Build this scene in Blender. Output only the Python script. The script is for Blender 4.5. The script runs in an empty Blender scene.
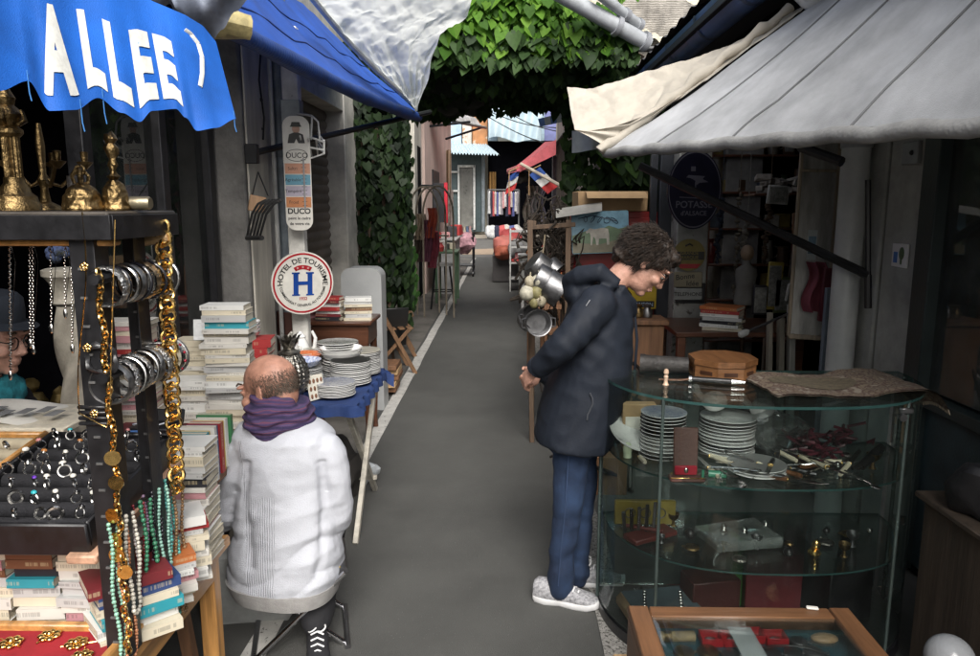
import bpy, bmesh, math, random
from mathutils import Vector, Matrix, noise, Euler
R = math.radians
V = Vector
PI = math.pi
rnd = random.Random(11)
U = rnd.uniform
sc = bpy.context.scene
col = sc.collection

# ------------------------------------------------------------------ camera
CAMZ, F, PITCH, YAW = 1.65, 730.0, R(9.56), R(1.1)
cam = bpy.data.objects.new('camera', bpy.data.cameras.new('camera'))
col.objects.link(cam)
cam.location = (0, 0, CAMZ)
cam.rotation_euler = (PI / 2 - PITCH, 0, YAW)
cam.data.sensor_width = 36
cam.data.lens = 36 * F / 980
cam.data.clip_start = .05
cam.data.clip_end = 500
sc.camera = cam
CM = Euler((PI / 2 - PITCH, 0, YAW)).to_matrix()


def at(px, py, Y=None, X=None, Z=None):
    """point of the place seen at a photo pixel, on the plane y=Y (or x=X or z=Z)"""
    d = CM @ V(((px - 490) / F, (328 - py) / F, -1))
    if Y is not None:
        t = Y / d.y
    elif X is not None:
        t = X / d.x
    else:
        t = (Z - CAMZ) / d.z
    return V((0, 0, CAMZ)) + d * t


def proj(p):
    q = CM.transposed() @ (V(p) - V((0, 0, CAMZ)))
    return 490 - F * q.x / q.z, 328 + F * q.y / q.z


# ------------------------------------------------------------------ mesh helpers
def TM(loc=(0, 0, 0), rz=0, rx=0, ry=0):
    return Matrix.Translation(V(loc)) @ Euler((rx, ry, rz)).to_matrix().to_4x4()


def frame(o, xdir, ydir):
    """matrix with local x along xdir, y close to ydir, z the normal"""
    x = V(xdir).normalized(); z = x.cross(V(ydir)).normalized(); y = z.cross(x)
    m = Matrix((x, y, z)).transposed().to_4x4()
    m.translation = V(o)
    return m


_glyph = {}


def glyphs(s, size, bold=0):
    key = (s, size, bold)
    if key not in _glyph:
        c = bpy.data.curves.new('t', 'FONT'); c.body = s; c.size = size; c.align_x = 'CENTER'; c.resolution_u = 3; c.offset = bold * size
        o = bpy.data.objects.new('t', c); col.objects.link(o)
        dg = bpy.context.evaluated_depsgraph_get()
        me = o.evaluated_get(dg).to_mesh()
        vs = [v.co.copy() for v in me.vertices]; fs = [list(p.vertices) for p in me.polygons]
        o.evaluated_get(dg).to_mesh_clear()
        bpy.data.objects.remove(o); bpy.data.curves.remove(c)
        _glyph[key] = (vs, fs)
    return _glyph[key]


SPLIT = {'seam', 'collar', 'arm', 'lid_stile', 'lid_rail', 'medallion', 'clover', 'star', 'trim', 'apron', 'lace', 'end_board', 'door_frame', 'strap', 'bars', 'inlay', 'tie_string', 'tape_wrap'}


class MB:
    def __init__(s):
        s.bm = bmesh.new(); s.mi = 0

    def add(s, verts, faces):
        vs = [s.bm.verts.new(v) for v in verts]
        for f in faces:
            try:
                fc = s.bm.faces.new([vs[i] for i in f]); fc.material_index = s.mi; fc.smooth = True
            except ValueError:
                pass
        return vs

    def box(s, c, size, rz=0, M=None, bev=.004, rx=0, ry=0):
        t = bmesh.new()
        bmesh.ops.create_cube(t, size=1)
        for v in t.verts:
            v.co = V((v.co.x * size[0], v.co.y * size[1], v.co.z * size[2]))
        b = min(bev, min(size) * .3)
        if b > 0:
            bmesh.ops.bevel(t, geom=t.edges[:], offset=b, segments=1, affect='EDGES')
        mm = (M if M is not None else Matrix()) @ TM(c, rz, rx, ry)
        t.verts.index_update()
        s.add([mm @ v.co for v in t.verts], [[v.index for v in f.verts] for f in t.faces])
        t.free(); return s

    def bar(s, a, b, w, h=None, bev=.003, up=(0, 0, 1)):
        a, b = V(a), V(b); d = b - a
        if abs(d.normalized().dot(V(up))) > .99: up = (1, 0, 0)
        m = frame((a + b) / 2, d, V(up).cross(d))
        return s.box((0, 0, 0), (d.length, w, h or w), M=m, bev=bev)

    def tube(s, pts, r, n=8, closed=False, cap=True, flat=1.0):
        pts = [V(p) for p in pts]; N = len(pts)
        rr = r if isinstance(r, (list, tuple)) else [r] * N
        t0 = (pts[1] - pts[0]).normalized()
        u = t0.orthogonal().normalized()
        verts = []; faces = []
        for i, p in enumerate(pts):
            if closed:
                t = (pts[(i + 1) % N] - pts[i - 1]).normalized()
            else:
                t = (pts[min(i + 1, N - 1)] - pts[max(i - 1, 0)])
                t = t.normalized() if t.length > 1e-9 else t0
            u = (u - t * u.dot(t))
            u = u.normalized() if u.length > 1e-6 else t.orthogonal().normalized()
            w = t.cross(u)
            for k in range(n):
                a = 2 * PI * k / n
                verts.append(p + (u * math.cos(a) + w * math.sin(a) * flat) * rr[i])
        M_ = N if closed else N - 1
        for i in range(M_):
            j = (i + 1) % N
            for k in range(n):
                l = (k + 1) % n
                faces.append((i * n + k, i * n + l, j * n + l, j * n + k))
        if cap and not closed:
            faces.append(tuple(range(n))[::-1]); faces.append(tuple((N - 1) * n + k for k in range(n)))
        s.add(verts, faces); return s

    def lathe(s, prof, M=None, n=24, sx=1, sy=1):
        M = M if M is not None else Matrix()
        verts = []; faces = []
        for r, z in prof:
            for k in range(n):
                a = 2 * PI * k / n
                verts.append(M @ V((max(r, 1e-4) * math.cos(a) * sx, max(r, 1e-4) * math.sin(a) * sy, z)))
        for i in range(len(prof) - 1):
            for k in range(n):
                l = (k + 1) % n
                faces.append((i * n + k, i * n + l, (i + 1) * n + l, (i + 1) * n + k))
        if prof[0][0] > 1e-3: faces.append(tuple(range(n))[::-1])
        if prof[-1][0] > 1e-3: faces.append(tuple((len(prof) - 1) * n + k for k in range(n)))
        s.add(verts, faces); return s

    def ball(s, c, r, M=None, n=14, m=9):
        r = (r, r, r) if not isinstance(r, (tuple, list)) else r
        mm = (M if M is not None else Matrix())
        c = V(c)
        prof = [(math.sin(PI * i / m), -math.cos(PI * i / m)) for i in range(m + 1)]
        k = mm @ Matrix.Translation(c) @ Matrix.Diagonal((r[0], r[1], r[2], 1))
        return s.lathe(prof, k, n)

    def ring(s, c, R_, r, M=None, n=24, k=8, a0=0, a1=2 * PI):
        mm = (M if M is not None else Matrix()) @ Matrix.Translation(V(c))
        full = abs(a1 - a0 - 2 * PI) < 1e-6
        pts = [mm @ V((R_ * math.cos(a0 + (a1 - a0) * i / (n if full else n - 1)), R_ * math.sin(a0 + (a1 - a0) * i / (n if full else n - 1)), 0)) for i in range(n)]
        return s.tube(pts, r, k, closed=full)

    def grid(s, fn, nu, nv, close=False):
        verts = [fn(i / (nu if close else nu - 1), j / (nv - 1)) for i in range(nu) for j in range(nv)]
        faces = []
        for i in range(nu if close else nu - 1):
            i2 = (i + 1) % nu
            for j in range(nv - 1):
                faces.append((i * nv + j, i2 * nv + j, i2 * nv + j + 1, i * nv + j + 1))
        s.add(verts, faces); return s

    def loft(s, secs, n=20, cap=True, p=2.0):
        """secs: (centre, u half-axis vector, v half-axis vector); superellipse power p"""
        verts = []; faces = []
        for c, u, v in secs:
            for k in range(n):
                a = 2 * PI * k / n
                ca, sa = math.cos(a), math.sin(a)
                ca = math.copysign(abs(ca) ** (2 / p), ca); sa = math.copysign(abs(sa) ** (2 / p), sa)
                verts.append(V(c) + V(u) * ca + V(v) * sa)
        for i in range(len(secs) - 1):
            for k in range(n):
                l = (k + 1) % n
                faces.append((i * n + k, i * n + l, (i + 1) * n + l, (i + 1) * n + k))
        if cap:
            faces.append(tuple(range(n))[::-1]); faces.append(tuple((len(secs) - 1) * n + k for k in range(n)))
        s.add(verts, faces); return s

    def prism(s, poly, M, th):
        n = len(poly)
        verts = [M @ V((x, y, 0)) for x, y in poly] + [M @ V((x, y, th)) for x, y in poly]
        faces = [tuple(range(n))[::-1], tuple(range(n, 2 * n))] + [(i, (i + 1) % n, n + (i + 1) % n, n + i) for i in range(n)]
        s.add(verts, faces); return s

    def text(s, t, size, M, warp=None, bold=0, cuts=0):
        vs, fs = glyphs(t, size, bold)
        if cuts:
            b = bmesh.new(); q = [b.verts.new(v) for v in vs]
            for f in fs:
                try: b.faces.new([q[i] for i in f])
                except ValueError: pass
            bmesh.ops.triangulate(b, faces=b.faces[:])
            bmesh.ops.subdivide_edges(b, edges=b.edges[:], cuts=cuts, use_grid_fill=True)
            b.verts.index_update()
            vs = [v.co.copy() for v in b.verts]; fs = [[v.index for v in f.verts] for f in b.faces]; b.free()
        s.add([M @ (warp(v) if warp else v) for v in vs], fs); return s

    def disc(s, M, rx, ry=None, n=40, z=0):
        ry = ry or rx
        s.add([M @ V((rx * math.cos(2 * PI * k / n), ry * math.sin(2 * PI * k / n), z)) for k in range(n)], [tuple(range(n))]); return s

    def noise_push(s, amp, scale, seed=0, axis=None):
        s.bm.normal_update()
        for v in s.bm.verts:
            f = noise.noise(v.co * scale + V((seed, seed * 1.7, 3.1 * seed))) * amp
            v.co += (v.normal if axis is None else V(axis)) * f
        return s

    def build(s, name, mats, parent=None, origin=None, sharp=40, recalc=True):
        bm = s.bm
        if name in SPLIT and parent is not None:      # each loose piece becomes a part of its own
            bm.verts.ensure_lookup_table(); bm.verts.index_update(); seen = set(); isl = []
            for v in bm.verts:
                if v.index in seen: continue
                st = [v]; seen.add(v.index); got = []
                while st:
                    q = st.pop(); got.append(q)
                    for e in q.link_edges:
                        o = e.other_vert(q)
                        if o.index not in seen: seen.add(o.index); st.append(o)
                isl.append(got)
            if len(isl) > 1:
                first = None
                for got in isl:
                    m2 = MB(); ids = {v.index: k for k, v in enumerate(got)}
                    fs = {f for v in got for f in v.link_faces}
                    vs = [m2.bm.verts.new(v.co) for v in got]
                    for f in fs:
                        nf = m2.bm.faces.new([vs[ids[v.index]] for v in f.verts]); nf.material_index = f.material_index; nf.smooth = f.smooth
                    o = m2._build(name, mats, parent, origin, sharp, recalc); first = first or o
                bm.free(); return first
        return s._build(name, mats, parent, origin, sharp, recalc)

    def _build(s, name, mats, parent=None, origin=None, sharp=40, recalc=True):
        bm = s.bm
        if recalc and bm.faces:
            bmesh.ops.recalc_face_normals(bm, faces=bm.faces[:])
        me = bpy.data.meshes.new(name)
        if parent is not None:
            m = Matrix()
            q = parent
            while q is not None:
                m = q.matrix_basis @ m; q = q.parent
            inv = m.inverted()
            bm.transform(inv)
            loc = None
        else:
            if origin is None and bm.verts:
                xs = [v.co.x for v in bm.verts]; ys = [v.co.y for v in bm.verts]; zs = [v.co.z for v in bm.verts]
                origin = ((min(xs) + max(xs)) / 2, (min(ys) + max(ys)) / 2, min(zs))
            loc = V(origin)
            bm.transform(Matrix.Translation(-loc))
        bm.to_mesh(me); bm.free()
        if sharp and len(me.polygons):
            me.set_sharp_from_angle(angle=R(sharp))
        for m_ in (mats if isinstance(mats, (list, tuple)) else [mats]):
            me.materials.append(m_)
        o = bpy.data.objects.new(name, me); col.objects.link(o)
        if parent is not None: o.parent = parent
        else: o.location = loc
        return o


def tag(o, label, cat, group=None):
    o['label'] = label; o['category'] = cat
    if group: o['group'] = group
    return o


def thing(name, label, cat, loc=(0, 0, 0), rz=0, group=None):
    o = bpy.data.objects.new(name, None); col.objects.link(o)
    o.location = V(loc); o.rotation_euler = (0, 0, rz); o.empty_display_size = .1
    return tag(o, label, cat, group)


def struct(o):
    o['kind'] = 'structure'; return o


def dup(o, loc=None, rot=None, label=None, scale=None, parent=None):
    c = o.copy(); col.objects.link(c)
    if parent is not None: c.parent = parent
    if loc is not None: c.location = V(loc)
    if rot is not None: c.rotation_euler = rot
    if scale is not None: c.scale = scale if isinstance(scale, (tuple, list)) else (scale,) * 3
    if label: c['label'] = label
    for ch in list(o.children): dup(ch, parent=c)
    return c


ORD = ['top', 'second', 'third', 'fourth', 'fifth', 'sixth', 'seventh', 'eighth', 'ninth', 'tenth', 'eleventh', 'twelfth', 'thirteenth', 'fourteenth', 'fifteenth', 'sixteenth', 'seventeenth', 'eighteenth', 'nineteenth', 'twentieth', 'twenty first', 'twenty second', 'twenty third', 'twenty fourth']


def nth(i):
    return 'topmost' if i == 0 else ORD[i] + ' from the top'


def remesh(mb, voxel, smooth=4, factor=.5):
    me = bpy.data.meshes.new('tmp'); mb.bm.to_mesh(me); mb.bm.free()
    o = bpy.data.objects.new('tmp', me); col.objects.link(o)
    m = o.modifiers.new('r', 'REMESH'); m.mode = 'VOXEL'; m.voxel_size = voxel
    if smooth:
        m2 = o.modifiers.new('s', 'SMOOTH'); m2.iterations = smooth; m2.factor = factor
    dg = bpy.context.evaluated_depsgraph_get()
    ev = o.evaluated_get(dg); em = ev.to_mesh()
    mb.bm = bmesh.new(); mb.bm.from_mesh(em)
    for f in mb.bm.faces: f.smooth = True
    ev.to_mesh_clear(); bpy.data.objects.remove(o); bpy.data.meshes.remove(me)
    return mb


# ------------------------------------------------------------------ materials
_m = {}


def nodes(name):
    m = bpy.data.materials.new(name); m.use_nodes = True
    nt = m.node_tree; nt.nodes.clear()
    out = nt.nodes.new('ShaderNodeOutputMaterial')
    return m, nt, out


def N(nt, t, **kw):
    n = nt.nodes.new(t)
    for k, v in kw.items():
        if k in n.inputs: n.inputs[k].default_value = v
        else: setattr(n, k, v)
    return n


def rgba(c): return (c[0], c[1], c[2], 1)


def mat(name, c=(.5, .5, .5), rough=.6, metal=0, var=.3, scale=6, c2=None, bump=.2, bscale=80, spec=.5, stretch=(1, 1, 1), rand=0, wave=None, trans=0, coat=0, speck=None):
    """principled surface with uneven colour, uneven roughness and fine relief; stretch gives grain"""
    if name in _m: return _m[name]
    m, nt, out = nodes(name); L = nt.links.new
    b = N(nt, 'ShaderNodeBsdfPrincipled', Metallic=metal)
    b.inputs['Specular IOR Level'].default_value = spec
    if coat: b.inputs['Coat Weight'].default_value = coat; b.inputs['Coat Roughness'].default_value = .08
    tc = N(nt, 'ShaderNodeTexCoord'); mp = N(nt, 'ShaderNodeMapping'); mp.inputs['Scale'].default_value = stretch
    L(tc.outputs['Object'], mp.inputs['Vector'])
    vec = mp.outputs['Vector']
    if rand:
        oi = N(nt, 'ShaderNodeObjectInfo'); ad = N(nt, 'ShaderNodeVectorMath', operation='MULTIPLY_ADD')
        cx = N(nt, 'ShaderNodeCombineXYZ')
        for k in range(3): L(oi.outputs['Random'], cx.inputs[k])
        ad.inputs[1].default_value = (37, 53, 71); L(cx.outputs[0], ad.inputs[0]); L(vec, ad.inputs[2]); vec = ad.outputs[0]
    n1 = N(nt, 'ShaderNodeTexNoise', Scale=scale, Detail=7, Roughness=.62); L(vec, n1.inputs['Vector'])
    cr = N(nt, 'ShaderNodeValToRGB')
    lo = tuple(x * (1 - var) for x in c); hi = c2 if c2 else tuple(min(1, x * (1 + var * .6)) for x in c)
    cr.color_ramp.elements[0].position = .33; cr.color_ramp.elements[1].position = .68
    cr.color_ramp.elements[0].color = rgba(lo); cr.color_ramp.elements[1].color = rgba(hi)
    L(n1.outputs['Fac'], cr.inputs['Fac'])
    colout = cr.outputs['Color']
    if rand:
        hs = N(nt, 'ShaderNodeHueSaturation'); mr = N(nt, 'ShaderNodeMapRange')
        mr.inputs['To Min'].default_value = 1 - rand; mr.inputs['To Max'].default_value = 1 + rand * .6
        L(oi.outputs['Random'], mr.inputs['Value']); L(mr.outputs[0], hs.inputs['Value']); L(colout, hs.inputs['Color']); colout = hs.outputs['Color']
    if speck:
        n3 = N(nt, 'ShaderNodeTexNoise', Scale=speck[0], Detail=3, Roughness=.7); L(vec, n3.inputs['Vector'])
        r3 = N(nt, 'ShaderNodeMapRange'); r3.inputs['From Min'].default_value = speck[1]; r3.inputs['From Max'].default_value = speck[1] + .06
        L(n3.outputs['Fac'], r3.inputs['Value'])
        mx = N(nt, 'ShaderNodeMix', data_type='RGBA'); L(r3.outputs[0], mx.inputs['Factor']); L(colout, mx.inputs['A']); mx.inputs['B'].default_value = rgba(speck[2])
        colout = mx.outputs['Result']
    L(colout, b.inputs['Base Color'])
    mr2 = N(nt, 'ShaderNodeMapRange'); mr2.inputs['To Min'].default_value = max(0, rough - .12); mr2.inputs['To Max'].default_value = min(1, rough + .12)
    L(n1.outputs['Fac'], mr2.inputs['Value']); L(mr2.outputs[0], b.inputs['Roughness'])
    n2 = N(nt, 'ShaderNodeTexNoise', Scale=bscale, Detail=4); L(vec, n2.inputs['Vector'])
    bp = N(nt, 'ShaderNodeBump', Strength=bump, Distance=.006)
    h = n2.outputs['Fac']
    if wave:
        w = N(nt, 'ShaderNodeTexWave', Scale=wave[1], Distortion=wave[2] if len(wave) > 2 else .5); w.bands_direction = wave[0]; w.inputs['Detail'].default_value = 1
        L(tc.outputs['Object'], w.inputs['Vector'])
        ma = N(nt, 'ShaderNodeMath', operation='MULTIPLY_ADD'); ma.inputs[1].default_value = wave[3] if len(wave) > 3 else 1.0; L(w.outputs['Fac'], ma.inputs[0]); L(h, ma.inputs[2]); h = ma.outputs[0]
    L(h, bp.inputs['Height']); L(bp.outputs['Normal'], b.inputs['Normal'])
    sh = b.outputs[0]
    if trans:
        tl = N(nt, 'ShaderNodeBsdfTranslucent'); L(colout, tl.inputs['Color']); ms = N(nt, 'ShaderNodeMixShader'); ms.inputs[0].default_value = trans
        L(sh, ms.inputs[1]); L(tl.outputs[0], ms.inputs[2]); sh = ms.outputs[0]
    L(sh, out.inputs['Surface'])
    _m[name] = m; return m


def glass(name, tint=(.86, .93, .9), refl=1.0, haze=.02, dirt=(.5, .55, .52)):
    if name in _m: return _m[name]
    m, nt, out = nodes(name); L = nt.links.new
    tr = N(nt, 'ShaderNodeBsdfTransparent'); tr.inputs['Color'].default_value = rgba(tint)
    gl = N(nt, 'ShaderNodeBsdfGlossy', Roughness=.015)
    fr = N(nt, 'ShaderNodeFresnel', IOR=1.5); mu = N(nt, 'ShaderNodeMath', operation='MULTIPLY'); mu.inputs[1].default_value = refl; mu.use_clamp = True
    L(fr.outputs[0], mu.inputs[0])
    ms = N(nt, 'ShaderNodeMixShader'); L(mu.outputs[0], ms.inputs[0]); L(tr.outputs[0], ms.inputs[1]); L(gl.outputs[0], ms.inputs[2])
    df = N(nt, 'ShaderNodeBsdfDiffuse'); df.inputs['Color'].default_value = rgba(dirt)
    tc = N(nt, 'ShaderNodeTexCoord'); n1 = N(nt, 'ShaderNodeTexNoise', Scale=5, Detail=8, Roughness=.7); L(tc.outputs['Object'], n1.inputs['Vector'])
    mr = N(nt, 'ShaderNodeMapRange'); mr.inputs['From Min'].default_value = .35; mr.inputs['From Max'].default_value = .8; mr.inputs['To Max'].default_value = haze * 3; mr.inputs['To Min'].default_value = haze * .5
    L(n1.outputs['Fac'], mr.inputs['Value'])
    m2 = N(nt, 'ShaderNodeMixShader'); L(mr.outputs[0], m2.inputs[0]); L(ms.outputs[0], m2.inputs[1]); L(df.outputs[0], m2.inputs[2])
    L(m2.outputs[0], out.inputs['Surface'])
    _m[name] = m; return m


def wood(name, c, axis='x', rough=.5, var=.45, scale=5, coat=0, bump=.25):
    st = {'x': (.08, 1, 1), 'y': (1, .08, 1), 'z': (1, 1, .08)}[axis]
    return mat(name, c, rough, var=var, scale=scale * 6, bump=bump, bscale=90, stretch=st, coat=coat)


def spine_mat(name, c, ink=(.05, .05, .05)):
    """paper cover with rows of small print on it"""
    if name in _m: return _m[name]
    m, nt, out = nodes(name); L = nt.links.new
    b = N(nt, 'ShaderNodeBsdfPrincipled', Roughness=.5)
    tc = N(nt, 'ShaderNodeTexCoord'); oi = N(nt, 'ShaderNodeObjectInfo')
    sp = N(nt, 'ShaderNodeSeparateXYZ'); L(tc.outputs['Object'], sp.inputs[0])
    cx = N(nt, 'ShaderNodeCombineXYZ'); L(sp.outputs['X'], cx.inputs[0])
    mu = N(nt, 'ShaderNodeMath', operation='MULTIPLY'); mu.inputs[1].default_value = 91; L(oi.outputs['Random'], mu.inputs[0]); L(mu.outputs[0], cx.inputs[1])
    n1 = N(nt, 'ShaderNodeTexNoise', Scale=260, Detail=1); L(cx.outputs[0], n1.inputs['Vector'])
    n2 = N(nt, 'ShaderNodeTexNoise', Scale=14, Detail=0); L(cx.outputs[0], n2.inputs['Vector'])
    g1 = N(nt, 'ShaderNodeMath', operation='GREATER_THAN'); g1.inputs[1].default_value = .47; L(n1.outputs['Fac'], g1.inputs[0])
    g2 = N(nt, 'ShaderNodeMath', operation='GREATER_THAN'); g2.inputs[1].default_value = .5; L(n2.outputs['Fac'], g2.inputs[0])
    ab = N(nt, 'ShaderNodeMath', operation='ABSOLUTE'); L(sp.outputs['Z'], ab.inputs[0])
    g3 = N(nt, 'ShaderNodeMath', operation='COMPARE'); g3.inputs[1].default_value = .52; g3.inputs[2].default_value = .2; s2 = N(nt, 'ShaderNodeSeparateXYZ'); L(tc.outputs['Generated'], s2.inputs[0]); L(s2.outputs['Z'], g3.inputs[0])
    a = N(nt, 'ShaderNodeMath', operation='MULTIPLY'); L(g1.outputs[0], a.inputs[0]); L(g2.outputs[0], a.inputs[1])
    a2 = N(nt, 'ShaderNodeMath', operation='MULTIPLY'); L(a.outputs[0], a2.inputs[0]); L(g3.outputs[0], a2.inputs[1])
    a3 = N(nt, 'ShaderNodeMath', operation='MULTIPLY'); a3.inputs[1].default_value = .36; L(a2.outputs[0], a3.inputs[0])
    n4 = N(nt, 'ShaderNodeTexNoise', Scale=9, Detail=6); L(tc.outputs['Object'], n4.inputs['Vector'])
    hs = N(nt, 'ShaderNodeHueSaturation'); hs.inputs['Color'].default_value = rgba(c)
    mr = N(nt, 'ShaderNodeMapRange'); mr.inputs['To Min'].default_value = .72; mr.inputs['To Max'].default_value = 1.12; L(n4.outputs['Fac'], mr.inputs['Value']); L(mr.outputs[0], hs.inputs['Value'])
    mx = N(nt, 'ShaderNodeMix', data_type='RGBA'); L(a3.outputs[0], mx.inputs['Factor']); L(hs.outputs[0], mx.inputs['A']); mx.inputs['B'].default_value = rgba(ink)
    L(mx.outputs['Result'], b.inputs['Base Color']); L(b.outputs[0], out.inputs['Surface'])
    _m[name] = m; return m


# shared palette
black_metal = mat('black painted metal', (.012, .012, .014), .42, var=.5, scale=20, bump=.1)
black = mat('interior shade black', (.006, .006, .008), .9, var=.6, scale=3, spec=.05)  # near-black walls, the rooms' darkness is put into the colour
white_paint = mat('white paint chipped', (.8, .78, .72), .5, var=.35, scale=5, speck=(14, .66, (.2, .18, .15)))
grey_conc = mat('grey stained concrete', (.17, .165, .155), .85, var=.55, scale=3.5, bump=.6, bscale=50)
pale_conc = mat('pale render', (.55, .53, .47), .85, var=.4, scale=3, bump=.5, bscale=45)
gold = mat('gold metal', (.83, .55, .2), .24, metal=1, var=.3, scale=30, bump=.1)
brass = mat('aged brass', (.24, .165, .075), .42, metal=1, var=.65, scale=22, bump=.5, bscale=120)
silver = mat('silver metal', (.66, .65, .63), .22, metal=1, var=.35, scale=40, bump=.15)
steel = mat('dull aluminium', (.25, .25, .255), .45, metal=1, var=.4, scale=10, bump=.15)
chrome = mat('chrome tube', (.75, .75, .77), .15, metal=1, var=.15, scale=10, bump=.03)
porcelain = mat('white porcelain', (.78, .78, .76), .16, var=.08, scale=6, bump=.02, coat=.4)
blue_glaze = mat('blue glaze', (.1, .18, .5), .18, var=.5, scale=70, c2=(.7, .74, .82), bump=.02)
pages = mat('book pages', (.66, .6, .48), .85, var=.25, scale=30, bump=.5, bscale=300, stretch=(1, 1, 40))
paper = mat('paper', (.72, .69, .62), .8, var=.2, scale=9)
red_lac = mat('red lacquer', (.34, .02, .02), .4, var=.4, scale=6)
skin = mat('skin', (.56, .31, .22), .48, var=.28, scale=22, c2=(.64, .35, .27), bump=.4, bscale=180)
oak = wood('orange pine', (.52, .26, .08), 'y', .4, coat=.2)
oak_z = wood('orange pine leg', (.52, .26, .08), 'z', .4, coat=.2)
dark_wood = wood('dark walnut', (.09, .035, .018), 'x', .35, coat=.2)
old_wood = wood('old brown timber', (.2, .1, .05), 'z', .65)
pale_wood = wood('pale plywood', (.5, .33, .17), 'y', .6)
card = mat('corrugated cardboard', (.38, .25, .13), .85, var=.25, scale=5)
gl_case = glass('cabinet glass', (.9, .95, .93), .75, .006)
gl_edge = mat('glass edge green', (.03, .075, .07), .1, var=.3, scale=8, bump=0)
gl_shop = glass('shop glass', (.5, .56, .55), 1.3, .02)

# ------------------------------------------------------------------ world and sun
w = bpy.data.worlds.new('World'); sc.world = w; w.use_nodes = True
nt = w.node_tree; nt.nodes.clear()
sky = nt.nodes.new('ShaderNodeTexSky'); sky.sky_type = 'NISHITA'; sky.sun_disc = False
SUN_EL, SUN_AZ = R(43), R(171)       # azimuth measured from +y clockwise
sky.sun_elevation = SUN_EL; sky.sun_rotation = SUN_AZ; sky.air_density = 1.0; sky.dust_density = 4.0; sky.ozone_density = .6
hs = nt.nodes.new('ShaderNodeHueSaturation'); hs.inputs['Saturation'].default_value = .4; hs.inputs['Value'].default_value = 1.35
bg = nt.nodes.new('ShaderNodeBackground'); bg.inputs['Strength'].default_value = .15
wo = nt.nodes.new('ShaderNodeOutputWorld')
nt.links.new(sky.outputs[0], hs.inputs['Color']); nt.links.new(hs.outputs[0], bg.inputs['Color']); nt.links.new(bg.outputs[0], wo.inputs['Surface'])
sun = bpy.data.objects.new('sun', bpy.data.lights.new('sun', 'SUN')); col.objects.link(sun)
sun.data.energy = 4.2; sun.data.angle = R(40); sun.data.color = (1, .965, .92)
sd = V((math.sin(SUN_AZ) * math.cos(SUN_EL), math.cos(SUN_AZ) * math.cos(SUN_EL), math.sin(SUN_EL)))
sun.rotation_euler = sd.to_track_quat('Z', 'Y').to_euler(); sun.location = (0, -5, 12)
sc.view_settings.view_transform = 'Standard'; sc.view_settings.look = 'None'; sc.view_settings.exposure = 0
sc.render.engine = 'CYCLES'; sc.cycles.max_bounces = 8; sc.cycles.transparent_max_bounces = 16; sc.cycles.use_denoising = True
# ================================================================== THE SETTING
asphalt = mat('asphalt', (.078, .078, .073), .85, var=.12, scale=2.5, bump=.8, bscale=260, c2=(.092, .092, .086), speck=(120, .66, (.25, .245, .23)))
asphalt_far = mat('pale street asphalt', (.13, .125, .115), .85, var=.3, scale=1.5, bump=.5, bscale=150)
pave = mat('dirty pavement', (.15, .14, .125), .85, var=.45, scale=2.2, bump=.7, bscale=120, speck=(60, .68, (.05, .05, .045)))
worn_line = mat('worn white road paint', (.5, .49, .46), .8, var=.25, scale=8, bump=.5, bscale=150, speck=(38, .6, (.1, .1, .093)))
worn_line2 = mat('gritty kerb strip', (.3, .29, .27), .85, var=.4, scale=20, bump=.9, bscale=120, speck=(70, .52, (.06, .058, .05)))


def sheet(name, x0, x1, y0, y1, z, m, nx=2, ny=2, jit=0):
    b = MB()
    def fn(u, v):
        y = y0 + (y1 - y0) * v; x = x0 + (x1 - x0) * u
        if jit: x += noise.noise(V((y * 1.3, u * 5, z))) * jit
        return V((x, y, z))
    b.grid(fn, nx, ny)
    return struct(b.build(name, m))


sheet('ground', -140, 140, -60, 220, 0, asphalt_far)
sheet('alley_road', -3.2, 3.2, -6, 23.5, .004, asphalt)
sheet('pavement_left', -2.2, -1.0, 4.6, 23.0, .008, pave, 2, 30, .02)
sheet('painted_line_left', -.97, -.875, 2.4, 23.0, .012, worn_line, 2, 80, .012)
sheet('kerb_strip_right', .37, .5, 2.2, 23.0, .012, worn_line2, 2, 80, .02)
sheet('cross_street', -40, 40, 25.5, 37, .004, asphalt_far)
b = MB(); b.add([V((-1.4, 24.6, .012)), V((.6, 24.6, .012)), V((-.4, 28, .012)), V((-1.9, 27, .012))], [(0, 1, 2, 3)])
struct(b.build('pavement_corner', mat('sandy paving', (.36, .27, .19), .85)))
sheet('pavement_far', -30, 40, 36.5, 60, .016, mat('far sandy pavement', (.36, .31, .25), .85))

# ---------------------------------------------------------------- left shop row
ls = thing('shop_building', 'grey old shop row with open black shopfront, stained pillar and brown roller shutter', 'building', (-1.6, 4, 0))
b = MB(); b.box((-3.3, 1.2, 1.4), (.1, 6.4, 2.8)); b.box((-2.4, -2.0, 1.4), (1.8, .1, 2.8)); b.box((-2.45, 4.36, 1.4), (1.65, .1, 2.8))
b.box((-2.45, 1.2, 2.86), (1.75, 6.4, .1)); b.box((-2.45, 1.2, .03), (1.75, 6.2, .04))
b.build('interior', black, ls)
b = MB(); b.box((-1.72, 1.2, 3.45), (.25, 6.4, 1.1)); b.box((-1.8, 4.95 + 3.2, 3.4), (.35, 6.9, 1.3))
b.build('upper_wall', pale_conc, ls)
b = MB(); b.box((-1.72, 4.49, 1.45), (.44, .42, 2.9), bev=.012); b.build('pillar', grey_conc, ls)
b = MB(); b.box((-1.495, 4.5, 1.45), (.012, .36, 2.88)); b.build('pillar_board', mat('weathered pale board', (.55, .52, .45), .8, var=.35, scale=8, stretch=(1, 1, .12), bump=.4), ls)
fr = MB()
for y in (2.95, 3.62, 4.2): fr.box((-1.69, y, 1.4), (.07, .07, 2.7))
fr.box((-1.69, 3.55, 2.72), (.075, 1.4, .08)); fr.box((-1.69, 3.55, .25), (.075, 1.4, .5))
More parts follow.
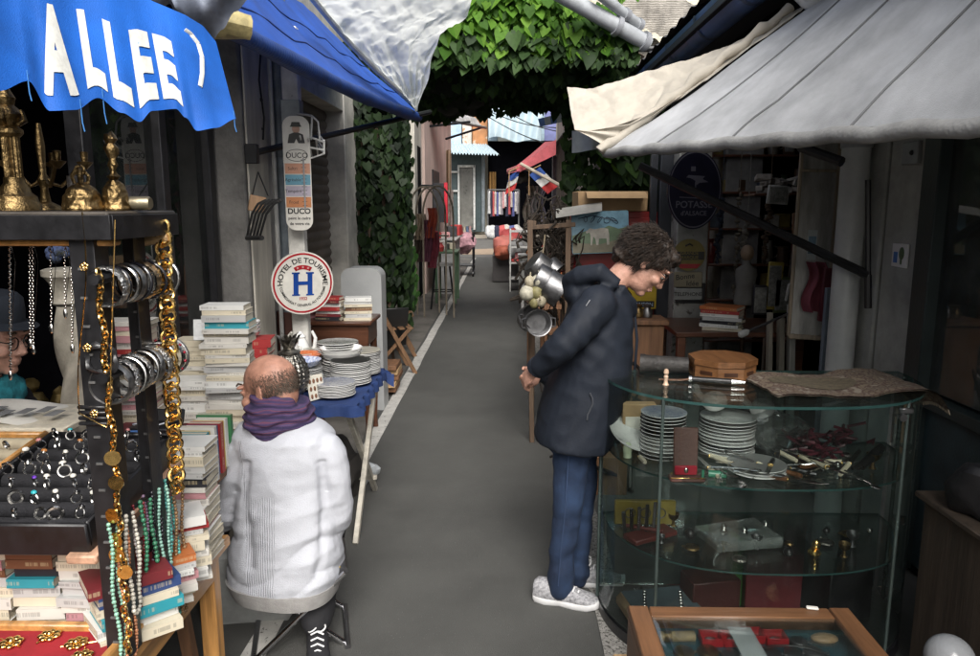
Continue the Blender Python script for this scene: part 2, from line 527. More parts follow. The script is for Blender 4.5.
win = fr.build('shop_window', black_metal, ls)
b = MB(); b.box((-1.7, 3.57, 1.6), (.008, 1.25, 2.2), bev=0); b.build('pane', gl_shop, win)
b = MB(); b.box((-1.66, 5.15, 1.3), (.2, .9, 2.6)); b.box((-1.62, 6.2, 2.72), (.26, 1.5, .44)); b.box((-1.62, 7.28, 1.5), (.28, .66, 3.0), bev=.01); b.box((-1.75, 9.6, 1.5), (.3, 3.9, 3))
b.build('wall', pale_conc, ls)
b = MB()
def shut(u, v):
    z = 2.5 * v
    return V((-1.66 + .018 * abs(math.sin(v * PI * 30)), 5.6 + 1.36 * u, z))
b.grid(shut, 2, 300)
b.build('roller_shutter', mat('brown shutter slats', (.13, .105, .085), .55, var=.4, scale=4), ls)

b = MB(); P = [(-1.44, 4.82, z) for z in (.9, 1.6, 2.3, 2.95)]
dp = thing('drainpipe', 'blue grey painted drainpipe running down the wall beside the stained pillar', 'drainpipe', (-1.44, 4.82, 0))
b.tube(P, .062, 14)
b.build('pipe', mat('blue grey zinc paint', (.2, .235, .26), .5, var=.4, scale=6, bump=.15), dp)
b = MB()
for z in (1.95, 2.62): b.tube([(-1.44, 4.82, z), (-1.44, 4.82, z + .05)], .07, 14)
b.build('collar', mat('blue grey zinc dark', (.13, .15, .17), .5), dp)
b = MB(); b.tube([(-1.44, 4.82, 0), (-1.44, 4.82, .95)], .085, 14); b.build('foot', mat('brown iron foot', (.09, .035, .025), .5), dp)
b = MB(); b.tube([(-1.46, 4.71, .7), (-1.46, 4.71, 2.95)], .014, 8)
tag(b.build('conduit', mat('pale conduit', (.5, .5, .48), .5)), 'thin pale conduit running up the wall between pillar board and drainpipe', 'pipe')

# white post carrying two signs
PX, PY = -1.27, 4.5
po = thing('post', 'slim white painted square post carrying two enamel signs', 'post', (PX, PY, 0))
b = MB(); b.box((PX, PY, 1.34), (.1, .07, 2.68), bev=.006); b.build('shaft', white_paint, po)
b = MB(); b.box((PX, PY, 2.2), (.112, .082, .13), bev=.002); b.build('clamp', mat('galvanised band', (.33, .36, .38), .4, metal=.6), po)
b = MB(); b.bar((PX + .04, PY, 2.45), (PX + .2, PY + .9, 2.5), .045); b.build('brace', white_paint, po)

# ---------------------------------------------------------------- houses further down on the left
pink = mat('pale pink render', (.55, .42, .37), .85, var=.2, scale=1.2, bump=.3)
cream_r = mat('cream render', (.5, .48, .42), .85, var=.3, scale=1.5, bump=.3)
hb = thing('house', 'low cream and pale pink rendered house past the ivy on the left', 'house', (-1.6, 15, 0))
b = MB(); b.box((-3.0, 12.6, 1.8), (3.0, 1.9, 3.6)); b.box((-1.48, 12.0, 1.5), (.12, .35, 3.0)); b.build('wall', cream_r, hb)
b = MB(); b.box((-3.0, 17.0, 1.9), (3.1, 6.8, 3.8)); b.build('pink_wall', pink, hb)
b = MB(); b.box((-1.5, 12.75, 1.35), (.04, .95, 2.6)); b.build('doorway', black, hb)  # near-black slab standing in for the dark recess
b = MB(); b.box((-1.44, 15.6, 1.6), (.04, 1.4, 1.5)); b.build('window', black_metal, hb)
b = MB(); b.box((-3, 15.5, 3.9), (3.5, 8.6, .12)); b.build('roof', mat('old tile roof', (.25, .12, .08), .8, wave=('Y', 6)), hb)

# small lean-to awning past the pink house
la = thing('awning', 'small folded grey metal awning sticking out over the left side past the vine', 'awning', at(440, 125, Y=15.5))
b = MB()
A0, A1, A2, A3 = at(430, 112, Y=14.5), at(462, 108, Y=16.6), at(486, 128, Y=17.4), at(455, 122, Y=14.9)
b.grid(lambda u, v: (A0.lerp(A1, u)).lerp(A3.lerp(A2, u), v) + V((0, 0, .03 * math.sin(v * 14))), 10, 24)
b.build('sheet', mat('grey tin', (.4, .4, .4), .5, var=.4), la)
b = MB(); b.tube([at(424, 127, Y=14.5), at(470, 122, Y=15)], .025, 6); b.tube([at(446, 139, Y=16), at(484, 127, Y=17.3)], .025, 6); b.tube([A0, A3], .03, 6); b.tube([A3, A2], .03, 6)
b.build('arm', black_metal, la)

# ---------------------------------------------------------------- far building across the street
FY = 41.0
def fbox(mb, x0, y0, x1, y1, Y=FY, th=.4):
    a, c = at(x0, y0, Y=Y), at(x1, y1, Y=Y)
    mb.box(((a.x + c.x) / 2, Y + th / 2, (a.z + c.z) / 2), (abs(c.x - a.x), th, abs(a.z - c.z)), bev=.02)
fb = thing('market_building', 'distant market building with teal shopfront and patched corrugated panels at the alley end', 'building', (0, FY, 0))
b = MB(); b.box((2, FY + 4, 6.2), (30, 6, 12.4)); b.build('wall', mat('cream stone far', (.55, .52, .43), .85, var=.25, scale=.6, bump=.3, wave=('Z', 3, 2)), fb)
corr = lambda n, c, sp=None: mat(n, c, .55, var=.35, scale=1.2, wave=('X', 8, 0), bump=.8, speck=sp)
xs = [418, 446, 462, 472, 488, 498, 512, 545, 570]
cs = [corr('tin blue', (.35, .47, .6), (1.5, .6, (.5, .42, .33))), corr('tin blue2', (.36, .48, .62)), corr('tin cream', (.55, .52, .46), (1.8, .58, (.4, .2, .09))), corr('tin rust', (.4, .18, .07), (2.2, .6, (.5, .42, .33))),
      corr('tin grey blue', (.32, .42, .5)), corr('tin white', (.66, .66, .6)), corr('tin pale blue', (.42, .56, .66)), corr('tin lilac', (.2, .22, .45))]
for i in range(8):
    b = MB(); fbox(b, xs[i], 78, xs[i + 1] - .3, 148 if i < 4 else 141, FY - .3 - .03 * i, .2); b.build('panel', cs[i], fb)
b = MB(); fbox(b, 418, 150, 482, 232, FY - .15, .3); b.build('shopfront', mat('dark teal paint', (.035, .06, .065), .5), fb)
b = MB(); fbox(b, 488, 140, 600, 232, FY - .12, .3); b.build('opening', mat('opening shade black', (.003, .003, .004), .95, var=.3, spec=0), fb)  # flat near-black panel, the opening's shade is put into its colour
b = MB()
for (x0, y0, x1, y1) in ((446, 171, 459, 173), (446, 190, 459, 192), (457.5, 165, 460, 230), (473, 165, 475.5, 230), (459, 165, 475, 167.5), (446, 166, 448, 215)): fbox(b, x0, y0, x1, y1, FY - .35, .15)
dr = b.build('door_frame', mat('pale door frame', (.5, .51, .5), .5), fb)
b = MB(); fbox(b, 460, 168, 473, 228, FY - .2, .05); b.build('pane', mat('dull door glass', (.12, .12, .11), .3, var=.6, scale=1.2), dr)
b = MB(); fbox(b, 481.5, 150, 485, 232, FY - .4, .2); b.build('pillar', mat('grey blue post far', (.15, .18, .2), .6), fb)
b = MB(); p0, p1 = at(436, 143, Y=FY - .3), at(486, 144, Y=FY - .3); p2, p3 = at(436, 153, Y=FY - 2.2), at(500, 155, Y=FY - 2.2)
b.grid(lambda u, v: p0.lerp(p1, u).lerp(p2.lerp(p3, u), v) + V((0, 0, .05 * math.sin(u * 130))), 160, 3)
b.build('canopy', mat('pale blue tin canopy', (.45, .55, .6), .5, var=.25), fb)
b = MB(); p0, p1 = at(488, 102, Y=FY - .7), at(543, 104, Y=FY - .7); p2, p3 = at(489, 138, Y=FY - 1.3), at(541, 142, Y=FY - 1.3)
b.grid(lambda u, v: p0.lerp(p1, u).lerp(p2.lerp(p3, u), v) + V((0, .12 * math.sin(u * 24 + v * 2), .1 * math.sin(u * 9) * v)), 60, 8)
tag(b.build('tarpaulin', mat('pale blue tarpaulin', (.5, .63, .7), .5, var=.2, scale=1, trans=.2)), 'pale blue tarpaulin stretched over the dark opening at the alley end', 'tarpaulin')
b = MB()
for (a, c) in (((490, 112), (570, 128)), ((490, 118), (575, 150)), ((497, 104), (560, 132))):
    A, C = at(*a, Y=FY - 2), at(*c, Y=FY - 6); b.tube([A.lerp(C, t / 8) - V((0, 0, .25 * math.sin(PI * t / 8))) for t in range(9)], .025, 5)
tag(b.build('overhead_cable', black_metal), 'thin dark overhead cables sagging across the street at the alley end', 'cable')

# ---------------------------------------------------------------- right shop row
rs = thing('shop_building', 'dark antique shop on the right with open front, white pillar and blue eaves', 'building', (1.85, 4, 0))
XR = 1.85
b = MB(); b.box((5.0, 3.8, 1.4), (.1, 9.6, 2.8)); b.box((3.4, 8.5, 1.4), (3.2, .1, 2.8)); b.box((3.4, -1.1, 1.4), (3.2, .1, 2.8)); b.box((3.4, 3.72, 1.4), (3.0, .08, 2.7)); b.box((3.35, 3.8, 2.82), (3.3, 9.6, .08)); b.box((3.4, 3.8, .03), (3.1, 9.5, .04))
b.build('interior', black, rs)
b = MB(); b.box((XR + .14, 3.42, 1.45), (.3, .36, 2.9), bev=.012); b.box((XR + .1, 3.78, 1.45), (.22, .3, 2.9), bev=.012)
b.build('pillar', mat('grey white render', (.36, .36, .33), .85, var=.4, scale=3, bump=.4), rs)
b = MB(); b.box((XR + .15, 7.4, 1.45), (.3, 2.3, 2.9)); b.build('wall', grey_conc, rs)
b = MB(); b.box((1.72, 3.8, 2.88), (.8, 9.8, .05)); b.box((2.0, 3.8, 3.1), (.2, 9.8, .5)); b.build('soffit', mat('dark blue soffit', (.012, .016, .03), .6), rs)
b = MB()
b.grid(lambda u, v: V((1.3 + 3.8 * u, -1.1 + 9.8 * v, 3.0 + 1.5 * u + .015 * math.sin(v * 200))), 8, 300)
b.build('roof', mat('dark slate roof', (.06, .06, .065), .7), rs)
b = MB()
def gut(u, v):
    a = PI * (.02 + .96 * v); y = 3.4 + 5.3 * u
    return V((1.45 + .12 * math.cos(a), y, 2.95 - .15 * math.sin(a)))
b.grid(gut, 20, 14); b.grid(lambda u, v: gut(u, v) + V((0, 0, .012)), 20, 14)
g = b.build('gutter', mat('dark blue zinc', (.07, .13, .3), .32, var=.45, scale=3, bump=.2, spec=.6), rs)
b = MB()
for y in (4.5, 5.4, 6.3, 7.2):
    b.grid(lambda u, v: V((1.45 + .128 * math.cos(PI * v), y + .05 * u, 2.953 - .158 * math.sin(PI * v))), 2, 14)
b.build('strap', mat('lighter blue zinc', (.06, .09, .17), .4), g)
fr = MB()
for y, wd in ((1.0, .1), (2.0, .06), (3.18, .12)): fr.box((XR - .01, y, 1.4), (.09, wd, 2.75))
fr.box((XR - .01, 2.1, 2.7), (.085, 2.3, .1)); fr.box((XR - .01, 2.1, .82), (.085, 2.2, .05))
gd = fr.build('shop_window', mat('dark green paint', (.02, .03, .03), .45), rs)
b = MB(); b.box((XR, 2.1, 1.76), (.008, 2.2, 1.8), bev=0); b.build('pane', glass('green shop glass', (.42, .52, .5), 1.2, .05), gd)
b = MB(); b.box((XR + .02, 2.1, .42), (.05, 2.2, .74)); b.build('kick_panel', mat('dark teal panel', (.03, .05, .055), .5, var=.4), gd)
b = MB(); b.box((XR + .45, 2.55, 1.75), (.4, .5, .02)); b.box((XR + .45, 2.55, 1.3), (.4, .9, .02)); b.build('shelf', pale_wood, gd)
yl = at(974, 240, Y=2.95)
b = MB(); b.box((XR + .15, 2.72, 1.6), (.015, .2, .26)); b.mi = 1; b.box((XR + .14, 2.72, 1.47), (.01, .16, .04))
tag(b.build('poster', [mat('lime yellow card', (.5, .55, .05), .6), paper]), 'lime yellow notice hanging inside the green shop window', 'poster')

# wall pipe, hatch plate and sticker on the right pillar
b = MB(); rp = thing('drainpipe', 'thick off white drainpipe beside the right pillar, with a joint collar', 'drainpipe', (1.76, 3.78, 0))
b.tube([(1.76, 3.78, 0), (1.76, 3.78, 2.9)], .068, 16); b.build('pipe', mat('off white pipe', (.47, .48, .47), .4, var=.25, scale=3), rp)
b = MB(); b.tube([(1.76, 3.78, 1.93), (1.76, 3.78, 1.96)], .075, 16); b.tube([(1.76, 3.78, .75), (1.76, 3.78, .78)], .073, 16); b.build('collar', mat('grey pipe collar', (.3, .31, .31), .4), rp)
b = MB(); b.box((XR - .02, 3.4, 1.88), (.02, .13, .1)); b.mi = 1; b.ball((XR - .03, 3.38, 1.88), .012)
tag(b.build('latch_plate', [mat('grey steel plate', (.3, .31, .31), .4, metal=.3), black_metal]), 'grey steel latch plate fixed on the right pillar', 'plate')
b = MB(); b.box((XR - .018, 3.42, 1.42), (.01, .13, .11), bev=.002); b.mi = 1; b.box((XR - .024, 3.45, 1.41), (.004, .03, .05), bev=0); b.mi = 2; b.ball((XR - .024, 3.4, 1.43), (.004, .022, .03)); b.box((XR - .024, 3.4, 1.395), (.004, .01, .03), bev=0)
tag(b.build('tile', [porcelain, mat('blue print', (.08, .2, .5), .4), mat('olive print', (.08, .13, .05), .4)]), 'small white tile with blue and olive motif on the right pillar', 'tile')
# white elbow of the roof pipe
b = MB(); E = [(1.5, 4.05, 3.2), (1.5, 4.05, 2.86), (1.49, 4.03, 2.78), (1.56, 4.0, 2.7), (1.75, 3.95, 2.6)]
b.tube(E, .058, 16); b.tube([(1.5, 4.05, 2.86), (1.5, 4.05, 2.9)], .066, 16)
tag(b.build('pipe_elbow', mat('pale grey pipe', (.55, .56, .55), .4, var=.3)), 'pale grey elbow pipe dropping from the blue eaves above the awning', 'pipe')

# house with rough gable behind the right shops
gh = thing('house', 'rough grey stone gable house with cream tiles behind the vine arch', 'house', (3.5, 13, 0))
stone = mat('rough stone render', (.3, .28, .25), .9, var=.5, scale=5, bump=1.0, bscale=30, wave=('Z', 10, 3))
b = MB(); Y0 = 11.0
g0, g1, g2, g3, g4 = at(470, 14, Y=Y0), at(560, -18, Y=Y0), at(676, -30, Y=Y0), at(690, 40, Y=Y0), at(690, 105, Y=Y0)
b.prism([(1.35, 0), (4.4, 0), (4.4, 3.6), (g3.x, g3.z + .6), (g2.x, 5.2), (2.0, 5.0), (1.35, 4.3)], frame((0, Y0 + .3, 0), (1, 0, 0), (0, 0, 1)), -8)
b.build('wall', stone, gh)
b = MB(); cream_t = mat('cream tiles', (.5, .46, .36), .8, var=.35, scale=8, bump=.5)
def tiles(u, v):
    a, c = at(585, 6, Y=Y0), at(690, 58, Y=Y0); d, e = at(575, -34, Y=Y0 + 3), at(700, -20, Y=Y0 + 3)
    p = a.lerp(c, u).lerp(d.lerp(e, u), v)
    return p + V((0, 0, .03 * abs(math.sin(u * 40)) - .04 * ((v * 9) % 1)))
b.grid(tiles, 90, 60); b.build('roof', cream_t, gh)

# far tall cream house seen above the vine, standing beyond the gable house
b = MB()
th = thing('house', 'tall cream house rising above the vine in the background', 'house', (2.5, 23.5, 0))
b.box((7.2, 30, 4.6), (9.6, 10, 9.2)); b.build('wall', mat('cream rubble', (.55, .51, .4), .9, var=.25, scale=2, bump=.6, bscale=14, wave=('Z', 5, 4)), th)
b = MB(); b.box((7.2, 30, 9.3), (10.2, 10.6, .25)); b.build('roof', cream_t, th)

# right hand shops past the antique shop
r2 = thing('shop_building', 'narrow dark shopfronts with grey posts further along the right side', 'building', (1.5, 13, 0))
b = MB(); b.box((3.2, 16.4, 1.55), (3.4, 14.0, 3.1)); b.build('wall', mat('dark shop paint', (.025, .024, .026), .6, var=.5, scale=1.5), r2)
for y in (10.6, 12.2, 13.9, 15.4, 17.2, 19.0, 21.0):
    b = MB(); b.box((1.43, y, 1.5), (.16, .16, 3.0)); b.build('post', mat('grey lilac post', (.3, .3, .36), .6) if y > 13 else mat('faded red post', (.2, .07, .06), .6), r2)
for y in (11.4, 13.05, 14.65, 16.3, 18.1, 20.0):
    f = MB(); f.box((1.49, y, 1.7), (.04, 1.0, 1.7)); f = f.build('window', mat('brown frame', (.1, .05, .035), .5), r2)
    b = MB(); b.box((1.466, y, 1.75), (.01, .8, 1.4), bev=0); b.build('pane', mat('dark pane', (.02, .022, .025), .1, bump=0), f)
b = MB(); b.grid(lambda u, v: V((1.2 + 2.2 * u, 9.3 + 14.2 * v, 3.1 + .6 * u + .02 * math.sin(v * 300))), 6, 400); b.build('roof', mat('old grey roof', (.18, .17, .16), .8), r2)

# two grey pipes above the vine
for k, (a, c, lab) in enumerate((((556, -8), (648, 44), 'lower thick grey roof pipe slanting above the vine arch'), ((596, -8), (640, 26), 'upper thin grey roof pipe slanting above the vine arch'))):
    A, C = at(*a, Y=7.2), at(*c, Y=7.6)
    t = thing('roof_pipe', lab, 'pipe', A)
    b = MB(); b.tube([A, A.lerp(C, .5), C], .075 if k == 0 else .05, 12); b.build('pipe', mat('grey plastic pipe', (.36, .38, .4), .35, var=.25), t)
    b = MB(); q = A.lerp(C, .62); d = (C - A).normalized() * .05
    b.tube([q, q + d], .1 if k == 0 else .065, 12); b.tube([A.lerp(C, .93), A.lerp(C, .93) + d], .1 if k == 0 else .065, 12); b.build('collar', mat('grey pipe ring', (.25, .26, .28), .4), t)
# ================================================================== FOLIAGE
def leaf_mat(name, lo, mid, hi, tr=.3):
    if name in _m: return _m[name]
    m, nt, out = nodes(name); L = nt.links.new
    b = N(nt, 'ShaderNodeBsdfPrincipled', Roughness=.6); b.inputs['Specular IOR Level'].default_value = .25
    gi = N(nt, 'ShaderNodeNewGeometry'); cr = N(nt, 'ShaderNodeValToRGB')
    cr.color_ramp.elements[0].color = rgba(lo); cr.color_ramp.elements[1].color = rgba(hi); e = cr.color_ramp.elements.new(.5); e.color = rgba(mid)
    L(gi.outputs['Random Per Island'], cr.inputs['Fac']); 
    tc = N(nt, 'ShaderNodeTexCoord'); nz = N(nt, 'ShaderNodeTexNoise', Scale=30, Detail=4); L(tc.outputs['Object'], nz.inputs['Vector'])
    h = N(nt, 'ShaderNodeHueSaturation'); mr = N(nt, 'ShaderNodeMapRange'); mr.inputs['To Min'].default_value = .6; mr.inputs['To Max'].default_value = 1.3
    L(nz.outputs['Fac'], mr.inputs['Value']); L(mr.outputs[0], h.inputs['Value']); L(cr.outputs[0], h.inputs['Color'])
    L(h.outputs[0], b.inputs['Base Color'])
    tl = N(nt, 'ShaderNodeBsdfTranslucent'); L(h.outputs[0], tl.inputs['Color'])
    ms = N(nt, 'ShaderNodeMixShader'); ms.inputs[0].default_value = tr; L(b.outputs[0], ms.inputs[1]); L(tl.outputs[0], ms.inputs[2]); L(ms.outputs[0], out.inputs['Surface'])
    _m[name] = m; return m


def leaf(mb, p, nrm, s, droop=.6):
    nrm = V(nrm).normalized()
    down = V((U(-.5, .5), U(-.5, .5), -1))
    y = (down - nrm * down.dot(nrm))
    y = y.normalized() if y.length > .05 else nrm.orthogonal().normalized()
    x = y.cross(nrm)
    c = .14 * s * U(.4, 1.6)
    pts = [(0, -.12, 0), (-.3, -.28, c * .9), (-.52, .05, c), (-.36, .45, c * .6), (0, 1.0 * U(.75, 1.05), -c * droop), (.36, .45, c * .6), (.52, .05, c), (.3, -.28, c * .9), (0, .3, 0)]
    v = [p + x * (a * s) + y * (b_ * s) + nrm * d for a, b_, d in pts]
    mb.add(v, [(0, 1, 2, 8), (2, 3, 4, 8), (4, 5, 6, 8), (6, 7, 0, 8)])


bright = leaf_mat('sun coloured vine leaf', (.035, .1, .012), (.1, .24, .025), (.2, .38, .05), .5)  # same leaf coloured lighter to stand in for light
dim = leaf_mat('shade coloured vine leaf', (.012, .03, .008), (.025, .055, .014), (.05, .1, .025), .25)  # same leaf coloured darker to stand in for shade
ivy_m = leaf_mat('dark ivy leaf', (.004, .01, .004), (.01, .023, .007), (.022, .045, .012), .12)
bark = mat('vine bark', (.09, .06, .04), .9, bump=.8)
mass = mat('leaf shade mass', (.006, .011, .005), .95, var=.6, scale=12)  # near-black fill, shade between the leaves put into its colour

# the pergola frame
pg = thing('pergola', 'dark iron pergola frame spanning the alley under the vine', 'pergola', (0, 8, 0))
for y in (7.75, 9.2, 10.4):
    b = MB(); b.tube([(-1.4, y, 3.2), (1.6, y, 3.2)], .03, 8); b.build('beam', black_metal, pg)
for x in (-1.35, 1.55):
    b = MB(); b.tube([(x, 7.6, 3.2), (x, 10.5, 3.2)], .03, 8); b.build('rail', black_metal, pg)
    for y in (7.75, 10.4):
        b = MB(); b.tube([(x, y, 0), (x, y, 3.2)], .03, 8); b.build('leg', black_metal, pg)
for px in (450, 520):
    A = at(px, 12, Y=7.9); b = MB(); b.tube([A, A + V((.02, 0, .5))], .035, 8); b.build('stub', black_metal, pg)

vine = thing('vine', 'broad leafy green vine arching over the alley on an iron frame', 'vine', (.2, 8.2, 2.9))
b = MB()
# dark filler core, uneven underside; near-black colour stands in for shade
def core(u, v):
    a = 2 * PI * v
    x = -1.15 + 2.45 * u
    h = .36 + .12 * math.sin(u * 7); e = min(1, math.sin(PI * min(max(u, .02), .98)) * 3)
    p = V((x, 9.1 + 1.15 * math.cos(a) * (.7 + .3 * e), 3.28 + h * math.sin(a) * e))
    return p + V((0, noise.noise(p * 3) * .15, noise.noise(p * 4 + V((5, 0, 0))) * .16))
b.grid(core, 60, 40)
b.build('shade_fill', mass, vine)
bl, dl = MB(), MB()
for i in range(2700):           # front and top, light and shade put in by leaf colour
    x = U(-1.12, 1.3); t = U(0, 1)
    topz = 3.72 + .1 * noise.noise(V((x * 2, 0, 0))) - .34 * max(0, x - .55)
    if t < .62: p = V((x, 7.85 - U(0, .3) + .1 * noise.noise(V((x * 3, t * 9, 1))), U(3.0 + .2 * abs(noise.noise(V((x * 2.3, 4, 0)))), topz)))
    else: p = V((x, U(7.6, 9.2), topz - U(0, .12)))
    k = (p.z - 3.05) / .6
    tgt = bl if k + U(-.25, .25) > .32 else dl  # lower leaves take the darker colour in place of shade
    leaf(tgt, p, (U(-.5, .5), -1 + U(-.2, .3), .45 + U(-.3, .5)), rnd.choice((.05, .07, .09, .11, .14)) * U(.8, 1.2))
for i in range(1500):           # the underside, darker leaf colour stands in for shade
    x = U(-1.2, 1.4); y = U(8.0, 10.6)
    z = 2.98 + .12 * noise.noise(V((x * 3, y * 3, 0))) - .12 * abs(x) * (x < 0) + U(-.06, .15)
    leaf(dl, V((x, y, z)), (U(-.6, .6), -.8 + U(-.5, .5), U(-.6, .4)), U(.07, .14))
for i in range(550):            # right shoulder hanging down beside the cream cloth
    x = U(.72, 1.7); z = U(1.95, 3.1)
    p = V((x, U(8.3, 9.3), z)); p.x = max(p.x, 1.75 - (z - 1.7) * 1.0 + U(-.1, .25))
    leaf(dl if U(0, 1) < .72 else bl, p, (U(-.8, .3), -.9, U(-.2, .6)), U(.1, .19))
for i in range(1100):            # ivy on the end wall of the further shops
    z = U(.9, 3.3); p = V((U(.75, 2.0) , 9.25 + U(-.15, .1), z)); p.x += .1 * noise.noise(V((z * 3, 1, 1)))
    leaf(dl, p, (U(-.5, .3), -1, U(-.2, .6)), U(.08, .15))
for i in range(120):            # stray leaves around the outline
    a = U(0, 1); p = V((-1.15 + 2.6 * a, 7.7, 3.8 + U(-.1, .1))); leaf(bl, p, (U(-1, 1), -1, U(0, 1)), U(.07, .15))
bl.build('sun_coloured_foliage', bright, vine); dl.build('shade_coloured_foliage', dim, vine)
b = MB()
for k in range(9):
    x = U(-.9, 1.3); b.tube([V((x + .12 * math.sin(t * 1.7 + k), 7.75 + .08 * t, 3.05 + .09 * t)) for t in range(8)], .012, 6)
b.build('stem', bark, vine)

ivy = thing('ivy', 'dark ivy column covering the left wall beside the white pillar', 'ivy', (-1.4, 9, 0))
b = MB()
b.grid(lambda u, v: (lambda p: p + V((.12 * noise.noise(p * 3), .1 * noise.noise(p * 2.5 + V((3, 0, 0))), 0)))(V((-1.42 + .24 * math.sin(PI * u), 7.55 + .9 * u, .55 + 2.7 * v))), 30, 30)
b.build('shade_fill', mass, ivy)  # near-black filler, shade behind the ivy put into its colour
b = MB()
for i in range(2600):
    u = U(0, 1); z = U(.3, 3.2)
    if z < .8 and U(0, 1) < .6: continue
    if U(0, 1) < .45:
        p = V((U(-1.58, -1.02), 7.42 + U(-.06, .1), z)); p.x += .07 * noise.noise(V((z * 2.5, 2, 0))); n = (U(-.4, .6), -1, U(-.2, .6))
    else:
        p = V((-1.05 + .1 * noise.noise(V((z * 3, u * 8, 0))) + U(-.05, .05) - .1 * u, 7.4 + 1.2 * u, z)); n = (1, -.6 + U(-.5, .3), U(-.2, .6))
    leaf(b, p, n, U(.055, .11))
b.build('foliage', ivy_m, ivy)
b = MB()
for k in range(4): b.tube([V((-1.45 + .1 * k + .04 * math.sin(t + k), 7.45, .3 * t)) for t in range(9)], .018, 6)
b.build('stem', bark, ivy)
iv2 = thing('ivy', 'loose ivy sprig hanging by the left wall below the ivy column', 'ivy', (-1.2, 8.7, 0))
b = MB()
for i in range(260):
    p = V((-1.18 + U(-.15, .1), 8.7 + U(-.3, .3), U(.5, 1.15))); leaf(b, p, (1, -.8, U(-.2, .5)), U(.06, .12))
b.build('foliage', leaf_mat('mid ivy', (.02, .05, .012), (.035, .09, .02), (.06, .13, .03), .2), iv2)
b = MB(); b.tube([(-1.2, 8.7, 0), (-1.2, 8.65, .6), (-1.15, 8.7, 1.1)], .015, 6); b.build('stem', bark, iv2)

# ================================================================== AWNINGS AND SHEETS
def wr(p, a, s, seed=0):
    q = V(p) * s + V((seed, 0, 0))
    return a * (noise.noise(q) + .5 * noise.noise(q * 2.3) + .25 * noise.noise(q * 5.1))


# ---- blue valance with lettering, near left
bl_cloth = mat('bright blue awning cloth', (.004, .11, .5), .7, var=.3, scale=5, bump=.25, bscale=400, trans=.1)
bl_cloth2 = mat('deep blue awning cloth', (.02, .09, .42), .7, var=.25, scale=4, bump=.25, bscale=300, trans=.12)
aw = thing('awning', 'bright blue awning with wavy valance lettered in white above the brass ware', 'awning', (-.9, 1.4, 1.9))
BOT = [(-60, 98), (-30, 84), (0, 91), (28, 81), (50, 111), (76, 110), (98, 98), (122, 113), (140, 122), (152, 111), (176, 109), (186, 118), (197, 131), (216, 128), (236, 119)]
TOP = [(-80, -95), (0, -62), (50, -42), (95, -24), (130, -9), (152, 1), (185, 15), (203, 26), (216, 42)]


def interp(tab, x):
    for (a, b_), (c, d) in zip(tab, tab[1:]):
        if a <= x <= c:
            t = (x - a) / (c - a); t = t * t * (3 - 2 * t) if len(tab) > 9 else t
            return b_ + (d - b_) * t
    return tab[0][1] if x < tab[0][0] else tab[-1][1]


def val(u, v):
    """u: 0..1 along the valance, v: 0 bottom .. 1 top"""
    xb = -60 + 296 * u; xt = -80 + 296 * u
    yb = interp(BOT, xb); yt = interp(TOP, xt)
    x = xb + (xt - xb) * v; y = yb + (yt - yb) * v
    Y = 1.22 + .5 * u + .1 * v + .012 * math.sin(u * 26 + v) * (1 - v * .5) + .02 * max(0, u - .86) * 8 * math.sin(v * 3)
    return at(x, y, Y=Y)


b = MB(); b.grid(lambda u, v: val(u, v), 150, 24); b.build('valance', bl_cloth, aw, sharp=80)
b = MB()
def al(v):       # lettering plane -> valance
    px = 104 + v.x; py_ = v.y
    u = (px + 60 + 10) / 296.0
    q = (py_) / 100.0
    p = val(u, .13 + .52 * q); dirc = (V((0, 0, CAMZ)) - p).normalized()
    n = (val(u + .01, .4) - val(u - .01, .4)).cross(val(u, .5) - val(u, .3)).normalized()
    if n.dot(dirc) < 0: n = -n
    return p + n * .0022
for ch, cx_, ww in (('A', -51, 1.15), ('L', -16, 1.1), ('L', 10, 1.1), ('E', 36, 1.05), ('E', 60, 1.1)):
    b.text(ch, 118, Matrix(), warp=lambda v, cx_=cx_, ww=ww: al(V((cx_ + v.x * .31 * ww, v.y * 1.22, 0))), bold=.05, cuts=5)
# the stroke of the next letter, half hidden in the fold
pts = [(.885, .86), (.905, .84), (.925, .78), (.93, .66), (.92, .5), (.905, .38)]
for (a, c) in zip(pts, pts[1:]):
    q = []
    for k in range(5):
        t = k / 4; u = a[0] + (c[0] - a[0]) * t; v = a[1] + (c[1] - a[1]) * t; p = val(u, v); q.append(p + (V((0, 0, CAMZ)) - p).normalized() * .003)
    b.tube(q, .0055, 6, flat=.3)
b.build('lettering', mat('white awning paint', (.6, .6, .56), .7, var=.15, scale=40, speck=(60, .68, (.3, .45, .65))), aw, recalc=False)
b = MB()
def can(u, v):
    p = val(u, 1); return p.lerp(V((-1.62, p.y + .1, 2.5)), v) + V((0, 0, -.05 * math.sin(PI * v) + .015 * math.sin(u * 20) * math.sin(PI * v)))
b.grid(can, 60, 12); b.build('canopy', bl_cloth2, aw, sharp=80)
b = MB()
for (u, dx, L_) in ((.29, 3, .05), (.47, 5, .06), (.545, 4, .07), (.99, 3, .04)):
    p = val(u, .0); b.tube([p + V((0, .006, .02)), p + V((.002, .004, -L_ * .4)), p + V((.006, .002, -L_ * .7))], .001, 5)
b.build('tie_string', mat('blue string', (.05, .2, .5), .7), aw)

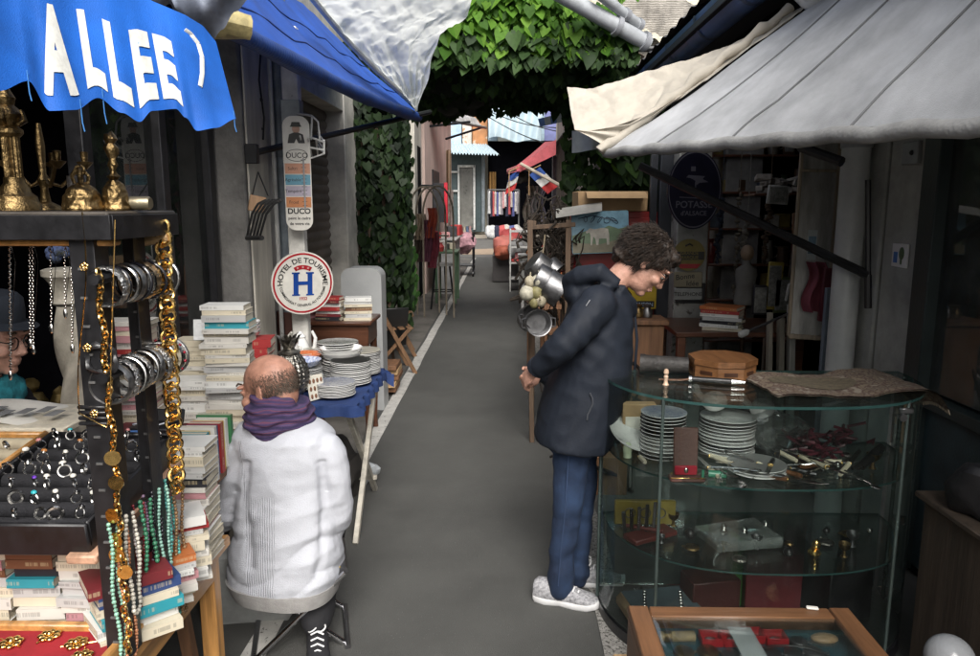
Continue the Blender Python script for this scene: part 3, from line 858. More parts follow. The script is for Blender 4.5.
# ---- grey tarp bunched behind the valance
b = MB()
gt = mat('slate grey tarp', (.16, .18, .23), .7, var=.3, scale=4, bump=.3, bscale=60)
GB = [(100, -4), (120, 4), (140, 13), (158, 11), (170, 4), (176, 14), (184, 27), (198, 38), (212, 41), (222, 30), (235, 12), (252, -3), (270, -8)]
def swag(u, v):
    x = 98 + 150 * u; yb = interp(GB, x); y = yb - (1 - v) * (62 + 10 * math.sin(u * 9))
    Y = 2.15 + .5 * u + .1 * math.sin(u * 17 + v * 2.2) + .09 * math.sin(v * 5 + u * 3)
    return at(x - (1 - v) * 22, y, Y=Y)
b.grid(swag, 110, 26)
tag(b.build('tarpaulin', gt, sharp=80), 'slate grey tarpaulin bunched up behind the lettered blue valance', 'tarpaulin')

# ---- long blue awning on the left
aw = thing('awning', 'long deep blue awning with a tubular front edge on the left', 'awning', (-1.0, 4.6, 2.3))
B0, B1 = at(226, 17, Y=2.95), at(418, 113, Y=6.4)
W0, W1 = V((-1.62, 2.95, 3.2)), V((-1.62, 6.6, 3.25))
b = MB()
def lb(u, v):
    p = B0.lerp(B1, u); q = W0.lerp(W1, u)
    r = p.lerp(q, v); sag = -.03 * math.sin(PI * v) + .012 * math.sin(u * 40) * math.sin(PI * v) - .03 * math.sin(PI * u)
    return r + V((0, 0, sag + .02 * noise.noise(V((u * 14, v * 3, 0)))))
b.grid(lb, 80, 20); b.build('canopy', bl_cloth2, aw, sharp=80)
b = MB(); b.tube([B0.lerp(B1, t / 16) + V((0, 0, -.035 - .03 * math.sin(PI * t / 16))) for t in range(17)], [.042 + .004 * math.sin(t * 5) for t in range(17)], 14); b.build('front_bar', mat('navy awning roll', (.012, .05, .22), .6, var=.4, scale=8, wave=('Y', 12, 4)), aw)
b = MB()
for v in (.2, .5): b.tube([lb(t / 20, v) + V((0, 0, .004)) for t in range(21)], .004, 5)
b.build('seam', mat('navy seam', (.01, .04, .2), .6), aw)
b = MB(); b.tube([at(250, 154, Y=4.3), at(430, 112, Y=6.5)], .02, 8); b.box(at(252, 154, Y=4.27), (.07, .05, .11)); b.build('arm', black_metal, aw)
b = MB(); A = B0 + V((-.02, -.03, -.03)); b.tube([A + V((.08, .06, 0)), A + V((.02, 0, .005)), A + V((-.07, -.05, -.005)), A + V((-.11, -.08, -.005))], [.05, .057, .055, .04], 14); b.noise_push(.03, 26)
b.build('taped_end', mat('crinkled yellow tape', (.5, .42, .2), .35, var=.35, scale=20, bump=.5, bscale=60), aw, sharp=25)
b = MB(); b.tube([A + V((-.1, -.07, 0)), A + V((-.5, -.12, -.03))], .03, 8); b.build('bar_stub', old_wood, aw)

# ---- translucent plastic sheet thrown over it
b = MB()
pl = mat('milky plastic sheet', (.85, .87, .83), .3, var=.05, scale=3, bump=.35, bscale=45, trans=.68, spec=.6)
Lf = [(296, -30), (312, 0), (330, 22), (352, 48), (376, 72), (398, 92), (414, 106)]
Rt = [(500, -40), (474, -6), (468, 16), (440, 36), (432, 60), (428, 84), (418, 108)]
def plas(u, v):
    def ev(T):
        f = v * (len(T) - 1); i = min(int(f), len(T) - 2); t = f - i
        return T[i][0] + (T[i + 1][0] - T[i][0]) * t, T[i][1] + (T[i + 1][1] - T[i][1]) * t
    a, c = ev(Lf), ev(Rt)
    x = a[0] + (c[0] - a[0]) * u; y = a[1] + (c[1] - a[1]) * u
    Y = 4.1 + 2.0 * v + .9 * u * (1 - v)
    p = at(x, y + 6 * math.sin(PI * u) * v, Y=Y)
    rad = math.sin(u * 13 - v * 5 + 4 * noise.noise(V((u * 3, v * 3, 2)))) * .04 * (.3 + v) * math.sin(PI * min(1, u * 1.02))
    cz = -abs(noise.noise(V((u * 6 + v * 4, v * 4 - u * 2, 7)))) * .13 - abs(noise.noise(V((u * 13 + v * 6, v * 8, 3)))) * .035
    return p + V((0, -rad + cz + wr(p, .04, 2.5), wr(p, .025, 6, 4)))
b.grid(plas, 130, 110)
t = tag(b.build('plastic_sheet', pl, sharp=80), 'crumpled milky plastic sheet thrown over the long blue awning', 'plastic sheet')
b = MB(); b.tube([at(x, y - 2, Y=4.1 + 2.0 * i / 6 - .03) for i, (x, y) in enumerate(Lf)], .02, 8); b.build('hem', mat('milky hem', (.66, .68, .66), .4), t)

# ---- grey awning on the right
aw = thing('awning', 'wide faded grey awning stretched over the right hand stall', 'awning', (1.2, 3, 1.9))
G0, G1 = at(606, 149, Y=4.25), at(985, 117, Y=1.98)
G1 = G0 + (G1 - G0) * 1.45
H0, H1 = at(826, -6, Y=4.02), V((1.86, .9, 2.72))
b = MB()
def ga(u, v):
    p = G0.lerp(G1, u).lerp(H0.lerp(H1, u), v)
    s = .02 * noise.noise(V((u * 9, v * 2.2, 0))) + .008 * math.sin(u * 34) * math.sin(PI * v) * (u > .0) + .02 * math.sin((u + v * .35) * 55) * max(0, .35 - v) - .05 * math.sin(PI * v) * .6
    return p + V((0, 0, s * min(1, v * 5)))
b.grid(ga, 120, 30)
b.build('canopy', mat('faded grey canvas', (.47, .48, .49), .85, var=.35, scale=2.6, bump=.35, bscale=260, trans=.08), aw, sharp=80)
b = MB()
nn = 40
b.tube([G0.lerp(G1, t / nn) + V((0, -.01, -.022 - .006 * math.sin(t * 1.7))) for t in range(nn + 1)], [.027 + .0015 * math.sin(t * 2.1) for t in range(nn + 1)], 14)
b.build('front_bar', mat('grubby canvas roll', (.32, .32, .31), .85, var=.4, scale=5, bump=.5, bscale=80), aw, sharp=80)
b = MB()
for u in (.17, .36, .55): b.tube([ga(u, t / 20) + V((0, 0, .004)) for t in range(21)], .005, 5)
b.build('seam', mat('grey seam', (.16, .165, .17), .8), aw)
b = MB(); b.tube([at(640, 166, Y=4.05), at(868, 275, Y=3.55)], .022, 8); b.tube([at(868, 275, Y=3.55), at(868, 308, Y=3.55)], .018, 8); b.tube([at(868, 180, Y=3.55), at(868, 275, Y=3.55)], .014, 8)
b.tube([at(800, 147, Y=3.9), at(842, 162, Y=3.7)], .025, 8)
b.build('arm', black_metal, aw)

# ---- cream cloth over the far edge of the grey awning
b = MB()
Tp = [(567, 88), (575, 89), (600, 87), (640, 73), (680, 62), (720, 48), (758, 33), (790, 10)]
Bt = [(574, 130), (580, 131), (597, 132), (630, 128), (668, 106), (706, 80), (745, 50), (800, 14)]
def crm(u, v):
    f = u * 7; i = min(int(f), 6); t = f - i
    a = (Tp[i][0] + (Tp[i + 1][0] - Tp[i][0]) * t, Tp[i][1] + (Tp[i + 1][1] - Tp[i][1]) * t); c = (Bt[i][0] + (Bt[i + 1][0] - Bt[i][0]) * t, Bt[i][1] + (Bt[i + 1][1] - Bt[i][1]) * t)
    p = at(a[0] + (c[0] - a[0]) * v, a[1] + (c[1] - a[1]) * v, Y=4.62 - .35 * v - .15 * u)
    return p + V((0, -wr(p, .035, 4) - abs(noise.noise(p * 7)) * .05, wr(p, .015, 7, 3)))
crmat = mat('cream canvas', (.5, .46, .39), .8, var=.15, scale=4, bump=.4, bscale=70, trans=.12)
b.grid(crm, 150, 50)
b.grid(lambda u, v: crm(u, 1).lerp(at(610 + 190 * u, 150 - 142 * u, Y=4.22), v) + V((0, -.05 * math.sin(PI * v) + .012 * math.sin(u * 60), .0)), 150, 8)
t = tag(b.build('cloth', crmat, sharp=80), 'crumpled cream canvas draped over the far edge of the grey awning', 'cloth')
b = MB(); b.tube([at(600 + 190 * k / 20, 151 - 142 * k / 20, Y=4.2) + V((0, 0, .012 * math.sin(k * 2))) for k in range(21)], [.028 + .006 * math.sin(k * 1.9) for k in range(21)], 10); b.noise_push(.015, 14); b.build('rolled_hem', crmat, t, sharp=80)
b = MB()
b.grid(lambda u, v: at(572 + 30 * u, 131 + 22 * v - 4 * u, Y=4.5) + V((0, .04 * math.sin(u * 7), 0)), 14, 8)
b.build('lining', mat('pale blue grey lining', (.42, .47, .53), .7, trans=.2), t, sharp=80)

# ---- blue and white striped end of another awning beyond
b = MB(); p0, p1, p2, p3 = at(538, 119, Y=10.8), at(572, 111, Y=10.2), at(540, 127, Y=10.8), at(572, 120, Y=10.2)
b.grid(lambda u, v: p0.lerp(p1, u).lerp(p2.lerp(p3, u), v), 12, 4)
for i, f in enumerate(b.bm.faces): f.material_index = (i // 6) % 2
tag(b.build('awning_strip', [mat('striped blue', (.1, .2, .5), .7), mat('striped pale', (.5, .56, .6), .7)]), 'blue and pale striped awning end under the vine on the right', 'awning')

# ---- red awning further along on the right
aw = thing('awning', 'red sloping awning with pale strut arms further along the right side', 'awning', at(530, 160, Y=17))
b = MB()
r0, r1, r2_, r3 = at(554, 138, Y=17), at(507, 172, Y=17.6), at(545, 142, Y=14.6 + 7), at(509, 171, Y=21)
q0, q1 = at(556, 141, Y=15.6), at(519, 168, Y=15.6)
b.grid(lambda u, v: q0.lerp(q1, u).lerp(r2_.lerp(r3, u), v) + V((0, 0, -.03 * math.sin(PI * u))), 14, 10); b.grid(lambda u, v: q0.lerp(q1, u).lerp(r2_.lerp(r3, u), v) + V((0, 0, -.03 * math.sin(PI * u) - .02)), 14, 10)
b.build('canopy', mat('coral red canvas', (.5, .06, .08), .6, var=.2, scale=2, trans=.1), aw)
b = MB(); b.add([q0 + V((0, -.02, .03)), q1 + V((0, -.02, .03)), q1 + V((0, -.02, -.09)), q0 + V((0, -.02, -.28))], [(0, 1, 2, 3)])
b.tube([q1, r3], .07, 8)
b.add([q1, q1 + V((0, 0, -.05)), at(506, 174, Y=15.4), at(520, 171, Y=15.5)], [(0, 1, 2, 3)]); b.build('end_flap', mat('pink red canvas', (.6, .12, .14), .6), aw)
b = MB(); b.tube([at(521, 164, Y=15.5), at(570, 191, Y=14.5)], .035, 8); b.tube([at(521, 166, Y=18), at(560, 188, Y=17.5)], .03, 8); b.build('arm', mat('pale strut', (.5, .44, .35), .5), aw)
# ================================================================== LEFT FOREGROUND STALL
# ---- black display rack
XR0 = -.845
Y_F, Y_B = 1.49, 1.7
rk = thing('display_rack', 'tall black slotted metal rack hung with bracelets and chains', 'rack', (-1.2, 1.6, .64))
slot = mat('slot hole grey', (.1, .1, .1), .5)
for x in (XR0, -1.62):
    for y, sgn in ((Y_F, 1), (Y_B, -1)):
        b = MB(); b.box((x - .023, y, 1.13), (.05, .004, .98), bev=.001); b.box((x + .002, y + sgn * .025, 1.13), (.004, .055, .98), bev=.001)
        p = b.build('post', black_metal, rk)
        b = MB()
        for k in range(16):
            z = .68 + k * .06; b.box((x - .025, y - .0035 if sgn > 0 else y - .004, z), (.014, .003, .005), bev=0)
        p2 = b.build('slots', slot, p)
b = MB(); b.box((-1.23, 1.63, 1.63), (.86, .31, .014)); b.build('top_board', mat('grimy dark board', (.06, .05, .04), .5, var=.5, scale=8), rk)
b = MB(); b.box((-1.23, 1.475, 1.605), (.87, .008, .05), bev=.001); b.box((-.797, 1.63, 1.605), (.008, .3, .05), bev=.001); b.build('fascia', black_metal, rk)
b = MB(); b.box((-1.23, 1.52, 1.572), (.84, .04, .012)); b.build('trim', oak, rk)
for z in (1.505, 1.3):
    b = MB(); b.tube([(XR0 + .012, Y_F - .03, z - .005), (XR0 + .012, Y_B + .05, z)], .012, 8); b.build('bracelet_bar', black_metal, rk)
b = MB(); b.tube([(XR0 - .005, Y_F - .03, .965), (XR0 - .005, Y_B + .09, .965)], .006, 8); b.build('necklace_bar', black_metal, rk)
b = MB(); b.tube([(-.87, 1.715, 1.56), (-.79, 1.715, 1.575)], .01, 8); b.build('peg', pale_wood, rk)
b = MB(); b.ring((0, 0, 0), .03, .006, TM((XR0, Y_F - .004, 1.33), rx=PI / 2)); b.noise_push(.012, 60)
for k in range(4): b.box((XR0 - .028, Y_F - .003, 1.19 + k * .012), (.066, .01, .008), bev=.003)
b.build('tape_wrap', mat('shiny black tape', (.02, .02, .022), .25), rk)

# ---- ring trays, tilted towards the buyer
ZT = lambda y: .955 + (y - 1.5) * .14
tl = math.atan(.14)
velvet = mat('black velvet', (.012, .012, .015), .9, bump=.5, bscale=200)
def tray(name, x0, x1, label, m_in, m_out):
    t = thing(name, label, 'tray', ((x0 + x1) / 2, 1.72, .87))
    y0, y1 = 1.5, 1.96; xc = (x0 + x1) / 2; wd = x1 - x0
    b = MB()
    b.box((xc, 1.73, ZT(1.73) - .045), (wd, .47, .02), rx=tl)
    b.box((xc, y0, ZT(y0) - .035), (wd, .014, .08), rx=tl); b.box((xc, y1, ZT(y1) - .03), (wd, .014, .06), rx=tl)
    for x in (x0 + .005, x1 - .005): b.box((x, 1.73, ZT(1.73) - .03), (.012, .46, .075), rx=tl)
    b.build('case', m_out, t)
    b = MB(); k = 0
    for i in range(7):
        y = 1.53 + i * .066; b.tube([(x0 + .015, y, ZT(y) - .024), (x1 - .015, y, ZT(y) - .024)], .02, 10)
    b.build('ring_rolls', m_in, t)
    return t
tray('ring_tray', -1.27, -.915, 'black velvet tray filled with rows of rings on the left stall', velvet, black_metal)
tray('ring_tray', -1.63, -1.282, 'beige lined ring tray beside the black one at the left edge', mat('beige felt', (.36, .31, .22), .9), oak)
b = MB(); b.box((-.93, 1.72, ZT(1.72) - .075), (.07, .48, .022), rx=tl)
tag(b.build('tray_board', wood('pinkish board', (.5, .3, .2), 'y', .5)), 'pinkish wooden board lying under the black ring tray', 'board')

stones = {'violet': (.12, .03, .4), 'turquoise': (.03, .4, .45), 'pearl white': (.7, .68, .62), 'amber': (.4, .15, .03), 'black': (.01, .01, .012), 'rose': (.5, .2, .2)}
def stone_m(n): return mat('stone ' + n, stones[n], .12, var=.3, scale=60, bump=.05, coat=.5)
kinds = []
for st in ('plain', 'pearl white', 'turquoise', 'violet', 'amber', 'black', 'rose', 'signet'):
    b = MB()
    b.ring((0, 0, 0), .0095, .0019 if st != 'plain' else .0032, TM(rx=PI / 2), 20, 6)
    o = b.build('ring', silver, origin=(0, 0, 0))
    if st == 'signet':
        b = MB(); b.box((0, 0, .0105), (.012, .01, .004)); b.build('bezel', silver, o)
    elif st != 'plain':
        b = MB(); b.tube([(0, 0, .009), (0, 0, .0125)], .0058, 12); b.build('bezel', silver, o)
        b = MB(); b.ball((0, 0, .0135), (.0056, .0048, .0038)); b.build('stone', stone_m(st), o)
    kinds.append((st, o))
used_k = set()
cols_n = 7
for i in range(7):
    y = 1.53 + i * .066
    for j in range(7):
        x = -1.245 + j * .049 + U(-.009, .009)
        k = rnd.choice([0, 0, 7, 1, 1, 5, 5, 2, 3, 4, 6, 7])
        if (i, j) == (2, 2): k = 3
        if (i, j) == (1, 3): k = 2
        st, src = kinds[k]
        row = ['front', 'second', 'third', 'fourth', 'fifth', 'sixth', 'back'][i]; cl = ['leftmost', 'second', 'third', 'middle', 'fifth', 'sixth', 'rightmost'][j]
        nm = {'plain': 'plain silver band', 'signet': 'flat faced silver signet ring'}.get(st, 'silver ring with %s stone' % st)
        lab = '%s, %s in the %s row of the black tray' % (nm, cl, row)
        loc = (x, y + U(-.006, .006), ZT(y) + .0065); rot = (tl - .25 + U(-.25, .25), U(-.3, .3), U(-.9, .9)); s = U(1.05, 1.6)
        o = src if k not in used_k else dup(src)
        used_k.add(k); o.location = loc; o.rotation_euler = rot; o.scale = (s, s, s)
        tag(o, lab, 'ring', 'rings in the ring trays')
for k, (st, src) in enumerate(kinds):
    if k not in used_k: bpy.data.objects.remove(src)
st, src = kinds[0]
for i in range(6):
    for j in range(3):
        y = 1.6 + i * .066 - .07; x = -1.335 - j * .06 + U(-.01, .01)
        o = dup(src, (x, y, ZT(y) + .007), (U(-.3, .3), U(-.3, .3), U(-1, 1)), scale=U(.9, 1.4))
        tag(o, 'plain silver band, %s from the right in the %s row of the beige tray' % (['first', 'second', 'third'][j], ['front', 'second', 'third', 'fourth', 'fifth', 'back'][i]), 'ring', 'rings in the ring trays')

# newspaper lying behind the trays
b = MB(); b.grid(lambda u, v: V((-1.7 + .42 * u, 2.0 + .22 * v, 1.03 + .012 * math.sin(u * 5) + .004 * math.sin(v * 9))), 20, 10); b.mi = 1
for k in range(7): b.box((-1.62 + k * .05, 2.05 + .02 * (k % 3), 1.047), (.03, .06, .0015), bev=0)
b.mi = 2; b.box((-1.5, 2.1, 1.015), (.5, .26, .02))
tag(b.build('newspaper', [paper, mat('newsprint grey', (.2, .2, .2), .8), pages]), 'folded newspaper lying on papers behind the ring trays', 'newspaper')

# ---- wooden table
t1 = thing('table', 'orange pine stall table carrying book stacks in the left foreground', 'table', (-1.26, 1.5, 0))
ZT1 = .64
b = MB(); b.box((-1.265, 1.48, ZT1 - .018), (.83, 1.28, .036), bev=.006); b.build('tabletop', oak, t1)
b = MB(); b.box((-.885, 1.48, ZT1 - .075), (.025, 1.14, .075)); b.box((-1.26, 2.06, ZT1 - .075), (.72, .025, .075)); b.build('apron', oak, t1)
for x in (-.9, -1.62):
    for y in (.9, 2.06):
        b = MB(); b.box((x, y, (ZT1 - .04) / 2), (.05, .05, ZT1 - .04)); b.build('leg', oak_z, t1)

# red lined tray with brooches below the ring tray
rt = thing('jewel_tray', 'red lined wooden tray of gold brooches under the ring trays', 'tray', (-1.25, 1.55, ZT1))
b = MB(); b.box((-1.25, 1.41, ZT1 + .012), (.76, .3, .02)); b.build('lining', mat('red felt', (.3, .012, .02), .9), rt)
b = MB(); b.box((-1.25, 1.565, ZT1 + .02), (.8, .02, .036)); b.box((-.872, 1.4, ZT1 + .02), (.02, .3, .036)); b.box((-1.25, 1.25, ZT1 + .02), (.8, .02, .036)); b.build('rim', oak, rt)
for k, (x, y) in enumerate(((-.97, 1.5), (-1.05, 1.53), (-.93, 1.45), (-1.12, 1.5))):
    b = MB()
    for q in range(7):
        a = q * 2 * PI / 7; b.ball((.017 * math.cos(a), .017 * math.sin(a), .006), (.009, .009, .005))
    b.ball((0, 0, .009), .008); b.tube([(-.03, -.01, .003), (.04, .012, .003)], .0018, 5)
    b.bm.transform(TM((x, y, ZT1 + .022), k * .8))
    tag(b.build('brooch', gold), ['flower brooch nearest the black post in the red tray', 'gold flower brooch at the right back of the red tray', 'gold flower brooch at the middle back of the red tray', 'gold flower brooch at the far left of the red tray'][k], 'brooch', 'brooches in the red tray')

# ---- books
def book_mesh(w, d, h, cover, nm='book'):
    """lying flat, spine towards -y; cover mesh with the page block as a child"""
    b = MB(); t = .0012 if h < .04 else .003
    b.box((0, 0, t / 2), (w, d, t), bev=0); b.box((0, 0, h - t / 2), (w, d, t), bev=0); b.box((0, -d / 2 + t / 2 - .0004, h / 2), (w + .0006, t, h), bev=0)
    for v in b.bm.verts: pass
    o = b.build(nm, cover, origin=(0, 0, 0), sharp=30)
    b = MB(); b.box((0, .0002, h / 2), (w - .003, d - .003, h - 2 * t), bev=0); b.build('pages', pages, o)
    return o


COV = {'white': (.7, .7, .67), 'cream': (.62, .56, .43), 'off white': (.62, .6, .55), 'pale grey': (.48, .48, .47), 'rust orange': (.45, .14, .04), 'dark blue': (.03, .06, .17), 'red': (.35, .03, .03), 'teal': (.03, .28, .34),
       'yellow': (.6, .42, .06), 'black': (.02, .02, .025), 'pink': (.5, .25, .27), 'burgundy': (.16, .02, .025), 'green': (.05, .2, .08), 'brown': (.16, .07, .035)}
_proto = {}
def book(cv, size, loc, rz, label, group, rx=0, ry=0):
    key = (cv, size)
    if key not in _proto:
        ink = (.05, .05, .05) if sum(COV[cv]) > .8 else (.6, .5, .3)
        o = book_mesh(*size, spine_mat('cover ' + cv, COV[cv], ink)); _proto[key] = o
    else:
        o = dup(_proto[key])
    o.location = V(loc); o.rotation_euler = (rx, ry, rz)
    tag(o, label, 'book', group); return o


SZ = [(.178, .108, .014), (.178, .108, .02), (.18, .115, .027), (.19, .125, .018), (.205, .135, .022), (.178, .108, .034), (.108, .1, .016), (.112, .1, .023), (.11, .1, .028)]
def stack(x, y, z, n, rz, where, group, pal=('off white', 'cream', 'off white', 'white', 'pale grey', 'cream', 'pink'), ov={}, szs=(0, 1, 2, 3), lean=0, jit=.008):
    hts = []; items = []
    for i in range(n):          # from the bottom up
        fromtop = n - 1 - i
        cv = ov.get(fromtop, rnd.choice(pal)); s = SZ[rnd.choice(szs)]
        book(cv, s, (x + U(-jit, jit) + lean * i, y + U(-jit, jit), z), rz + U(-.07, .07), '%s paperback, %s of %s' % (cv, nth(fromtop), where), group)
        z += s[2] + .0008
    return z


TB = .72      # far book table
t2 = thing('table', 'plain trestle table packed with books behind the seated man', 'table', (-1.32, 2.75, 0))
b = MB(); b.box((-1.33, 2.72, TB - .018), (.66, 1.14, .036)); b.build('tabletop', old_wood, t2)
for y in (2.25, 3.2):
    for s in (-1, 1): b = MB(); b.bar((-1.33 + s * .28, y, 0), (-1.33 + s * .2, y, TB - .03), .04); b.build('leg', old_wood, t2)
PALE = ('off white', 'cream', 'off white', 'cream', 'white', 'pale grey')
G1_ = 'books in the tall stacks behind the seated man'
zt = stack(-1.155, 3.0, TB, 24, .1, 'the tall stack by the man\'s face', G1_, ov={0: 'white', 1: 'cream', 3: 'teal', 4: 'off white'}, pal=PALE, szs=(0, 1, 2, 2, 3), jit=.012)
stack(-1.33, 3.02, TB, 9, .05, 'the low stack behind the gold chain', G1_, pal=('cream', 'white', 'off white'), szs=(1, 2, 3))
stack(-1.52, 2.9, TB, 22, .08, 'the stack behind the bracelets', G1_, szs=(1, 2, 3), ov={5: 'red', 11: 'white'})
stack(-1.36, 3.17, TB, 15, .02, 'the middle stack behind the gold chain', G1_, pal=('cream', 'off white', 'cream'), szs=(1, 2, 3))
b = MB(); b.box((0, 0, 0), (.05, .004, .09)); b.bm.transform(TM((-1.3, 3.05, zt - .12), .2, -.3))
tag(b.build('card', mat('clear pocket', (.5, .52, .52), .2)), 'small grey card pocket leaning on the books beside the tall stack', 'card')
# two colour band on the striking spine
b = MB(); b.box((0, 0, 0), (.075, .003, .02), bev=0); b.mi = 1; b.box((-.055, 0, 0), (.03, .0031, .02), bev=0)
# standing colourful spines
cc = ['dark blue', 'teal', 'yellow', 'white', 'dark blue', 'red', 'yellow', 'white', 'green']
x0, y0 = -1.06, 2.28
for i, cv in enumerate(cc):
    s = SZ[[1, 2, 0, 3, 1, 2, 0, 1, 3][i]]
    book(cv, s, (x0 + .015, y0 + i * .03, TB + .09), 0, '%s paperback standing upright, %s from the near end of the row' % (cv, ['first', 'second', 'third', 'fourth', 'fifth', 'sixth', 'seventh', 'eighth', 'ninth'][i]), 'books standing upright behind the white stack', rx=PI / 2, ry=0).rotation_euler = (0, PI / 2, PI / 2)
# big red volumes and the black case on them
big = [('burgundy', (.26, .19, .05)), ('burgundy', (.25, .19, .045)), ('brown', (.24, .18, .04))]
z = TB + .08
for i, (cv, s) in enumerate(big[:2]):
    book(cv, s, (-1.2 - .01 * i, 2.34 + .02 * i, z), .12 - .15 * i, ['thick burgundy hardback under the other red volume', 'thick burgundy hardback on top, under the black case'][i], 'big red volumes'); z += s[2]
b = MB(); b.box((-1.2, 2.4, TB + .04), (.2, .16, .078)); tag(b.build('box', card), 'brown cardboard box under the big red volumes', 'box')
ck = thing('case', 'small open black tool case lying on the red volumes', 'case', (-1.18, 2.36, z))
b = MB(); b.box((-1.18, 2.36, z + .012), (.15, .1, .022)); b.box((-1.18, 2.42, z + .035), (.15, .012, .05), rx=-.4); b.build('shell', black_metal, ck)
b = MB(); b.tube([(-1.24, 2.33, z + .03), (-1.2, 2.35, z + .034), (-1.15, 2.33, z + .03), (-1.12, 2.36, z + .034)], .005, 6); b.build('clasp', silver, ck)
b = MB(); b.box((-1.22, 2.309, z + .012), (.04, .002, .012), bev=0); b.build('label', mat('blue print', (.08, .2, .5), .4), ck)

# stacks on the pine table
G2_ = 'books stacked on the pine table'
stack(-.93, 1.99, ZT1, 17, .03, 'the tall pine table stack', G2_, szs=(0, 1, 1, 2), jit=.006, ov={0: 'white', 1: 'white', 2: 'cream', 4: 'pale grey', 5: 'black'})
stack(-.905, 1.85, ZT1, 9, .45, 'the second pine table stack', G2_, szs=(0, 1, 2), ov={0: 'white', 1: 'red'}, jit=.012)
stack(-.895, 1.74, ZT1, 7, .6, 'the middle pine table stack', G2_, szs=(0, 1, 2), ov={0: 'rust orange', 2: 'white'}, jit=.012)
stack(-.89, 1.6, ZT1, 6, .75, 'the near pine table stack', G2_, szs=(0, 1, 2), ov={0: 'burgundy', 1: 'dark blue', 3: 'teal', 4: 'white'}, jit=.012)
G3_ = 'books under the ring trays'
stack(-1.0, 1.64, ZT1, 9, 0, 'the right stack under the trays', G3_, szs=(6, 7, 8), ov={8: 'dark blue', 3: 'pale grey', 1: 'cream', 0: 'cream'})
stack(-1.12, 1.645, ZT1, 8, .05, 'the middle stack under the trays', G3_, szs=(7, 8), ov={3: 'teal', 1: 'brown', 2: 'black', 0: 'brown'})
stack(-1.24, 1.65, ZT1, 8, 0, 'the left stack under the trays', G3_, szs=(7, 8), ov={2: 'brown'})
# title on a thick spine in the right stack
b = MB(); b.text('SAGAN', .018, frame((-1.0, 1.5885, ZT1 + .004), (1, 0, 0), (0, 0, 1)))
bb = [o for o in col.objects if o.get('label', '').startswith('dark blue paperback, ninth from the top of the right stack')]
if bb:
    b2 = b.build('title', mat('pale ink', (.4, .5, .62), .6), bb[0])
else:
    b.bm.free()

# ---- bracelets
brm = {'plain polished silver bangle': silver, 'dull pewter bangle': mat('pewter', (.4, .4, .4), .4, metal=1, var=.5, scale=60, bump=.4, bscale=200), 'engraved silver cuff': mat('engraved silver', (.55, .55, .54), .3, metal=1, var=.7, scale=120, bump=1.0, bscale=180),
       'gold toned ribbed bangle': mat('rose gold', (.6, .45, .28), .3, metal=1, var=.5, scale=80, bump=.6, bscale=150), 'black enamel bangle': mat('black enamel', (.015, .015, .02), .15, coat=.6), 'red stoned silver bangle': silver}
def bangle(y, z, r, wd, nm, label, tilt=.15):
    b = MB(); M = TM((XR0 + .012 + U(-.004, .004), y, z - r + .016), rx=PI / 2 + U(-tilt, tilt), ry=U(-tilt, tilt), rz=U(-.1, .1))
    prof = 36
    def f(u, v):
        a = 2 * PI * u; q = 2 * PI * v
        rip = 1 + (.03 * math.sin(a * 18) if 'ribbed' in nm or 'engraved' in nm else 0)
        return M @ V(((r + .0035 * math.cos(q)) * math.cos(a) * rip, (r + .0035 * math.cos(q)) * math.sin(a) * rip, wd / 2 * math.sin(q)))
    b.grid(f, 48, 9, close=True); o = b.build('bracelet', brm[nm])
    if 'red' in nm:
        b = MB()
        for k in range(14):
            a = k * 2 * PI / 14; b.ball(M @ V(((r + .004) * math.cos(a), (r + .004) * math.sin(a), 0)), .0035)
        b.build('stone', mat('red glass', (.35, .01, .03), .12), o)
    tag(o, label, 'bracelet', 'bracelets on the rack')
kk = list(brm)
fr_ = ['nearest', 'second', 'third', 'fourth', 'fifth', 'sixth', 'seventh', 'eighth', 'ninth', 'farthest']
for i, (nm, wd, r) in enumerate((('engraved silver cuff', .03, .04), ('black enamel bangle', .012, .042), ('plain polished silver bangle', .012, .04), ('dull pewter bangle', .022, .041), ('black enamel bangle', .01, .042), ('gold toned ribbed bangle', .026, .041), ('black enamel bangle', .008, .043), ('engraved silver cuff', .012, .044), ('plain polished silver bangle', .01, .044))):
    bangle(1.505 + i * .03, 1.505, r, wd, nm, '%s, %s on the upper bar of the black rack' % (nm, fr_[i] if i < 8 else 'farthest'))
for i, (nm, wd, r) in enumerate((('dull pewter bangle', .026, .042), ('engraved silver cuff', .022, .043), ('plain polished silver bangle', .008, .043), ('engraved silver cuff', .02, .042), ('plain polished silver bangle', .01, .04), ('dull pewter bangle', .02, .042), ('engraved silver cuff', .026, .044), ('plain polished silver bangle', .008, .042), ('red stoned silver bangle', .022, .043), ('dull pewter bangle', .01, .045))):
    bangle(1.5 + i * .03, 1.3 + .001 * i, r, wd, nm, '%s, %s on the lower bar of the black rack' % (nm, fr_[i]), .22)

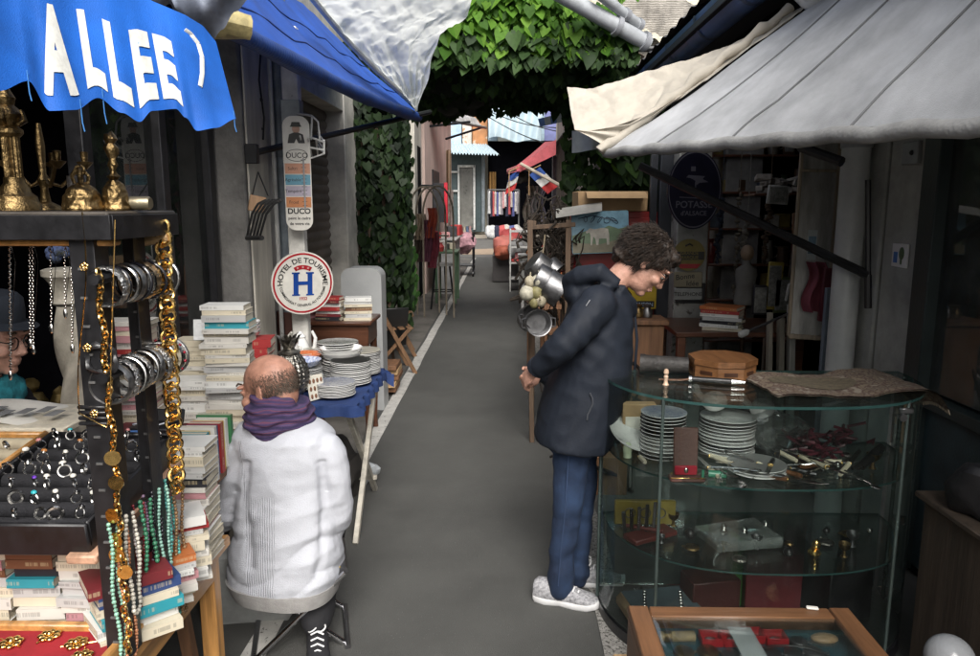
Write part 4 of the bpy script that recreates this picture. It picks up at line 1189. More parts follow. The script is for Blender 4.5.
# ---- chains
def chain_links(pts, R_, r, mb, twist=True, flat=1.0, k=6, n=14):
    for i in range(len(pts) - 1):
        a, c = V(pts[i]), V(pts[i + 1]); d = (c - a).normalized(); m = (a + c) / 2
        side = V((0, -1, 0)) if i % 2 == 0 else V((1, -.3, 0))
        if not twist: side = V((.3, -1, 0))
        M = frame(m, d, side.cross(d).cross(d) if False else side)
        mb.ring((0, 0, 0), R_, r, M @ Matrix.Diagonal((1.15, 1, 1, 1)), n, k)
p = [V((-.802, 1.715 - .001 * i, 1.6 - i * .0262)) for i in range(25)]
b = MB()
for i, q in enumerate(p):
    b.ring((0, 0, 0), .0165, .0042 + .001 * (i % 2), TM(q, rz=U(-.5, .5), rx=PI / 2 + U(-.3, .3), ry=U(-.3, .3)), 18, 7)
    b.ring((0, 0, 0), .009, .0036, TM(q + V((0, -.004, -.013)), rz=1.2, rx=PI / 2 + .3), 14, 6)
tag(b.build('chain_necklace', gold), 'long chain of heavy round gold links hanging at the rack\'s far corner', 'necklace', )
p = [V((-.832 + .004 * math.sin(i * .7), 1.478, 1.52 - i * .0118)) for i in range(46)]
b = MB(); chain_links(p, .0072, .0026, b); nk = b.build('chain_necklace', gold)
tag(nk, 'long gold curb chain with round medallions on the near rack post', 'necklace')
p = [V((-.834 + .006 * math.sin(i * 1.1), 1.474, .985 - i * .014)) for i in range(24)]
b = MB(); chain_links(p, .008, .0024, b); b.build('lower_chain', gold, nk)
b = MB()
for z in (1.12, 1.065, .99, .935, .9, .86):
    M = TM((-.833 + U(-.01, .01), 1.468, z), rz=U(-.5, .5), rx=PI / 2)
    b.tube([M @ V((0, 0, -.0018)), M @ V((0, 0, .0018))], .0165, 20)
b.build('medallion', gold, nk)
b = MB(); q = [at(82 + 4 * math.sin(t * .2), 212 + t * 7.2, Y=1.472) for t in range(29)] + [at(95 + 6 * k, 418 + 9 * math.sin(k * .8), Y=1.472) for k in range(1, 3)] + [at(110 + .5 * k, 400 - 18 * k, Y=1.472) for k in range(11)]
b.tube(q, .0013, 5); nk = tag(b.build('fine_necklace', gold), 'fine gold necklace with clover shaped links on the near post', 'necklace')
b = MB()
for (x, y) in ((84, 267), (87, 348), (94, 414)):
    M = frame(at(x, y, Y=1.468), (1, 0, 0), (0, 0, 1))
    for k in range(5):
        a = k * 2 * PI / 5 + .3; b.ring((.005 * math.cos(a), .005 * math.sin(a), 0), .0035, .0011, M, 10, 5)
b.build('clover', gold, nk)
hang = [(9, 238, 372), (29, 238, 340), (32, 238, 346), (50, 238, 325), (64, 240, 310), (71, 240, 345)]
hl = ['leftmost silver chain hanging in front of the hatted man', 'slim silver chain with pendant beside the hatted man', 'fine plain silver chain close to the slim pendant chain', 'silver chain hanging midway under the rack top', 'thin dark chain hanging before the twisted column', 'thin silver chain nearest the black post']
for k, (x, y0_, y1_) in enumerate(hang):
    b = MB(); A, C = at(x, y0_, Y=1.53), at(x + 1, y1_, Y=1.53)
    n_ = int((A - C).length / .006)
    for i in range(n_): b.ball(A.lerp(C, i / n_) + V((.002 * (i % 2), 0, 0)), (.0018 + .0014 * (k == 0), .0018, .003), n=6, m=4)
    b.tube([A, A + V((.008, 0, -.05)), C], .0007, 4)
    o = b.build('hanging_chain', silver)
    b = MB(); b.ball(C + V((0, 0, -.008)), (.005, .003, .011), n=8, m=6); b.build('pendant', silver, o)
    tag(o, hl[k], 'necklace')

# ---- bead strands
bd = [('pale jade green', (.25, .5, .38), .0048), ('coral and gold', (.6, .25, .12), .0042), ('ivory white', (.72, .68, .58), .0052), ('pearl white', (.75, .72, .7), .0048), ('dark red', (.2, .02, .03), .0038), ('deep green', (.05, .22, .12), .0056), ('mauve', (.3, .2, .3), .0042),
      ('black', (.015, .015, .02), .0052), ('mint green', (.3, .55, .45), .0046), ('smoke grey', (.25, .25, .24), .0042), ('turquoise chip', (.1, .4, .36), .005), ('bronze', (.25, .14, .06), .0048)]
for k, (nm, c, r) in enumerate(bd):
    y = 1.475 + k * .026; L_ = [.34, .33, .22, .24, .26, .2, .27, .25, .2, .33, .35, .36][k]; wd = .013 + .004 * (k % 3)
    m = mat('bead ' + nm, c, .2, var=.5, scale=70, bump=.05, coat=.4)
    b = MB(); n_ = int((2 * L_ + wd * 3) / (2 * r * .98)); tot = 2 * L_ + PI * wd
    for i in range(n_):
        s = i / n_ * tot
        if s < L_: q = (-wd, -s)
        elif s < L_ + PI * wd: a = (s - L_) / wd; q = (-wd * math.cos(a), -L_ - wd * math.sin(a))
        else: q = (wd, -(tot - s))
        f = 1.0 + .15 * math.sin(i * 2.1); sw = .004 * math.sin(s * 30 + k)
        b.ball(V((XR0 - .004 + .006 * (k % 3) + sw, y + q[0], .97 + q[1] * 1.0 + .002)), r * f, n=8, m=5)
    tag(b.build('bead_necklace', m), '%s bead necklace, %s of the strands hung below the bracelets' % (nm, ['nearest', 'second', 'third', 'fourth', 'fifth', 'sixth', 'seventh', 'eighth', 'ninth', 'tenth', 'eleventh', 'farthest'][k]), 'necklace', 'bead necklaces on the rack')

# ---- brass ware on the rack top
ZR = 1.638
def put(px, Y): return at(px, 205, Y=Y).x
lx = put(17, 1.58)
lm = thing('candlestick', 'tall fluted brass column lamp base at the left end of the rack top', 'candlestick', (lx, 1.58, ZR))
b = MB(); b.lathe([(.047, 0), (.047, .012), (.042, .018), (.04, .03), (.03, .038), (.027, .05), (.021, .058), (.02, .07)], TM((lx, 1.58, ZR)), 32); b.build('base', brass, lm)
b = MB()
b.grid(lambda u, v: V((lx + (.0165 + .0015 * math.cos(u * 2 * PI * 14)) * math.cos(2 * PI * u), 1.58 + (.0165 + .0015 * math.cos(u * 2 * PI * 14)) * math.sin(2 * PI * u), ZR + .07 + .085 * v)), 112, 4, close=True); b.build('fluted_column', brass, lm)
b = MB(); b.lathe([(.02, .155), (.026, .162), (.026, .17), (.018, .176), (.026, .19), (.03, .2), (.022, .212), (.014, .22), (.018, .235), (.01, .25), (.004, .27)], TM((lx, 1.58, ZR)), 24)
for a in range(6): b.tube([(lx + .02 * math.cos(a), 1.58 + .02 * math.sin(a), ZR + .18), (lx + .036 * math.cos(a), 1.58 + .036 * math.sin(a), ZR + .19), (lx + .03 * math.cos(a), 1.58 + .03 * math.sin(a), ZR + .21)], .004, 6)
b.build('capital', brass, lm)
def bell(px, Y, R_, h, lab, handle):
    x = put(px, Y); t = thing('bell', lab, 'bell', (x, Y, ZR)); M = TM((x, Y, ZR))
    b = MB()
    prof = [(R_, 0), (R_ * 1.03, .004), (R_ * .97, .01), (R_ * .93, .02), (R_ * .9, h * .5), (R_ * .75, h * .75), (R_ * .45, h * .93), (R_ * .25, h), (R_ * .2, h * 1.04)]
    b.grid(lambda u, v: (lambda f, i: M @ V(((prof[i][0] + (prof[i + 1][0] - prof[i][0]) * f) * math.cos(2 * PI * u), (prof[i][0] + (prof[i + 1][0] - prof[i][0]) * f) * math.sin(2 * PI * u), prof[i][1] + (prof[i + 1][1] - prof[i][1]) * f)))(min(1, v * 8 - min(int(v * 8), 7)), min(int(v * 8), 7)), 64, 41, close=True)
    b.noise_push(R_ * .1, 3.2 / R_); b.build('body', brass, t)
    b = MB()
    if handle == 'ring':
        for k in range(4):
            a = k * PI / 2 + .4; b.tube([M @ V((.012 * math.cos(a), .012 * math.sin(a), h)), M @ V((.016 * math.cos(a), .016 * math.sin(a), h + .014)), M @ V((.006 * math.cos(a), .006 * math.sin(a), h + .028))], .004, 6)
        b.ring((0, 0, 0), .009, .0035, TM((x, Y, ZR + h + .028), rx=PI / 2), 14, 6)
    else:
        b.lathe([(.008, h), (.012, h + .006), (.006, h + .012), (.006, h + .02), (.011, h + .03), (.007, h + .042), (.012, h + .055), (.015, h + .066), (.009, h + .075), (.013, h + .084), (.01, h + .093), (.003, h + .1)], M, 18); b.noise_push(.004, 160)
    b.build('handle', brass, t)
bell(83, 1.55, .04, .056, 'wide engraved brass dome bell on the rack top', 'ring')
bell(116, 1.58, .028, .066, 'slim brass hand bell with turned handle on the rack top', 'turned')
x = put(140, 1.6); b = MB(); b.tube([(x - .022, 1.6, ZR + .016), (x + .02, 1.6, ZR + .016), (x + .024, 1.6, ZR + .016)], [.0145, .0145, .012], 18); b.tube([(x - .036, 1.595, ZR + .015), (x - .022, 1.6, ZR + .015)], .011, 14)
tag(b.build('brass_cylinder', mat('dull brass', (.3, .26, .18), .4, metal=.8)), 'short dull brass cylinder lying on the right end of the rack top', 'cylinder')
x = put(46, 1.74); cd = thing('candelabra', 'dark curly brass candelabra behind the bells on the rack top', 'candelabra', (x, 1.74, ZR))
b = MB(); b.lathe([(.034, 0), (.03, .01), (.012, .02), (.008, .05), (.014, .07), (.007, .085), (.01, .15), (.005, .2)], TM((x, 1.74, ZR)), 18); b.build('stem', brass, cd)
for k in range(5):
    a = k * 2 * PI / 5 + .3; b = MB(); d = V((math.cos(a), math.sin(a) * .4, 0))
    b.tube([V((x, 1.74, ZR + .085)) + d * (.02 * t) + V((0, 0, -.03 * math.sin(t * .9))) for t in range(6)], .0045, 6); q = V((x, 1.74, ZR + .12)) + d * .1
    b.lathe([(.004, -.025), (.016, -.012), (.018, -.008), (.007, -.006), (.009, .015), (.006, .016)], TM(q), 12); b.build('branch', brass, cd)
x = put(118, 2.3); b = MB(); b.tube([(x - .1, 2.4, .3), (x - .1, 2.4, 1.83)], .02, 12)
b = MB(); x = put(75, 1.745); b.tube([(x, 1.745, ZR), (x, 1.745, ZR + .08)], .013, 14); b.tube([(x, 1.745, ZR), (x, 1.745, ZR + .01)], .019, 14)
tag(b.build('stone_pillar', mat('dark stone', (.1, .09, .085), .5, var=.5, scale=40, bump=.5)), 'short dark stone pillar standing behind the dome bell', 'ornament')

# ---- twisted plaster column and gilded statue behind the rack
x, y = at(70, 300, Y=2.55).x, 2.55
tc_ = thing('plaster_column', 'white twisted plaster column behind the rack', 'column', (x, y, .0))
b = MB()
def tw(u, v):
    a = 2 * PI * u; r = .052 + .011 * math.cos(3 * (a - v * 9)); return V((x + r * math.cos(a), y + r * math.sin(a), .2 + 1.1 * v))
b.grid(tw, 60, 60, close=True); plaster = mat('aged plaster', (.5, .46, .38), .8, var=.4, scale=8, bump=.4); b.build('shaft', plaster, tc_)
b = MB(); b.lathe([(.05, 1.3), (.062, 1.31), (.052, 1.325), (.05, 1.35), (.06, 1.38), (.075, 1.4), (.082, 1.405), (.082, 1.425), (.07, 1.43)], TM((x, y, 0)), 30); b.build('capital', plaster, tc_)
b = MB(); b.lathe([(.09, 0), (.09, .06), (.07, .1), (.078, .14), (.06, .2)], TM((x, y, 0)), 30); b.build('base', plaster, tc_)
b = MB(); x, y = at(42, 380, Y=2.75).x, 2.75; z0 = at(42, 432, Y=2.75).z - .1
for (dx, h, s) in ((-.045, .34, 1), (.06, .3, .72)):
    b.lathe([(.05 * s, 0), (.055 * s, .03), (.045 * s, .12), (.05 * s, .19), (.052 * s, .22), (.03 * s, .255), (.014 * s, .265)], TM((x + dx, y, z0)), 16); b.ball((x + dx, y, z0 + .29 * (.9 if s < 1 else 1)), (.024 * s, .026 * s, .032 * s))
    b.tube([(x + dx + .045 * s, y, z0 + .22), (x + dx + .06 * s, y - .04, z0 + .16), (x + dx, y - .055, z0 + .17)], .014 * s, 8)
b.noise_push(.012, 40)
tag(b.build('statue', mat('gilded wood', (.28, .2, .07), .45, metal=.5, var=.5, scale=20)), 'small gilded religious statue of two figures in the shop', 'statue')
b = MB(); b.box((x, y, (z0) / 2), (.3, .2, z0 - .002)); tag(b.build('pedestal', dark_wood), 'dark wooden pedestal under the gilded statue', 'pedestal')
b = MB()
for k in range(16): b.ball(at(62 + U(-14, 16), 244 + U(-14, 18), Y=2.9), U(.012, .03), n=8, m=6)
tag(b.build('flower_bunch', mat('faded paper flowers', (.2, .2, .06), .8, var=.8, scale=30, c2=(.1, .15, .35))), 'faded bunch of artificial flowers above the plaster column', 'flowers')

# ---- bits on the pillar
mr_ = thing('wall_rack', 'black metal wall rack with curved bars hung on the stained pillar', 'rack', at(258, 205, Y=4.15))
b = MB()
for k in range(5):
    dx = k * 4
    b.tube([at(247 + dx * .8, 236 + k * .2, Y=4.2 - .03 * k), at(252 + dx * .9, 214, Y=4.12 - .03 * k), at(258 + dx, 204, Y=4.1 - .03 * k), at(266 + dx * .9, 200, Y=4.1 - .03 * k)], .007, 6)
b.tube([at(262, 203, Y=4.2), at(281, 200, Y=4.02)], .011, 8); b.tube([at(247, 238, Y=4.2), at(262, 238, Y=4.06)], .014, 8)
b.build('bars', mat('dark iron', (.05, .05, .05), .4, metal=.4), mr_)
b = MB(); b.tube([at(258, 172, Y=4.22), at(252, 196, Y=4.2)], .004, 5); b.tube([at(258, 172, Y=4.22), at(268, 196, Y=4.15)], .004, 5); b.build('strap', black_metal, mr_)
b = MB(); A = at(257, 204, Y=4.17); b.box(A, (.09, .03, .09), rz=.4, ry=.2); tag(b.build('wood_plaque', wood('tan wood', (.4, .24, .13), 'z')), 'tan wooden block hanging on the stained pillar', 'plaque')
b = MB()
for y_ in (100, 129): b.box(at(260, y_, Y=4.6), (.03, .03, .02))
b.tube([at(262, 30, Y=4.4), at(259, 80, Y=4.4), at(264, 118, Y=4.4), at(263, 140, Y=4.4)], .006, 5)
tag(b.build('wire', black_metal), 'loose black wire with clips running down the pale pillar board', 'wire')

# ---- enamel signs on the white post
enamel = mat('white enamel', (.68, .66, .6), .22, var=.15, scale=9, bump=.04, coat=.4, speck=(16, .7, (.3, .2, .12)))
ink = mat('black enamel ink', (.02, .02, .02), .3); inkr = mat('red enamel', (.4, .02, .03), .25, coat=.3); inkb = mat('blue enamel', (.015, .06, .28), .25, coat=.3)
s1 = thing('enamel_sign', 'tall white enamel thermometer sign lettered DUCO on the white post', 'sign', at(298, 228, Y=4.38))
c = at(298, 174, Y=4.38); M = frame(c, V((1, .12, .0)), (-.02, 0, 1)); Wd, Ht = .078, .33
def rr(w, h, r, n=8):
    o = []
    for (cx_, cy_, a0) in ((w - r, h - r, 0), (-w + r, h - r, PI / 2), (-w + r, -h + r, PI), (w - r, -h + r, 1.5 * PI)):
        for k in range(n + 1): a = a0 + k * PI / 2 / n; o.append((cx_ + r * math.cos(a), cy_ + r * math.sin(a)))
    return o
b = MB(); b.prism(rr(Wd, Ht, .06), M, .012); b.build('plate', enamel, s1)
Mf = M @ Matrix.Translation((0, 0, .0135))
Mf2 = M @ Matrix.Translation((0, 0, .0145))
for y0_, cc_ in ((.03, (.55, .28, .18)), (-.035, (.13, .32, .42)), (-.1, (.42, .38, .45)), (-.165, (.5, .2, .08))):
    b = MB(); b.box((0, y0_, 0), (.145, .06, .001), M=Mf, bev=0); pb = b.build('colour_band', mat('band%.2f' % y0_, cc_, .4, var=.2), s1)
    b = MB(); b.text({.03: 'Sultri', -.035: 'Agréable', -.1: 'Tempéré', -.165: 'Froid'}[y0_], .026, Mf2 @ Matrix.Translation((-.028, y0_ - .008, 0))); b.build('script', ink, pb)
b = MB(); b.box((.036, -.06, .0), (.01, .3, .006), M=Mf, bev=.002); b.build('tube', mat('glass tube grey', (.3, .3, .3), .2), s1)
b = MB()
for k in range(14): b.box((.036, .08 - k * .022, .0), (.03, .003, .001), M=Mf, bev=0)
b.build('scale_marks', ink, s1)
b = MB(); b.text('DUCO', .045, Mf @ Matrix.Translation((0, -.232, 0)), bold=.03); b.text('peint le cadre', .0235, Mf @ Matrix.Translation((0, -.266, 0)), bold=.02); b.text('de votre vie', .0235, Mf @ Matrix.Translation((0, -.298, 0)), bold=.02)
b.text('DUCO', .042, Mf @ Matrix.Translation((0, .092, 0)), bold=.01); b.ring((0, .106, 0), .062, .0015, Mf @ Matrix.Diagonal((1, .55, 1, 1)) @ Matrix.Translation((0, .087, 0)), 30, 5); b.build('lettering', ink, s1)
b = MB(); b.disc(Mf @ Matrix.Translation((0, .255, 0)), .022, .024); b.build('head_print', mat('skin print', (.5, .3, .22), .4), s1)
b = MB(); b.prism([(-.03, .272), (.03, .272), (.022, .295), (-.022, .295)], Mf2, .001); b.prism([(-.034, .268), (.034, .268), (.03, .275), (-.03, .275)], Mf2, .0012); b.prism([(-.05, .175), (-.012, .175), (0, .2), (.012, .175), (.05, .175), (.04, .225), (.012, .236), (-.012, .236), (-.04, .225)], Mf, .0008); b.build('figure_print', ink, s1)

c = at(302.5, 283, Y=4.36); nrm = V((.64, -1, 0)).normalized(); M = frame(c, V((1, .64, -.03)), (.06, 0, 1))
s2 = thing('enamel_sign', 'round white enamel hotel sign with big blue H on the white post', 'sign', c - V((0, 0, .18)))
b = MB(); b.tube([M @ V((0, 0, -.008)), M @ V((0, 0, .008))], .19, 60); b.build('plate', enamel, s2)
Mf = M @ Matrix.Translation((0, 0, .0095))
b = MB(); b.grid(lambda u, v: Mf @ V(((.17 + .011 * v) * math.cos(2 * PI * u), (.17 + .011 * v) * math.sin(2 * PI * u), 0)), 72, 2, close=True); b.build('red_ring', inkr, s2)
def arc(mb, s, size, r, a_mid, M_, inside=False, bold=.02):
    def wp(v):
        if inside: a = a_mid + v.x / r; rr_ = r - v.y
        else: a = a_mid - v.x / r; rr_ = r + v.y
        return V((rr_ * math.cos(a), rr_ * math.sin(a), v.z))
    mb.text(s, size, M_, warp=wp, bold=bold)
b = MB(); arc(b, 'HOTEL DE TOURISME', .043, .124, PI / 2, Mf); b.build('title', ink, s2)
b = MB(); arc(b, 'COMMISSARIAT GENERAL AU TOURISME', .022, .142, -PI / 2, Mf, True); b.build('small_print', ink, s2)
b = MB()
for sx in (-1, 1): b.prism([(sx * .043 - .015, -.068), (sx * .043 + .015, -.068), (sx * .043 + .015, .062), (sx * .043 - .015, .062)], Mf, .0012); b.prism([(sx * .043 - .024, -.075), (sx * .043 + .024, -.075), (sx * .043 + .024, -.066), (sx * .043 - .024, -.066)], Mf, .0014); b.prism([(sx * .043 - .024, .056), (sx * .043 + .024, .056), (sx * .043 + .024, .066), (sx * .043 - .024, .066)], Mf, .0014)
b.prism([(-.04, -.011), (.04, -.011), (.04, .011), (-.04, .011)], Mf, .001); b.build('letter', inkb, s2)
b = MB(); b.grid(lambda u, v: Mf @ V(((.083 + .026 * v) * math.cos(PI / 2 + .55 - 1.1 * u), (.083 + .026 * v) * math.sin(PI / 2 + .55 - 1.1 * u), .0)), 20, 2); b.build('red_arc', inkr, s2)
b = MB()
for k in (-1, 0, 1):
    a = PI / 2 - k * .34; q = V((.096 * math.cos(a), .096 * math.sin(a), .001)); b.prism([(q.x + (.009 if j % 2 == 0 else .004) * math.cos(a + j * PI / 5), q.y + (.009 if j % 2 == 0 else .004) * math.sin(a + j * PI / 5)) for j in range(10)], Mf @ Matrix.Translation((0, 0, .001)), .0008)
b.build('star', mat('faded star', (.6, .35, .33), .4), s2)
b = MB(); b.text('1932', .026, Mf @ Matrix.Translation((0, -.102, 0)), bold=.02); b.build('year', inkr, s2)

# white wire basket behind the thermometer sign
wb = MB(); wire = mat('white wire', (.6, .6, .57), .4)
def W_(pts): wb.tube([at(x, y, Y=Y) for x, y, Y in pts], .006, 6)
W_([(285, 112, 4.5), (312, 116, 4.42), (318, 122, 4.42), (320, 142, 4.4)]); W_([(285, 112, 4.5), (284, 160, 4.5)])
for k in range(4): W_([(300 + 8 * k, 136 + 1.5 * k, 4.35), (306 + 6 * k, 160 - 2 * k, 4.5)])
for (y0_, y1_) in ((136, 142), (147, 150), (160, 154)): W_([(284, y0_ + 2, 4.5), (306, y0_, 4.4), (324, y1_, 4.36), (318, y1_ - 9, 4.6)])
W_([(324, 142, 4.36), (324, 154, 4.36)]); W_([(312, 116, 4.42), (311, 140, 4.4)])
tag(wb.build('wire_basket', wire), 'white wire bicycle basket fixed behind the thermometer sign', 'basket')
# ================================================================== BLUE CLOTH TABLE WITH CHINA
T3 = .72
tb = thing('folding_table', 'folding table with white trestle legs under a blue cloth of china', 'table', (-1.05, 3.72, 0))
b = MB(); b.box((-1.05, 3.72, T3 - .016), (.7, .78, .02)); b.build('tabletop', pale_wood, tb)
wl = mat('chipped cream legs', (.5, .47, .4), .5, var=.4, scale=14, bump=.3, speck=(30, .66, (.2, .17, .12)))
for x in (-.74, -1.36):
    for (ya, yb) in ((3.37, 4.06), (4.05, 3.36)):
        b = MB(); b.bar((x + (.012 if ya > yb else -.012), ya, T3 - .03), (x + (.012 if ya > yb else -.012), yb, 0), .026, .036); b.build('leg', wl, tb)
b = MB(); b.bar((-1.38, 3.95, .12), (-.72, 3.95, .12), .025); b.build('stretcher', wl, tb)
b = MB()
def cloth(u, v):
    # flat on the table, falling over the rim
    a = (u - .5) * 2; c = (v - .5) * 2
    hx, hy = .365, .41
    def fold(t, h):
        s = abs(t) * (h + .055); f = min(s, h); d = max(0, s - h); return math.copysign(f + d * .12, t), d
    x, dx = fold(a, hx); y, dy = fold(c, hy)
    d = max(dx, dy); rip = .012 * math.sin(u * 40) * (dy > 0) + .012 * math.sin(v * 46) * (dx > 0)
    return V((-1.05 + x + rip * (dx > 0), 3.72 + y + rip * (dy > 0), T3 - d + .001 + .003 * noise.noise(V((u * 8, v * 8, 0)))))
b.grid(cloth, 70, 70)
# loose corner sticking out at the far right
b.grid(lambda u, v: at(372 + 22 * u, 372 - 2 * v + 9 * u * v + 6 * v, Y=4.12 - .06 * v) + V((0, 0, .012 * math.sin(u * 5))), 10, 6)
tag(b.build('tablecloth', mat('navy blue cloth', (.012, .035, .13), .85, var=.35, scale=7, bump=.4, bscale=250), sharp=80), 'navy blue cloth spread under the stacks of china', 'tablecloth')

blue_flower = mat('blue printed rim', (.12, .2, .5), .18, var=.2, scale=90, c2=(.75, .77, .8), bump=.02, coat=.4)
cream_china = mat('cream china', (.68, .65, .56), .2, var=.15, scale=8, bump=.02, coat=.3)
terra = mat('terracotta glaze', (.5, .15, .06), .25, var=.25, scale=10, coat=.3)
green_rim = mat('green printed rim', (.14, .22, .12), .2, var=.4, scale=80, c2=(.7, .72, .66), bump=.02, coat=.3)
_pl = {}
def plate_proto(key, R_, h, mats, well=.62):
    if key in _pl: return dup(_pl[key])
    b = MB()
    b.lathe([(.001, .003), (R_ * well * .96, .003), (R_ * well, .005), (R_ * well * 1.12, h * .75)], None, 40)
    b.mi = 1; b.lathe([(R_ * well * 1.12, h * .75), (R_, h)], None, 40); b.mi = 0
    b.lathe([(R_, h), (R_ * 1.003, h - .002), (R_ * well * 1.15, h * .75 - .005), (R_ * well, 0), (.001, 0)], None, 40)
    o = b.build('plate', mats, origin=(0, 0, 0), sharp=60); _pl[key] = o; return o
def plates(x, y, z, n, kind, where, group, step=.0085, R_=.115, h=.018, nm='plate', lab='white plate', topmats=None):
    for i in range(n):
        top = n - 1 - i
        if top == 0 and topmats: o = plate_proto(kind + 'top', R_, h, topmats)
        else: o = plate_proto(kind, R_, h, [porcelain, porcelain])
        o.location = (x + U(-.003, .003), y + U(-.003, .003), z); o.rotation_euler = (U(-.01, .01), U(-.01, .01), U(0, 6)); z += step
        tag(o, '%s, %s in %s' % (lab, nth(top), where), 'plate', group)
    return z + h - step
CH = 'china on the blue cloth'
def pos(px, py_, z): p = at(px, py_, Z=z); return p.x, p.y
def bowl_proto(key, R_, h, m):
    if key in _pl: return dup(_pl[key])
    b = MB(); b.lathe([(.001, .004), (R_ * .5, .005), (R_ * .8, h * .45), (R_ * .97, h), (R_, h), (R_ * .84, h * .42), (R_ * .55, 0), (.001, 0)], None, 40)
    o = b.build('bowl', m, origin=(0, 0, 0), sharp=60); _pl[key] = o; return o
plates(-.83, 3.47, T3 + .004, 9, 'blue', 'the blue rimmed front stack', CH, R_=.1, topmats=[porcelain, blue_flower], step=.007)
plates(-.80, 3.72, T3 + .004, 14, 'plain', 'the plain white stack', CH, R_=.105)
plates(-.79, 3.95, T3 + .004, 15, 'cream', 'the cream far right stack', CH, R_=.105, topmats=[cream_china, cream_china])
plates(-1.02, 3.62, T3 + .004, 12, 'mid', 'the stack with the blue floral bowl', CH, R_=.095)
o = bowl_proto('floral', .09, .04, blue_flower); o.location = (-1.02, 3.62, T3 + .115); tag(o, 'white bowl with blue flowers on the middle stack', 'bowl')
plates(-1.1, 3.43, T3 + .004, 11, 'left', 'the stack behind the man\'s head', CH, R_=.095)
z = T3 + .15
for k in range(2):
    o = bowl_proto('white', .115, .05, porcelain); o.location = (-.88, 3.86, T3 + .1 + .022 * k); tag(o, ['lower big white bowl under its twin on the blue cloth', 'upper big white bowl in the pair on the blue cloth'][k], 'bowl')
plates(-.88, 3.86, T3 + .004, 8, 'under', 'the stack under the two big white bowls', CH, R_=.1, step=.012)
o = bowl_proto('terra', .1, .035, terra); o.location = (-1.08, 3.86, T3 + .1); tag(o, 'terracotta glazed shallow bowl on a stack beside the pineapple bucket', 'bowl')
plates(-1.08, 3.86, T3 + .004, 9, 'uterra', 'the stack under the terracotta bowl', CH, R_=.09, step=.0105)
plates(-.93, 4.0, T3 + .004, 14, 'oval', 'the green sprigged back stack', CH, R_=.115, step=.012, topmats=[porcelain, green_rim])
plates(-1.12, 4.03, T3 + .004, 9, 'back', 'the left back stack of the blue table', CH, R_=.11, step=.012, topmats=[cream_china, green_rim])
# ornate tile leaning against the china
A = at(316, 388, Y=3.4); b = MB(); b.box((0, 0, 0), (.095, .008, .12)); b.mi = 1
for k in range(12): b.ball((-.035 + .023 * (k % 4), -.005, -.04 + .036 * (k // 4)), (.008, .002, .012), n=8, m=5)
b.bm.transform(TM((A.x, A.y, T3 + .066), .95, -.2)); tag(b.build('tile', [cream_china, mat('brown tile print', (.2, .1, .06), .4)]), 'cream patterned tile leaning on the plates behind the man\'s head', 'tile')
mg = thing('mug', 'white mug near the pineapple ice bucket', 'mug', (-1.2, 4.0, T3 + .08)); b = MB(); b.lathe([(.036, 0), (.04, .01), (.04, .09), (.037, .09), (.036, .012), (.001, .01)], TM((-1.2, 4.03, T3 + .08)), 24); b.build('cup', porcelain, mg); b = MB(); b.ring((0, 0, 0), .024, .006, TM((-1.16, 4.03, T3 + .125), rx=PI / 2), 16, 6); b.build('handle', porcelain, mg)
b = MB(); b.box((-1.2, 4.03, T3 + .042), (.12, .1, .075)); tag(b.build('box', card), 'small cardboard box under the white mug', 'box')
tp = thing('coffee_pot', 'white china pot with long curved spout behind the blue cloth table', 'pot', (-1.13, 4.13, T3)); b = MB(); b.lathe([(.04, 0), (.055, .03), (.058, .08), (.04, .13), (.03, .15), (.034, .16), (.02, .175), (.008, .19)], TM((-1.18, 4.14, T3 + .02)), 24); b.build('body', porcelain, tp)
b = MB(); b.tube([(-1.13, 4.13, T3 + .08), (-1.09, 4.11, T3 + .12), (-1.08, 4.1, T3 + .18), (-1.1, 4.1, T3 + .22)], [.016, .013, .01, .008], 10); b.build('spout', porcelain, tp)
# pineapple ice bucket
x, y = at(290, 372, Y=3.35).x, 3.35; pb = thing('ice_bucket', 'pewter pineapple shaped ice bucket with metal leaves', 'ice bucket', (x, y, T3))
b = MB()
def pine(u, v):
    a = 2 * PI * u; t = v; r = .088 * (math.sin(PI * (.14 + .74 * t))) ** .62
    r *= 1 + .05 * math.sin(a * 11 + t * 30) * math.sin(a * 11 - t * 30)
    return V((x + r * math.cos(a), y + r * math.sin(a), T3 + .04 + .2 * t))
b.grid(pine, 132, 60, close=True); pew = mat('pewter pineapple', (.36, .34, .3), .35, metal=1, var=.75, scale=45, bump=1, bscale=90); b.build('body', pew, pb)
b = MB(); b.lathe([(.001, .24), (.05, .24), (.053, .25), (.03, .26), (.02, .268), (.001, .27)], TM((x, y, T3)), 20); b.lathe([(.06, 0), (.06, .01), (.035, .02), (.045, .045)], TM((x, y, T3)), 24)
lid = b.build('lid', pew, pb)
b = MB()
for ringk, (nl, r0, lz, ln) in enumerate(((7, .02, .262, .075), (6, .012, .268, .085), (4, .005, .27, .07))):
    for k in range(nl):
        a = 2 * PI * k / nl + ringk * .5; d = V((math.cos(a), math.sin(a), 0)); s = V((-d.y, d.x, 0)); o = V((x, y, T3 + lz)) + d * r0
        pts = [(0, 0, .013), (.35, .4, .014), (.7, .75, .009), (1.0, .85 - .15 * ringk * 0, .001)]; out = .75 - .3 * ringk
        vs = []
        for (t, zz, w_) in pts: p = o + d * (t * ln * out) + V((0, 0, zz * ln)); vs += [p - s * w_, p + s * w_]
        b.add(vs, [(0, 1, 3, 2), (2, 3, 5, 4), (4, 5, 7, 6)])
b.build('leaf', pew, lid)
